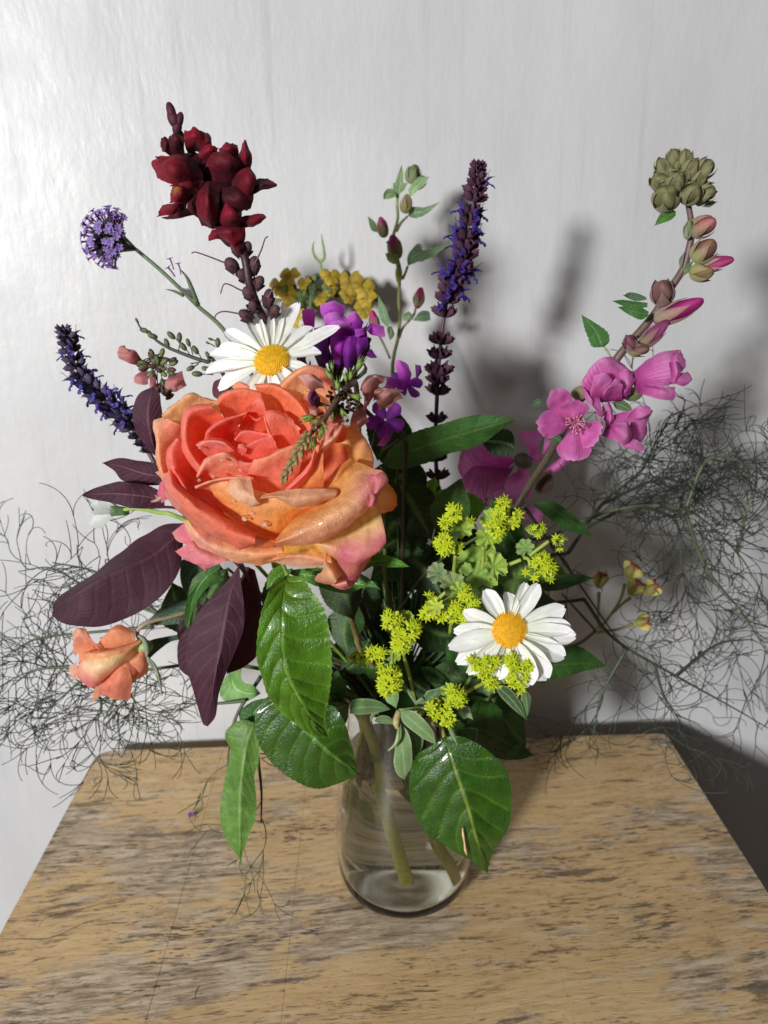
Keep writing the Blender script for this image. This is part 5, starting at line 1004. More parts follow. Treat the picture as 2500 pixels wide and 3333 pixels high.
S2([[(830,420,6),(870,430,6),(920,440,6)], [(820,380,4),(840,460,8),(930,480,8)], [(870,450,10),(890,510,12),(940,540,10)], [(900,480,8),(920,560,10),(965,520,8)]])
for rws in ([[(1130,400,0),(1125,370,0),(1120,340,0),(1120,300,0)], [(1230,400,6),(1230,340,8),(1230,270,6),(1220,220,0)], [(1330,380,8),(1350,320,12),(1340,220,8),(1310,175,2)], [(1370,350,2),(1365,300,6),(1380,210,4),(1412,165,0)]],
            [[(1140,420,4),(1150,390,4),(1140,370,4)], [(1220,440,10),(1240,400,12),(1230,380,8)], [(1300,465,12),(1330,420,14),(1320,385,10)], [(1370,470,10),(1382,420,12),(1378,385,8)]],
            [[(1300,260,6),(1320,230,6),(1340,200,6)], [(1370,300,8),(1380,240,10),(1390,190,8)], [(1420,290,4),(1445,240,6),(1412,168,4)]],
            [[(1340,370,8),(1350,330,8),(1370,300,8)], [(1380,370,12),(1400,340,14),(1410,300,10)], [(1420,380,10),(1465,355,12),(1440,300,8)], [(1430,378,6),(1482,345,10),(1445,290,6)]],
            [[(1330,350,10),(1345,300,10),(1340,240,10)], [(1370,360,14),(1385,300,16),(1375,230,14)], [(1385,365,12),(1405,310,14),(1400,240,12)]]):
    S2(rws)
for rws in ([[(960,650,0),(980,600,0),(990,560,0)], [(1050,620,2),(1080,570,2),(1090,530,0)], [(1150,600,0),(1180,560,0),(1190,520,0)], [(1190,690,-4),(1205,620,-4),(1245,525,-6)]],
            [[(940,680,4),(960,650,4),(975,620,4)], [(1000,700,10),(1020,640,14),(1020,600,10)], [(1060,730,12),(1090,680,16),(1080,600,12)], [(1090,735,6),(1122,670,10),(1100,605,8)]],
            [[(1000,650,6),(1030,690,6),(1060,700,6)], [(1060,740,8),(1110,740,10),(1140,700,8)], [(1110,750,6),(1170,768,8),(1185,735,6)]],
            [[(930,560,0),(960,600,0),(950,650,0)], [(960,500,4),(990,560,6),(980,620,4)], [(975,470,2),(1008,560,4),(1000,600,2)]],
            [[(1090,570,2),(1100,555,2),(1110,540,2)], [(1150,580,4),(1170,560,6),(1160,500,4)], [(1200,550,2),(1240,540,4),(1220,500,2)]],
            [[(1080,680,-6),(1100,640,-6),(1110,600,-6)], [(1150,720,-4),(1160,650,-4),(1170,590,-4)], [(1190,700,-8),(1205,650,-8),(1195,600,-8)]],
            [[(910,700,0),(930,650,0),(940,600,0)], [(930,640,4),(950,580,6),(960,520,4)], [(925,610,2),(935,560,4),(945,500,2)]]):
    S2(rws)
for x, y, d_, fc, s, cl in ((1125,430,.421,(.6,.1,.3),.004,'#5C7038'), (810,420,.418,(.6,.1,.3),.004,'#7C7C58'), (590,960,.525,(.2,.8,.3),.0068,'#4C3420'), (465,830,.535,(-.6,.4,.3),.006,'#3C3020')):
    ovoid(G(x, y, d_), cdir(*fc), s, s*1.3, cl, cl, 'calyx', 'leaf_felt', t)
# flowers in the shade, lower down the stem
for rws in ([[(430,830,0),(400,850,0),(380,870,0),(360,900,0)], [(370,790,4),(260,780,8),(200,860,8),(260,960,4)], [(340,770,2),(210,700,6),(110,760,6),(140,940,2)], [(300,720,-2),(180,708,2),(75,850,2),(110,960,-2)]],
            [[(420,850,4),(400,870,4),(370,880,4)], [(360,960,10),(260,930,12),(180,860,8)], [(340,1060,6),(200,1050,8),(90,950,4)], [(330,1090,0),(220,1090,2),(85,970,0)]],
            [[(430,850,0),(430,880,0),(420,900,0)], [(500,900,4),(440,960,6),(370,940,4)], [(520,1040,2),(450,1060,4),(350,1080,2)]],
            [[(440,1050,-2),(420,1060,-2),(400,1060,-2)], [(520,1100,0),(480,1130,2),(420,1120,0)], [(595,1130,-4),(560,1200,-2),(480,1180,-4)]],
            [[(560,840,2),(540,830,2),(520,820,2)], [(560,730,6),(520,720,6),(480,740,4)], [(600,640,4),(530,650,6),(430,660,2)]],
            [[(560,840,2),(575,820,2),(585,800,2)], [(590,740,8),(620,740,8),(640,720,6)], [(590,650,6),(640,640,6),(680,660,4)]],
            [[(580,900,4),(600,880,4),(620,870,4)], [(640,880,8),(690,840,10),(720,790,8)], [(600,920,6),(700,880,8),(760,820,6)]]):
    S2(rws, d0=.54, stripes=(MD, 7, .35))

# green budded mallow in the middle
t = thing('mallow', 'slender green mallow shoot with closed pink tipped buds beside the tall blue spike', 'mallow', in_vase(.004, .016, .1))
dG = .60
tube('stem', [E5(440,330,dG), E5(395,560,dG), E5(400,720,dG), E5(365,860,dG), E5(360,960,dG), E5(400,1150,dG), E5(415,1280,dG), E5(410,1450,dG), D4(932,440,dG), D4(930,590,dG-.01), D4(895,750,dG-.03), D4(888,900,dG-.04)]+stem_in([S_(1290,1500,.52), S_(1300,1900,.48)], .004, .016), [.0010,.0013,.0014,.0016], hx('#8A9A50'), t, n=90, col2=hx('#4C4030'))
for k, (x, y, w, l, dx, dy, cal, tip, pt, pl) in enumerate(((475,600,50,66,.15,.9,'#9AAC50','#9C8468','#A08C70',.1), (535,330,62,70,.3,.8,'#8C9C70','#7C8458','#78845C',0), (590,400,50,60,.6,.4,'#8CA478','#7C9060','#78845C',0), (265,815,46,70,-.2,.8,'#9AB05C','#A08070','#D06C94',.2), (375,1000,62,84,-.2,.8,'#96A858','#9C7468','#C8588C',.25), (590,1450,50,60,.2,.9,'#8CA46C','#8C8C60','#C43C74',.5), (410,1220,28,80,0,1,'#A8B848','#9CA850','#A0B050',0))):
    s = .3617/2500*dG; bud(t, E5(x, y, dG-.004), cdir(dx, dy, .4), w*s, l*s, cal, tip, pt, pl, seed=80+k)
s = .4822/2500*.58; bud(t, D4(765,520,.58), cdir(-.2,.9,.3), 34*s, 48*s, '#6C8C4C', '#8C6C5C', '#C8407C', .5, seed=95)
def gl(conv, Lp, Rp, dep, col, seed=0, teeth=5): mleaf(conv, Lp, Rp, dep, col, seed, t, teeth, '#A8BE94')
gl(E5, [(390,560),(370,450),(400,330),(435,240)], [(390,560),(440,450),(450,330),(435,240)], [dG,dG-.004], '#86A070', 1, 0)
gl(E5, [(510,530),(500,450),(580,360),(682,345)], [(510,530),(570,480),(640,420),(682,345)], [dG-.008,dG-.012], '#8CAA78', 2, 3)
gl(E5, [(390,520),(340,540),(280,550),(276,520)], [(390,520),(360,460),(310,455),(280,490)], [dG-.004,dG-.008], '#84A070', 3, 4)
gl(E5, [(400,500),(360,460),(360,400)], [(410,510),(460,460),(490,400)], [dG-.006,dG-.008], '#86A274', 4, 0)
gl(E5, [(490,700),(530,620),(640,620),(778,575)], [(490,700),(560,720),(660,680),(778,575)], [dG,dG-.004], '#6A8A64', 5)
gl(E5, [(490,1150),(490,1060),(560,960),(610,960),(620,1010),(730,980),(872,948)], [(490,1150),(560,1120),(640,1100),(740,1050),(872,948)], [dG-.002,dG-.010], '#86A87C', 6, 4)
gl(E5, [(220,850),(160,820),(130,700)], [(220,850),(200,760),(130,700)], [dG,dG-.004], '#7C9C70', 7, 0)
gl(E5, [(430,1140),(330,1120),(290,1040),(340,1035)], [(430,1140),(400,1060),(340,1035)], [dG-.01,dG-.014], '#8CA864', 8, 4)
gl(E5, [(540,1630),(460,1640),(445,1590),(500,1560)], [(540,1630),(540,1590),(500,1560)], [dG-.006,dG-.01], '#8CA480', 9, 0)
gl(E5, [(540,1640),(640,1650),(695,1635)], [(540,1640),(600,1560),(680,1560),(695,1635)], [dG-.004,dG-.006], '#6C8C68', 10, 0)
gl(D4, [(860,560),(810,500),(790,420),(790,330)], [(860,560),(865,500),(840,420),(790,330)], [.585,.58], '#7C9C74', 11, 0)
gl(D4, [(870,640),(850,560),(880,540)], [(870,640),(900,600),(880,540)], [.58,.58], '#4C6438', 12, 0)
tube('leaf_stalk', [E5(490,1150,dG), E5(465,1220,dG), E5(440,1270,dG)], [.0009,.0012], hx('#98AC64'), t, n=8)
tube('leaf_stalk', [E5(490,700,dG), E5(430,760,dG), E5(385,840,dG)], [.0008,.0012], hx('#8C8C64'), t, n=8)
for pts in ([(560,1530),(540,1600),(450,1700),(415,1800)], [(300,930),(330,960),(350,1000)]): tube('bud_stalk', [E5(x, y, dG-.002) for x, y in pts], .0009, hx('#6C6C48'), t, n=10)
tube('bud_stalk', [D4(770,560,.58), D4(820,650,.58), D4(870,760,.575)], .0009, hx('#5C5C3C'), t, n=8)

# ---------------------------------------------------------------- pale yellow flower by the wall
t = thing('yellow_flower', 'pale yellow pouched flowers in a ring close to the wall behind the daisy', 'flower', in_vase(-.004, .02, .1))
dY = .625
b = Bag(); r = random.Random(9)
for k in range(60):
    x, y = 330+r.gauss(0, 75), 320+r.gauss(0, 55); b.ell(frame(D4(x, y, dY+r.uniform(-.004,.008)), cdir(r.uniform(-1,1), r.uniform(-.5,1), .6), scale=(.003,.0025,.004)), hx(r.choice(['#6A7C48','#54683C','#7C8C54'])), 7, 5)
for k in range(22):
    x, y = 560+r.gauss(0, 60), 320+r.gauss(0, 50); b.ell(frame(D4(x, y, dY+.006), cdir(r.uniform(-1,1), r.uniform(-.5,1), .6), scale=(.003,.0025,.004)), hx(r.choice(['#5A6838','#4C5C34'])), 7, 5)
b.obj('calyx_cluster', 'leaf_felt', t)
for k, (x, y, w, h) in enumerate(((190,200,62,58), (120,275,52,60), (175,330,58,55), (150,400,45,60), (285,250,40,45), (470,205,48,62), (470,290,42,48), (400,345,50,60), (600,250,62,78), (590,335,48,52), (690,280,66,70), (705,350,62,60), (690,430,44,60), (240,470,24,60), (260,560,24,70))):
    s = .4822/2500*dY; c = random.choice([('#9C8424','#C8AC3C'), ('#A89030','#D4BC50'), ('#8C7A28','#B89C38')])
    M = frame(D4(x, y, dY-.004), cdir(random.uniform(-.4,.4), random.uniform(-.2,.3), 1), x=RC@np.array([0,1,0]))
    for q, (a_, L_, W_) in enumerate(((55,1.05,1.1), (-55,1.05,1.1), (125,.8,.9), (-125,.8,.9), (180,.95,1.0))):
        V, F, cc_ = petal_data(h*s*L_, w*s*1.25*W_, prof=((0,.4),(.4,.9),(.75,1.05),(1,.6)), bend=1.2, cup=-.5, c0=c[0], c1=c[1], nr=10, nc=9, seed=k+q, wr=.10)
        obj('petal', xf(M @ Matrix.Rotation(radians(a_-90), 4, 'Z') @ Matrix.Rotation(radians(35), 4, 'X'), V), F, cc_, 'petal_soft', t)
tube('stem', [D4(330,330,dY), D4(340,500,dY-.01), D4(360,700,.59)]+stem_in([S_(1150,1500,.52), S_(1250,1900,.48)], -.004, .016), .0014, hx('#6C7C48'), t, n=50)
tube('tendril', [D4(415,230,dY+.004), D4(405,150,dY+.004), D4(400,105,dY+.004)], [.0010,.0009], hx('#7E9658'), t, n=10)
tube('tendril', [D4(400,110,dY+.004), D4(370,85,dY+.004), D4(350,40,dY+.003), D4(350,-5,dY+.002), D4(360,-30,dY+.002)], [.0012,.0012,.0008,.0003], hx('#86A060'), t, n=18)
tube('tendril', [D4(400,110,dY+.004), D4(425,80,dY+.004), D4(422,20,dY+.003), D4(412,-40,dY+.002), D4(405,-80,dY+.002)], [.0012,.0012,.0008,.0003], hx('#86A060'), t, n=18)

# ---------------------------------------------------------------- magenta phlox
t = thing('phlox', 'magenta phlox cluster of long tubed flowers behind the coral rose', 'phlox', in_vase(.0, .008, .1))
dP = .435
def pp(rws, cols=('#742088', '#AC44B4', '#C86CC8'), d0=dP, **k):
    k.setdefault('seed', len(WM)); k.setdefault('wrinkle', .0006)
    return sheet('petal', [[D4(x, y, d0-w*.001) for x, y, w in r] for r in rws], cols, t, mat='petal_soft', nr=18, nc=18, **k)
pp([[(460,520,4),(500,510,4),(540,500,4)], [(410,470,8),(490,430,10),(560,460,6)], [(395,400,6),(480,372,8),(572,405,4)]])
pp([[(490,600,2),(520,580,4),(560,570,4)], [(430,530,10),(510,520,12),(590,520,8)], [(420,470,12),(500,445,14),(570,475,8)]], ('#9838A8','#C068C8','#CC80D0'))
pp([[(500,640,4),(540,620,4),(590,600,4)], [(440,545,12),(520,540,14),(600,545,10)], [(425,530,14),(520,500,15),(605,520,12)]], ('#9838A8','#C068C8','#C874CC'))
pp([[(600,600,6),(640,590,6),(680,570,6)], [(590,530,10),(640,500,12),(690,520,8)], [(575,480,8),(635,446,10),(700,520,4)]])
pp([[(640,620,6),(670,600,8),(700,590,6)], [(630,560,12),(680,560,14),(710,540,8)], [(640,620,12),(700,590,12),(722,515,6)]], ('#6C1C84','#9A38AC','#A848B4'))
pp([[(700,560,2),(720,540,2),(740,520,2)], [(740,600,6),(760,560,6),(780,530,4)], [(800,615,4),(836,610,4),(832,545,2)]])
pp([[(300,560,-4),(330,560,-4),(360,550,-4)], [(280,500,0),(320,480,0),(365,480,0)], [(275,440,0),(310,425,0),(375,432,0)]], ('#8C2C84','#B0409C','#C05CB0'))
pp([[(340,700,0),(380,690,0),(430,670,0)], [(355,620,6),(400,600,6),(450,600,6)], [(360,560,4),(410,545,6),(460,560,4)]], ('#5C1874','#9038A4','#8A30A0'))
pp([[(460,640,2),(520,660,8),(620,640,2)], [(450,560,6),(530,560,12),(620,560,6)], [(470,530,4),(540,530,8),(610,540,4)]], ('#8A1CA0','#B028C0','#A82CB8'))
pp([[(640,790,0),(680,760,0),(720,720,0)], [(690,740,4),(720,720,6),(740,700,4)], [(740,760,2),(782,755,4),(760,725,2)]], ('#40104C','#6C2080','#8030A0'))
for k, (x0, y0, x1, y1, w) in enumerate(((500,620,480,860,.0030), (560,640,520,850,.0034), (450,600,420,800,.0030), (620,600,590,840,.0036), (680,600,640,820,.0034), (400,640,380,760,.0028), (720,620,680,780,.0026))):
    tube('flower_tube', [D4(x0, y0, dP-.004), D4((x0+x1)/2, (y0+y1)/2, dP-.003), D4(x1, y1, dP)], [w*.9, w*.55, w*.35], hx('#5A1870'), t, n=14, mat='petal_soft', col2=hx('#3C1440'))
b = Bag(); r = random.Random(8)
for k in range(26):
    x = r.uniform(280, 720); y = 760+r.uniform(-60, 120)-abs(x-500)*.2; b.tube([D4(x*.3+350, 950, dP+.01), D4(x, y+40, dP+.004), D4(x-8, y-30, dP)], [.0007,.0014,.0002], hx(r.choice(['#2A3A1C','#3C2434','#34482A'])), 5, 7)
b.obj('sepals', 'leaf_matte', t)
def star5(conv, cx, cy, R, d, face, cols=('#5C1474','#8E34A8'), rot=0, n=5, W=.75):
    s = R; M = frame(conv(cx, cy, d), cdir(*face))
    for k in range(n):
        V, F, c = petal_data(s, s*W, prof=((0,.2),(.4,.7),(.75,1),(1,.5)), bend=.35, cup=-.3, c0=cols[0], c1=cols[1], nr=12, nc=9, seed=k+cx, wr=.06)
        obj('petal', xf(M @ Matrix.Rotation(rot+2*pi*k/n, 4, 'Z') @ Matrix.Translation((0, s*.04, 0)) @ Matrix.Rotation(radians(12), 4, 'X'), V), F, c, 'petal_soft', t)
    b = Bag(); b.ell(M @ Matrix.Scale(s*.08, 4), hx('#D8C8D8'), 8, 6); b.obj('flower_eye', 'petal_soft', t)
for (rws, cl) in (([[(480,560,6),(530,560,8),(590,560,6)], [(465,660,10),(530,680,14),(595,660,10)], [(490,790,4),(530,805,8),(575,780,4)]], ('#A024B4','#A42CB4','#782090')), ([[(600,580,6),(650,590,8),(712,570,6)], [(605,680,8),(660,695,12),(722,660,8)], [(620,770,4),(660,790,6),(705,745,4)]], ('#8C289C','#7A2490','#5C1A74')),
                 ([[(360,600,4),(400,610,6),(450,600,6)], [(350,690,6),(400,710,10),(455,700,8)], [(380,790,2),(420,800,4),(455,790,4)]], ('#8830A0','#6C2088','#4A1460')), ([[(560,600,10),(600,610,12),(640,600,10)], [(550,700,12),(590,720,14),(640,700,12)], [(560,820,6),(590,840,8),(625,820,6)]], ('#9428A8','#802494','#501866')),
                 ([[(330,700,-4),(300,720,-4),(280,700,-4)], [(300,760,-2),(260,770,0),(240,740,-2)], [(330,830,-4),(270,820,-4),(250,800,-4)]], ('#3C3428','#4A3C34','#544838'))):
    pp(rws, cl)
star5(D4, 840, 1175, .0115, .42, (-.1,.1,.8), rot=.3)
star5(D4, 985, 930, .0110, .462, (.35,.3,.6), rot=.8)
pp([[(960,1000,0),(980,960,0),(1010,930,0)], [(930,900,4),(970,850,6),(1010,860,2)], [(905,800,4),(925,768,6),(990,800,2)]], d0=.44)
pp([[(950,960,4),(950,930,4),(940,910,4)], [(890,960,8),(880,920,8),(870,885,6)], [(805,975,6),(840,940,8),(850,880,6)]], d0=.435)
pp([[(1000,1000,2),(1020,960,2),(1040,930,2)], [(1040,920,6),(1060,880,6),(1080,860,4)], [(1040,800,4),(1080,810,4),(1090,860,2)]], ('#2C0C34','#4C1858','#642470'), d0=.44)
pp([[(860,1180,4),(870,1200,4),(880,1220,4)], [(840,1260,8),(870,1280,8),(890,1250,6)], [(780,1350,6),(830,1350,8),(850,1290,6)]], d0=.42)
tube('stem', [D4(500,900,dP+.01), D4(800,1200,.44), D4(960,1280,.44), D4(970,1550,.44)]+stem_in([S_(1310,1800,.45)], 0, .008), .0014, hx('#3C3824'), t, n=50)
tube('flower_stalk', [D4(820,1390,.435), D4(900,1330,.435), D4(960,1285,.44)], .0007, hx('#4C3C34'), t, n=8)
tube('flower_stalk', [D4(750,1360,.42), D4(780,1240,.42), D4(830,1185,.42)], .0008, hx('#3C1C34'), t, n=8)
# ---------------------------------------------------------------- the small rosebud at the left
t = thing('rosebud', 'small half open peach rosebud hanging at the far left above the table corner', 'rosebud', in_vase(-.03, 0, .1))
dB = .41
def bp(rws, cols, **k):
    k.setdefault('seed', len(WM)); k.setdefault('wrinkle', .0006)
    return sheet('petal', [[H(x, y, dB-w*.001) for x, y, w in r] for r in rws], [hx(c_)*.72+hx('#FAD8B0')*.28 for c_ in cols], t, nr=20, nc=22, **k)
bp([[(700,1000,-4),(640,940,-6),(600,900,-6)], [(600,900,2),(540,860,4),(500,860,2)], [(560,800,4),(500,790,6),(470,850,2)], [(545,768,0),(490,765,2),(458,800,-2)]], ('#E88850','#EC9878','#EFA898','#E8988C'))
bp([[(720,1000,-2),(600,980,0),(520,980,0)], [(600,880,2),(520,880,4),(480,900,2)], [(560,830,4),(480,830,6),(462,880,2)], [(480,950,0),(470,930,0),(465,900,0)]], ('#E88850','#EC8C6C','#EFA08C','#E08070'))
bp([[(760,960,-4),(800,940,-4),(860,900,-4)], [(640,880,2),(740,880,6),(860,860,4)], [(640,840,4),(720,790,8),(850,800,4)], [(660,820,0),(745,750,2),(862,792,0)]], ('#E8803C','#EA8450','#EC8458','#E07850'))
bp([[(640,920,4),(600,890,4),(560,870,2)], [(600,860,8),(560,820,8),(540,790,6)], [(590,850,4),(560,800,4),(545,775,2)]], ('#E06848','#EC8C74','#F0A494'))
bp([[(690,1000,8),(720,1000,10),(760,980,10),(800,950,8),(870,920,4)], [(560,960,12),(650,990,16),(730,980,16),(800,930,12),(890,870,6)], [(540,925,10),(640,930,16),(740,910,14),(810,885,10),(895,842,4)], [(530,930,4),(640,915,8),(740,895,8),(810,870,4),(890,835,0)]], ('#F2B450','#F4C468','#F2A878','#EE8C6C'), edge='#E88468')
bp([[(560,940,10),(650,950,16),(780,930,14),(880,880,6)], [(510,990,12),(620,1020,20),(740,1000,16),(860,960,6)], [(490,1060,10),(590,1090,18),(680,1070,14),(760,1010,8)], [(510,1110,6),(580,1150,10),(620,1130,10),(700,1080,6)]], ('#F6D48C','#F8E0B4','#F2B09C','#E8808C'), edge='#E06C80', tints=[(H(570,1090,dB-.014), .006, '#E06484', .5)])
bp([[(880,850,0),(900,880,0),(900,920,0)], [(920,880,4),(880,950,8),(820,980,8)], [(945,970,4),(900,1030,8),(790,1060,8)], [(940,1050,0),(840,1110,4),(720,1160,6)]], ('#EC9050','#E8804C','#E8785C','#DC6848'))
bp([[(800,970,8),(770,980,8),(750,990,8)], [(830,1060,12),(760,1060,14),(700,1070,10)], [(840,1130,10),(740,1140,14),(670,1150,8)], [(825,1225,4),(740,1225,8),(662,1195,4)]], ('#EC8C58','#E87854','#E4705C','#D8604C'))
bp([[(720,1080,6),(690,1070,6),(650,1090,4)], [(680,1120,8),(630,1130,8),(600,1150,4)], [(655,1190,6),(610,1220,6),(585,1245,2)]], ('#E07850','#DC6C58','#E08468'))
bp([[(490,980,2),(490,1020,2),(520,1080,0)], [(465,1000,0),(470,1050,0),(490,1090,-2)], [(440,1010,-2),(450,1070,-2),(480,1100,-4)]], ('#E8907C','#EEA898','#F0B4A8'))
bp([[(900,860,-6),(900,900,-6),(900,940,-6)], [(760,840,-2),(740,960,-6),(780,1080,-2)], [(600,870,0),(560,980,-2),(620,1100,0)], [(520,900,-2),(500,990,-2),(560,1090,-2)]], ('#E87C44','#E88058','#E8886C','#E89080'))
bp([[(880,880,2),(880,920,4),(870,960,2)], [(820,960,8),(780,1000,10),(740,1030,8)], [(880,1040,8),(820,1080,12),(740,1120,8)], [(860,1100,4),(800,1140,8),(700,1180,4)]], ('#F0A058','#EA8850','#E87858','#E06C58'))
bp([[(760,1040,4),(700,1040,4),(640,1080,4)], [(780,1120,10),(700,1120,12),(650,1140,8)], [(770,1180,6),(700,1190,8),(650,1190,6)]], ('#E88454','#E67458','#E0685C'))
b = Bag(); b.ell(frame(H(915,890,dB-.002), cdir(.9,.3,.2), scale=(.0042,.0042,.0055)), hx('#88A060'), 12, 8); b.obj('hip', 'stem', t)
for pts, w in (([(880,815),(920,850),(935,920),(925,960)], .0018), ([(935,950),(985,1010),(1010,1090),(1030,1200)], .0010), ([(930,950),(960,1000),(1000,1040)], .0012)):
    tube('sepal', [H(x, y, dB-.005) for x, y in pts], [w*.5, w, w*.25], hx('#8C9C80'), t, n=16, mat='leaf_felt')
blade('leaf', t, H, [(1160,808),(1050,825),(950,850),(925,900),(945,968)], [(1160,820),(1040,860),(945,968)], [(1160,840),(1080,860),(1010,910),(945,968)], [.42,.415], 'leaf_matte', '#2C4834', '#4C6850', seed=71)
tube('stem', [H(900,870,dB), H(872,800,dB), H(905,755,dB), H(970,725,dB+.002), H(1080,700,dB+.006), H(1190,670,dB+.01)]+stem_in([H(1400,640,.43), S_(860,2080,.44)], -.028, .0), .0012, hx('#A08878'), t, n=60, col2=hx('#6C7C40'))

# ---------------------------------------------------------------- pink spikes with tiny buds
PKb = [('#C8787C', '#D89094'), ('#B86C74', '#CC8488')]
def pinkp(conv, rws, d0, cols=('#A85C6C','#C47C80','#D09890'), **k):
    k.setdefault('seed', len(WM)); k.setdefault('wrinkle', .0006)
    return sheet('petal', [[conv(x, y, d0-w*.001) for x, y, w in r] for r in rws], cols, t, mat='petal_soft', nr=16, nc=16, **k)
t = thing('pink_flower_spike', 'thin dark spike with tiny round buds and dusky pink flowers above the plum leaves', 'flower spike', in_vase(-.01, .004, .1), 'dusky pink flower spikes')
d = .44
tube('stem', [B(612,90,d), B(640,140,d), B(700,185,d), B(760,235,d), B(830,275,d), B(920,312,d), B(1010,345,d), B(1090,370,d), B(1160,400,d)]+stem_in([S_(900,1500,.455), S_(1100,1900,.46)], -.01, .006), [.0004,.0008,.0011,.0012,.0012], hx('#3C4438'), t, n=90)
for x, y, x1, y1, s in ((612,88,625,115,.6), (660,155,640,150,1.1), (700,180,690,160,1.0), (720,195,740,200,1.2), (845,190,900,240,1.2), (900,203,895,290,1.2), (815,240,830,275,1.1), (925,265,970,320,1.2), (960,238,990,320,1), (1008,288,1050,350,1.2), (1090,322,1110,370,.9), (1160,240,1160,300,1.2), (1020,450,1130,455,1.3), (975,412,1030,380,1.1), (1080,415,1140,430,1.1), (1110,215,1150,230,.6), (1090,240,1140,265,.5), (985,380,1060,365,.4)):
    b = Bag(); dx, dy = x-x1, y1-y; L = sqrt(dx*dx+dy*dy)+1e-6
    b.tube([B(x1, y1, d), B((x+x1)/2+5, (y+y1)/2, d-.002), B(x, y, d-.003)], .00035, hx('#444C3C'), 4, 6); b.ell(frame(B(x, y, d-.003), cdir(dx/L, dy/L, .2), scale=(.0013*s, .0013*s, .0024*s)), hx('#3E5034'), 8, 6, hx('#6C7450'))
    b.obj('bud', 'leaf_matte', t)
rb = random.Random(12)
for k in range(34):
    a = rb.uniform(0, 6.28); q = rb.uniform(20, 125); x = 745+q*cos(a); y = 400+q*sin(a)*1.15; b = Bag()
    b.tube([B(745, 340, d), B((x+745)/2, (y+340)/2-10, d-.003), B(x, y, d-.004)], .0004, hx('#4C4438'), 4, 6)
    b.ell(frame(B(x, y, d-.004), cdir(cos(a), -sin(a), .4), scale=(.0015, .0015, .0028)), hx(rb.choice(['#4C5C34','#6A7444','#3C2C28','#54382F'])), 8, 6); b.obj('bud', 'leaf_matte', t)
for k in range(14):
    x = 790+rb.uniform(-35, 50); y = 560+rb.uniform(-50, 55); b = Bag(); b.ell(frame(B(x, y, d-.003), cdir(rb.uniform(-1,1), -.6, .4), scale=(.0014, .0014, .003)), hx(rb.choice(['#4A3A30','#5C4C34','#3A2A24'])), 7, 5); b.obj('bud', 'leaf_matte', t)
for rws in ([[(640,400,0),(650,380,0),(655,360,0)], [(560,380,6),(570,330,10),(590,290,6)], [(495,350,4),(480,320,6),(490,290,2)]], [[(640,360,2),(630,340,2),(610,310,2)], [(560,310,8),(550,290,8),(540,280,6)], [(485,300,4),(500,265,4),(535,258,2)]],
            [[(860,440,0),(890,440,0),(920,430,0)], [(810,490,6),(870,500,10),(930,480,6)], [(800,540,4),(870,570,6),(950,530,2)]], [[(850,450,2),(830,470,4),(820,500,2)], [(880,500,8),(860,530,8),(830,540,4)], [(930,540,6),(900,560,6),(860,565,2)]],
            [[(660,420,0),(680,430,0),(700,430,0)], [(600,460,4),(640,480,6),(690,490,4)], [(595,510,2),(640,525,4),(690,520,2)]], [[(700,470,4),(720,470,4),(740,480,4)], [(700,520,6),(720,530,6),(745,520,4)], [(705,575,4),(735,560,4),(765,580,2)]]):
    pinkp(B, rws, d-.002)
t = thing('pink_flower_spike', 'brownish spike of tiny green buds drooping over the right side of the coral rose', 'flower spike', in_vase(.004, -.006, .1), 'dusky pink flower spikes')
d = .345
pth = [Q5(820,360,.375), Q5(740,430,.365), Q5(650,560,.352), Q5(580,660,.345), Q5(500,740,.34), Q5(440,810,.337), Q5(380,900,.334), Q5(320,1010,.332), Q5(250,1130,.331), Q5(190,1235,.331)]
tube('stem', pth[::-1]+[Q5(860,420,.40)]+stem_in([S_(1180,1500,.45), S_(1260,1900,.455)], .004, .0), [.0005,.0010,.0013,.0015,.0014,.0012], hx('#6C4A3C'), t, n=110)
sp = cr(pth[3:], 80)
for k in range(64):
    f = k/63; p = sp[min(int(f*79), 79)]; a = k*2.4; s = .75+.55*sin(f*3.0) if f > .35 else .7
    if f < .35 and k % 2: continue
    o_ = cdir(cos(a), sin(a), .5); q = p+o_*(.0014+.0012*(1-f)); dirn = o_*.6+cdir(-.5, -.8, 0)*.8
    b = Bag(); b.tube([p, q], .0003, hx('#6C5A3C'), 4, 3); b.ell(frame(q, dirn, scale=(.0008*s, .0008*s, .0016*s)), hx(rb.choice(['#7C8440','#8C8C4C','#8C7048','#6C7438'])), 7, 6, hx('#9C8058')); b.obj('bud', 'leaf_matte', t)
for x, y, x1, y1, s in ((885,185,810,330,1.6), (620,280,690,380,1.4), (640,200,650,330,1.0), (808,285,790,350,1.2), (762,300,770,380,1.2), (690,370,700,450,1.5), (430,662,560,620,1.7), (545,790,560,690,1.5), (465,885,480,800,1.4), (555,545,640,560,1.0), (660,610,680,560,1.6), (730,610,700,560,1.4), (600,265,660,370,1.0), (845,470,780,450,1.3), (500,690,560,660,1.0), (575,735,560,700,1.0)):
    s = s*.62; b = Bag(); dx, dy = x-x1, y1-y; L = sqrt(dx*dx+dy*dy)
    b.tube([Q5(x1, y1, .358), Q5((x+x1)/2+4, (y+y1)/2, .356), Q5(x, y, .354)], .0005, hx('#6C5440'), 4, 6)
    M = frame(Q5(x, y, .354), cdir(dx/L, dy/L, .2)); b.ell(M @ Matrix.Diagonal((.0015*s, .0015*s, .0028*s, 1)), hx('#5E7830'), 8, 6, hx('#8AA048'))
    for q in range(4): a = q*pi/2; b.tube([np.array(M @ Vector((.001*s*cos(a), .001*s*sin(a), 0))), np.array(M @ Vector((.0017*s*cos(a), .0017*s*sin(a), .0045*s)))], [.0005*s, .0001], hx('#7C9440'), 4, 3)
    b.obj('bud', 'leaf_matte', t)
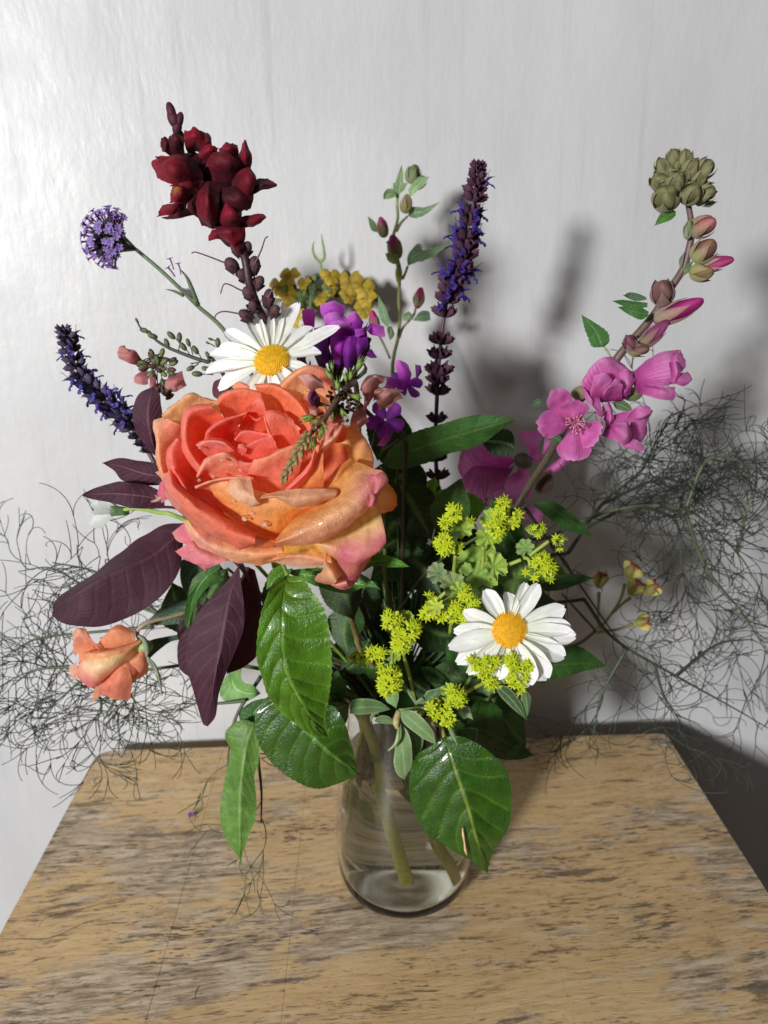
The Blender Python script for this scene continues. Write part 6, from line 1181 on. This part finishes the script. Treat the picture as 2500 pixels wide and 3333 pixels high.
for k in range(60):       # the dense brown middle
    a = rb.uniform(0, 6.28); x = 740+rb.gauss(0, 70); y = 520+rb.gauss(0, 85); q = rb.uniform(15, 50); b = Bag()
    b.tube([Q5(x, y, .362), Q5(x+q*cos(a)*.6, y+q*sin(a)*.5, .359), Q5(x+q*cos(a), y+q*sin(a), .356)], [.0009, .0007, .0003], hx(rb.choice(['#4A3428','#5C4436','#3C2C20','#5C5434'])), 5, 5); b.obj('calyx', 'leaf_matte', t)
for rws, cl in (([[(560,400,0),(520,400,0),(450,420,0)], [(560,350,4),(470,330,8),(400,370,4)], [(540,310,2),(430,270,6),(330,290,2)]], ('#B07468','#CC948C','#D8A8A0')), ([[(570,420,0),(540,390,0),(500,370,0)], [(560,360,6),(480,320,8),(430,300,4)], [(500,300,4),(440,262,6),(400,260,2)]], ('#A06860','#BC8078','#C89088')),
                 ([[(500,560,4),(520,520,4),(530,480,4)], [(440,550,8),(440,480,12),(480,420,8)], [(410,520,4),(420,450,8),(470,378,4)]], ('#7C3458','#8C4470','#A0547C')), ([[(480,470,4),(500,520,6),(530,560,4)], [(450,450,8),(470,520,12),(500,580,8)], [(480,400,6),(520,480,8),(540,540,4)]], ('#4C2040','#6C3050','#7C3C60')),
                 ([[(420,560,0),(460,560,0),(500,560,0)], [(430,600,4),(480,600,6),(520,590,4)], [(440,640,2),(500,640,4),(530,600,2)]], ('#B06868','#D08C88','#E0A8A0')), ([[(600,640,0),(660,630,0),(740,640,0)], [(600,680,4),(650,680,6),(740,680,4)], [(595,705,2),(660,725,4),(760,700,2)]], ('#A85858','#CC7C7C','#D08484')),
                 ([[(970,440,0),(1000,400,0),(1060,370,0)], [(940,370,6),(990,320,10),(1080,330,6)], [(930,370,2),(980,280,6),(1130,320,2)]], ('#A06464','#C48888','#CC948C')), ([[(1000,380,4),(1050,360,4),(1100,350,4)], [(980,320,8),(1040,290,10),(1110,310,6)], [(960,300,4),(1030,272,6),(1130,300,2)]], ('#A8706C','#CC9490','#D4A098')),
                 ([[(960,560,2),(1000,500,2),(1060,440,2)], [(900,420,8),(960,340,12),(1060,300,8)], [(870,440,2),(960,285,6),(1140,290,2)]], ('#A06464','#C08480','#D09C94')), ([[(1060,600,0),(1120,560,2),(1180,520,2)], [(1040,520,6),(1140,460,10),(1250,430,6)], [(1010,420,4),(1130,395,6),(1285,420,2)]], ('#8C5450','#B07C78','#C89088')), ([[(830,600,2),(880,580,4),(940,560,2)], [(805,690,8),(870,700,12),(955,660,8)], [(800,745,4),(875,775,6),(975,690,2)]], ('#A86868','#CC8C86','#DCA89C')),
                 ([[(900,600,4),(920,560,4),(930,440,4)], [(930,600,8),(945,520,10),(945,430,8)], [(950,590,6),(960,500,8),(940,420,4)]], ('#A86068','#D0848C','#D08C90')), ([[(830,640,0),(870,620,0),(920,610,0)], [(810,690,6),(870,690,10),(940,650,6)], [(800,740,2),(870,755,6),(960,690,2)]], ('#A86868','#CC9088','#D8A498')),
                 ([[(1040,520,0),(1060,560,0),(1150,580,0)], [(1080,440,4),(1150,470,6),(1230,500,2)], [(1140,400,2),(1230,430,4),(1278,490,0)]], ('#8C5450','#B8807C','#C48C84')), ([[(1010,520,2),(1030,500,2),(1080,480,2)], [(1020,440,6),(1080,430,8),(1140,440,4)], [(1040,390,2),(1110,395,4),(1240,410,0)]], ('#8C5450','#B07874','#BC8480'))):
    pinkp(Q5, rws, .358 if rws[0][0][0] < 800 else .376, cl)

# ---------------------------------------------------------------- papery seed pods at the right
t = thing('seed_pod_sprig', 'sprig of yellow green papery seed pods with rusty tips among the right hand fennel', 'seed pods', in_vase(.03, .01, .1))
d = .50; nd = Lc(440,1480,d)
tube('stem', [nd, Lc(350,1550,d), Lc(250,1590,d)]+stem_in([Lc(60,1680,.48), S_(1600,2250,.47)], .03, .01), [.0013,.0016], hx('#4A3A2C'), t, n=40)
tube('stem_branch', [nd, Lc(340,1370,d), Lc(235,1255,d)], [.0010,.0008], hx('#3C3428'), t, n=12)
for pts in ([(455,1470),(455,1360),(460,1250)], [(465,1470),(540,1370),(590,1290),(615,1200)], [(540,1375),(600,1320),(650,1280)], [(450,1490),(560,1475),(670,1440)]):
    tube('stalk', [Lc(x, y, d-.002) for x, y in pts], [.0012,.0010,.0014], hx('#9C9C74'), t, n=14, mat='leaf_felt')
def pod(x, y, w, h, ang, seed):
    r = random.Random(seed); s = .5424/2500*d; a = radians(ang); M = frame(Lc(x, y, d-.004), cdir(cos(a), sin(a), .35), spin=seed)
    o = None; b = Bag(); b.ell(M @ Matrix.Diagonal((w*s*.42, w*s*.42, h*s*.42, 1)), hx('#A0A850'), 10, 6, hx('#A06838')); V, F, c = b.data(); o = obj('pod', V, F, c, 'leaf_felt', t)
    for k in range(4):
        V, F, c = petal_data(h*s*1.0, w*s*.95, prof=((0,.35),(.3,.95),(.6,1),(.85,.65),(1,.15)), bend=-1.1, cup=1.5, c0='#C0CC74', c1='#C4B060', nr=12, nc=9, seed=k+seed, wr=.06)
        cc = c.reshape(12, 9, 3); cc[10:] = hx('#A0482C')
        obj('bract', xf(M @ Matrix.Translation((0,0,-h*s*.45)) @ Matrix.Rotation(k*pi/2+r.uniform(-.2,.2), 4, 'Z') @ Matrix.Translation((0, w*s*.14, 0)) @ Matrix.Rotation(radians(68), 4, 'X'), V), F, cc.reshape(-1, 3), 'leaf_felt', o)
    b = Bag()
    for k in range(12): q = r.uniform(0, 6.28); b.tube([np.array(M @ Vector((w*s*.2*cos(q), w*s*.2*sin(q), h*s*.3))), np.array(M @ Vector((w*s*.4*cos(q), w*s*.4*sin(q), h*s*(.55+.15*r.random()))))], [.0006, .0002], hx('#9C4424'), 4, 3)
    V, F, c = b.data(); obj('rusty_tip', V, F, c, 'leaf_felt', o)
for k, a in enumerate(((465,1185,90,110,75), (650,1130,110,105,60), (672,1230,110,120,55), (770,1235,90,110,50), (712,1430,90,105,15))): pod(*a, k+1)

# ---------------------------------------------------------------- lime green lady's mantle
STARS = []
for q in range(3):
    r = random.Random(q); V = [(0, 0, .12)]; n = 6
    for k in range(n*2):
        a = 2*pi*k/(n*2)+r.uniform(-.08, .08); R = (1.0 if k % 2 == 0 else .42)*r.uniform(.9, 1.1); V.append((R*cos(a), R*sin(a), .28 if k % 2 == 0 else .02))
    V += [(0, 0, -.5)]; F = [(0, 1+k, 1+(k+1) % (2*n)) for k in range(2*n)]+[(2*n+1, 1+(k+1) % (2*n), 1+k) for k in range(2*n)]
    c = np.array([hx('#DCD824')]+[hx('#DCF23C') if k % 2 == 0 else hx('#C4DC2C') for k in range(2*n)]+[hx('#94A828')])
    STARS.append(mesh('floret', V, F, c, 'petal_soft', smooth=False))
def budm():
    b = Bag(); b.ell(Matrix.Diagonal((.42, .42, .6, 1)), hx('#CCDC34'), 7, 5, hx('#E4EC58')); return b.mesh('floret_bud', 'petal_soft')
BUD = budm()
def ruff(parent, p, face, R, lobes=7, c0='#7C9C30', c1='#98B43C', seed=0, cup=.35, nm='leaf'):
    nr, nc = 12, lobes*12; M = frame(p, face, spin=seed*1.7); V = np.zeros((nr, nc, 3)); c = np.zeros((nr, nc, 3))
    for j in range(nc):
        ph = j/nc; lo = abs(sin(ph*lobes*pi)); gap = 1 if ph < .93 else .55
        tooth = .14*abs(((ph*lobes*3) % 1)-.5)*2
        for i in range(nr):
            f = i/(nr-1); rr = R*f*((.74+.26*lo**.6+tooth*f)*gap*f+(1-f)*.8); a = 2*pi*ph
            V[i, j] = (rr*cos(a), rr*sin(a), R*(cup*f*f+.10*cos(2*pi*ph*lobes)*f*f+.04*mnoise.noise(Vector((f*3, ph*9, seed)))))
            fold = 1-.25*(lo < .3); c[i, j] = (hx(c0)*(1-f)+hx(c1)*f)*fold  # darker between lobes, crease shade put into the colour
    return obj(nm, xf(M, V.reshape(-1, 3)), gfaces(nr, nc, True), c.reshape(-1, 3), 'leaf_felt', parent)
def mantle(label, clusters, conv, scl, d, leaves, stems, root, seed):
    r = random.Random(seed); t_ = thing('mantle_spray', label, 'flower spray', in_vase(*root, .1), 'lime green mantle sprays'); hub = []
    for (x, y, rad, dense, dd) in clusters:
        D = d+dd; c0 = conv(x, y, D+rad*scl/2500*D*.5); R = rad*scl/2500*D; hub.append(c0); n = max(1, int(dense*(rad*scl/9.)**2*1.35))
        if n == 1: inst('floret', STARS[0], t_, frame(c0, cdir(r.uniform(-.3,.3), r.uniform(-.2,.4), 1), scale=.0032)); continue
        for k in range(n):
            f = (k+.5)/n; th = sqrt(f)*1.5; a = k*2.39996+r.uniform(-.3,.3); dv = (sin(th)*cos(a), sin(th)*sin(a), cos(th)); w = RC @ np.array(dv)
            p = c0+w*R*r.uniform(.72, 1.06)*(1 if dense > .6 else r.uniform(.6,1.2)); sc = r.uniform(.0027, .0037)*(1 if dense > .6 else .85)
            if r.random() < .72: inst('floret', STARS[k % 3], t_, frame(p, w+RC@np.array([r.uniform(-.4,.4), r.uniform(-.4,.4), .3]), scale=sc, spin=r.uniform(0,6)))
            else: inst('floret', BUD, t_, frame(p, w, scale=sc*.8))
        b = Bag()
        for k in range(10): a = k*.7; b.tube([c0+cdir(0,-.3,-1)*R*.7, c0+RC@np.array([cos(a)*.6*R, sin(a)*.6*R, .35*R])], .0004, hx('#8CA030'), 4, 3)
        b.obj('stalks', 'stem', t_)
    for (x, y, rad, dd, fc, c0_, c1_, cup) in leaves: ruff(t_, conv(x, y, d+dd), cdir(*fc), rad*scl/2500*d, seed=r.random()*9, c0=c0_, c1=c1_, cup=cup)
    for pts in stems: tube('stem', [conv(x, y, d+dd) for x, y, dd in pts], .0011, hx('#8A9C3C'), t_, n=len(pts)*6)
    return t_
LG, LH, LS = '#7C9C2C', '#9CB840', '#54742C'
mantle('lime green frothy mantle spray, the largest, between the coral rose and pink mallow', [(430,390,95,1,0), (330,500,75,.9,.002), (330,730,125,1,-.004), (465,770,55,.9,0), (590,480,42,.8,.002), (945,300,80,1,0), (930,400,80,1,-.002), (870,560,115,1,-.004), (1040,510,80,1,0), (1100,430,55,.9,.002), (870,640,60,.8,-.004), (1320,590,95,.5,.008), (1560,700,100,.35,.006), (1370,950,115,1,-.002), (1450,1000,80,1,0), (1195,1040,45,.3,-.004), (1290,1100,45,.5,-.004), (1430,1110,50,.6,-.004)],
       Q6, .3014, .385, [(500,570,140,.012,(0,.5,.8),LG,LH,.3), (790,660,150,.012,(0,-.2,1),LG,LH,.3), (820,470,130,.012,(-.6,.2,.8),LG,LH,.2), (700,1000,290,.018,(-.1,.5,.9),'#64882C','#8CAC44',.25), (860,980,160,.006,(.4,.2,.9),'#8CB03C','#A4C054',.25), (640,1090,190,.014,(-.1,.2,.9),'#6C9030','#84A448',.3), (420,1180,150,.012,(-.2,.3,.9),'#5C7C34','#8C9C64',.5), (1300,640,120,.012,(0,.9,.4),LG,LH,.8), (1200,780,110,.012,(-.4,.2,.8),'#6C8C44','#84A058',.4), (1330,850,110,.012,(.2,.6,.8),LG,LH,.3), (1100,1120,240,.026,(.1,.2,1),LS,'#64843C',.2), (1380,1050,120,.012,(.2,.2,.9),LG,LH,.4), (260,1050,130,.02,(-.5,.2,.8),'#4C6C30','#8A9C70',.5)],
       [[(740,760,.004),(740,880,.006),(730,1000,.008)], [(1150,900,.008),(1050,940,.010),(960,970,.014)], [(1240,860,.006),(1340,780,.006),(1450,700,.006)], [(440,860,.004),(430,960,.01),(420,1050,.016)], [(700,1270,.01),(770,1340,.01),(830,1410,.012)], [(360,1230,.012),(290,1290,.012),(240,1340,.014)], [(1250,1000,.004),(1230,900,.006),(1180,880,.008)]], (.01, -.006), 2)
mantle('lime green mantle spray overlapping the upper left petals of the lower daisy', [(190,1430,105,1,0), (290,1500,85,1,0), (160,1300,45,.8,.003), (130,1490,60,1,0), (430,1420,80,1,-.002), (410,1510,60,1,-.002), (550,1290,90,1,0), (640,1370,70,1,0), (540,1480,80,1,-.002), (580,1570,90,1,-.002), (660,1500,70,1,0)],
       Q6, .3014, .372, [(240,1410,100,-.004,(-.4,.3,.8),'#A4B838','#B8C840',.5), (480,1240,110,.006,(0,.5,.8),LG,LH,.3), (520,1380,90,.004,(.2,.3,.9),LG,LH,.3)], [[(320,1360,.0),(400,1300,.004),(480,1260,.008)], [(480,1260,.008),(420,1400,.014),(380,1700,.03)]], (.012, -.012), 3)
mantle('lime green mantle spray of small frothy heads right of the glossy rose leaf', [(470,970,75,1,0), (490,1010,50,1,0), (590,1040,78,1,0), (620,1010,45,.8,0), (530,1120,78,1,-.002), (570,1090,50,1,0), (460,1370,100,1,-.004), (430,1420,70,1,-.004), (335,1190,45,.8,.004), (290,1210,60,.7,.012), (395,1190,35,.9,.002), (385,1275,25,.6,0), (220,1220,50,.7,.016)],
       J, .4822, .375, [(560,960,60,.006,(.2,.6,.7),LG,LH,.4), (480,1220,55,.004,(.3,-.3,.8),LG,LH,.2), (460,1320,70,.006,(0,.6,.7),'#5C7C30','#7C9C3C',.3)], [[(470,1180,.004),(465,1250,.004),(460,1310,.002)], [(530,1150,.002),(500,1180,.004),(420,1180,.004)], [(540,1180,.004),(600,1400,.03),(640,1600,.05)], [(420,1180,.006),(340,1180,.008),(250,1210,.016)]], (.004, -.012), 4)
mantle('lime green mantle spray lying over the lower petals of the front daisy', [(1110,1270,60,1,0), (1060,1290,55,1,0), (1010,1250,40,.8,0), (1090,1310,55,.9,0), (1140,1390,45,1,0), (1270,1240,52,1,0), (1290,1290,45,1,0), (1300,1370,62,1,0), (1350,1350,50,1,0), (1380,1280,48,1,0), (1330,1420,45,1,0), (1160,1250,40,.9,0)],
       J, .4822, .352, [(1180,1340,85,.006,(0,.4,.8),'#90AC44','#A4BC58',.4), (1150,1400,70,.006,(-.2,.2,.9),LG,LH,.4)], [[(1180,1370,.006),(1060,1410,.03),(900,1500,.06)]], (.018, -.014), 5)
mantle('smallest lime green mantle spray, lowest, just above the right side of the glass rim', [(905,1490,72,1,0), (870,1450,40,1,0), (740,1560,52,1,0), (760,1600,42,1,0), (845,1560,45,1,0), (850,1620,60,1,0), (840,1650,50,1,0)],
       J, .4822, .375, [(850,1450,60,.006,(-.2,.5,.8),LG,LH,.4), (760,1540,45,.004,(0,.5,.8),'#A4B838','#B8C840',.5)], [[(860,1520,.006),(780,1500,.01),(700,1560,.02),(640,1640,.04)]], (.012, -.012), 6)

# ---------------------------------------------------------------- fennel
def fennel(label, paths, d, seed, nside=26, spread=1.0, col='#39443A', col2='#46543C', root=(0, 0), rad=.00035, dens=1., zlim=.655):
    r = random.Random(seed); rn = np.random.default_rng(seed); t_ = thing('fennel_frond', label, 'fennel frond', in_vase(*root, .1), 'feathery fennel fronds')
    for path in paths:
        pts = [S_(x, y, dd) for x, y, dd in path]; sp_ = cr(pts, 80)
        w0 = .0014
        tube('stem', pts[::-1], [.0004, .0009, w0], hx(col2), t_, n=50, sides=6)
        fil = Bag()
        def grow(p, v, L, lev, curl):
            n = max(5, int(L/.0022)); q = [p]; ax = rn.normal(size=3); ax /= np.linalg.norm(ax)
            for k in range(n):
                ang = curl*(1+.6*k/n); v = v*cos(ang)+np.cross(ax, v)*sin(ang)+ax*np.dot(ax, v)*(1-cos(ang)); v = v+np.array([0, 0, -.006]); v /= np.linalg.norm(v)
                nx = q[-1]+v*L/n
                if nx[1] > zlim-.004: v[1] = -abs(v[1]); nx = q[-1]+v*L/n
                q.append(nx)
            rr = rad*(1.5 if lev == 3 else 1.15 if lev == 2 else 1.)
            fil.tube(q, [rr, rr*.75], hx(col)*(r.uniform(.8, 1.25)), 3)
            if lev > 0:
                for s in range(r.choice((2, 2, 3) if lev > 1 else (2, 3))):
                    a = r.uniform(.3, .65); ax2 = np.cross(v, rn.normal(size=3)); ax2 /= max(np.linalg.norm(ax2), 1e-6)
                    vv = v*cos(a)+np.cross(ax2, v)*sin(a); grow(q[-1], vv, L*(r.uniform(.6, .95) if lev > 1 else r.uniform(.8, 1.5)), lev-1, (r.uniform(.03, .12) if lev > 1 else r.uniform(.05, .26))*r.choice((-1, 1)))
        for k in range(int(nside*dens*.62)):
            f = r.uniform(.12, 1); i = int(f*78); p = sp_[i]; tg = sp_[i+1]-sp_[i]; tg /= np.linalg.norm(tg)
            ax = np.cross(tg, rn.normal(size=3)); ax /= np.linalg.norm(ax); a = r.uniform(.4, 1.3); v = tg*cos(a)+np.cross(ax, tg)*sin(a)
            v[1] *= .55; v /= np.linalg.norm(v)
            grow(p, v, r.uniform(.014, .030)*spread, 3 if r.random() < .35 else 2, r.uniform(.02, .14)*r.choice((-1, 1)))
        o = fil.obj('filament', 'fine_stem', t_)
        if o: o['kind'] = 'stuff'
    tube('stem', stem_in([S_(*paths[0][0]), S_((paths[0][0][0]+1300)/2, paths[0][0][1]+60, (paths[0][0][2]+.455)/2)], *root), .0013, hx(col2), t_, n=40)
    return t_
fennel('feathery fennel frond curling at the left edge above the peach rosebud', [[(720,2080,.46),(520,2000,.47),(300,1920,.48),(170,1850,.48),(60,1860,.48)], [(520,2000,.47),(330,1870,.48),(170,1830,.48)], [(500,2040,.47),(280,2060,.47),(120,2080,.475),(10,2140,.475)]], .47, 11, nside=17, spread=1.25, root=(-.03, .008), col='#484C42', col2='#46543C', dens=.8)
fennel('tangled fennel frond hanging at the left below the peach rosebud', [[(700,2150,.45),(480,2180,.455),(300,2200,.46),(200,2270,.46),(130,2330,.46)], [(460,2190,.455),(380,2270,.455),(340,2340,.455)], [(300,2210,.46),(330,2300,.455),(310,2350,.455)], [(240,2170,.46),(120,2180,.46),(40,2230,.46)]], .46, 12, nside=23, spread=1.05, root=(-.034, .002), col='#45473C', dens=.95)
fennel('wispy fennel strand dangling behind the narrow leaf left of the vase', [[(850,2200,.43),(770,2330,.42),(745,2440,.415),(740,2560,.41)], [(800,2280,.42),(700,2290,.425),(590,2290,.43)], [(830,2400,.415),(850,2560,.405),(850,2680,.40)]], .42, 13, nside=4, spread=.7, root=(-.03, -.006), col='#4A5A3E', rad=.00028)
fennel('dense dark fennel frond fanning out to the right below the pink mallow', [[(1850,1800,.52),(1960,1640,.53),(2080,1540,.54),(2140,1430,.545),(2190,1340,.55)], [(1900,1720,.52),(2080,1640,.53),(2220,1660,.54),(2330,1560,.55)], [(2080,1640,.53),(2200,1700,.54),(2220,1850,.54),(2250,2000,.54)], [(1960,1640,.53),(2150,1560,.54),(2280,1600,.55)]], .53, 14, nside=30, spread=1.15, root=(.03, .014), col='#2E342C', col2='#454E3C', dens=1.15)
fennel('open airy fennel frond sweeping off the right edge', [[(1780,1750,.50),(2000,1660,.50),(2230,1660,.50),(2400,1800,.51),(2490,1950,.51)], [(2230,1660,.50),(2300,1500,.51),(2400,1500,.51),(2500,1560,.515)], [(2400,1800,.51),(2440,1640,.51),(2500,1600,.51)], [(2230,1670,.50),(2300,1850,.505),(2420,2000,.505),(2500,2130,.505)]], .50, 15, nside=19, spread=1.3, root=(.032, .006), col='#343A30', col2='#58644A', dens=1.)
fennel('low spreading fennel frond with long bare stalks reaching over the right table corner', [[(1900,1950,.48),(2000,2080,.485),(2200,2200,.49),(2380,2300,.495),(2500,2370,.50)], [(2040,2110,.485),(1960,2260,.48),(1930,2400,.475)], [(2130,2160,.49),(2160,2260,.485),(2220,2360,.48)], [(2200,2200,.49),(2330,2100,.50),(2450,2080,.50)], [(1700,1640,.47),(1850,1850,.48),(2030,2110,.485)]], .48, 16, nside=12, spread=1.35, root=(.034, .0), col='#3A443A', col2='#3C4634', rad=.00032)

# ---------------------------------------------------------------- a fallen floret on the table
t = thing('fallen_floret', 'tiny lilac floret fallen on the table at the left of the vase', 'floret', P(625, 2662, .5))
pf = P(622, 2660, .5); q = (CAM_H-0)/(CAM_H-pf[2]); pf = np.array([pf[0]*q, pf[1]*q, .0022])
for k in range(4):
    V, F, c = petal_data(.0034, .0028, bend=.6, cup=.8, c0='#8050A8', c1='#A878C8', nr=7, nc=7, seed=k); obj('petal', xf(frame(pf, (.2,-.3,1), spin=.4) @ Matrix.Rotation(k*1.3, 4, 'Z') @ Matrix.Rotation(radians(14), 4, 'X'), V), F, c, 'petal_soft', t)
tube('calyx', [pf+np.array([.001,.0005,0]), pf+np.array([.0035,.002,.0004]), pf+np.array([.005,.003,0])], [.0009,.0012,.0006], hx('#4C2C48'), t, n=8)

# stems and leaves standing in the vase catch the light bent by glass and water
for o_ in bpy.data.objects:
    if o_.type == 'MESH' and o_.parent is not None and (o_.name.startswith('stem') or o_.parent.name.startswith(('sunken', 'cut_stem'))): o_.cycles.is_caustics_receiver = True
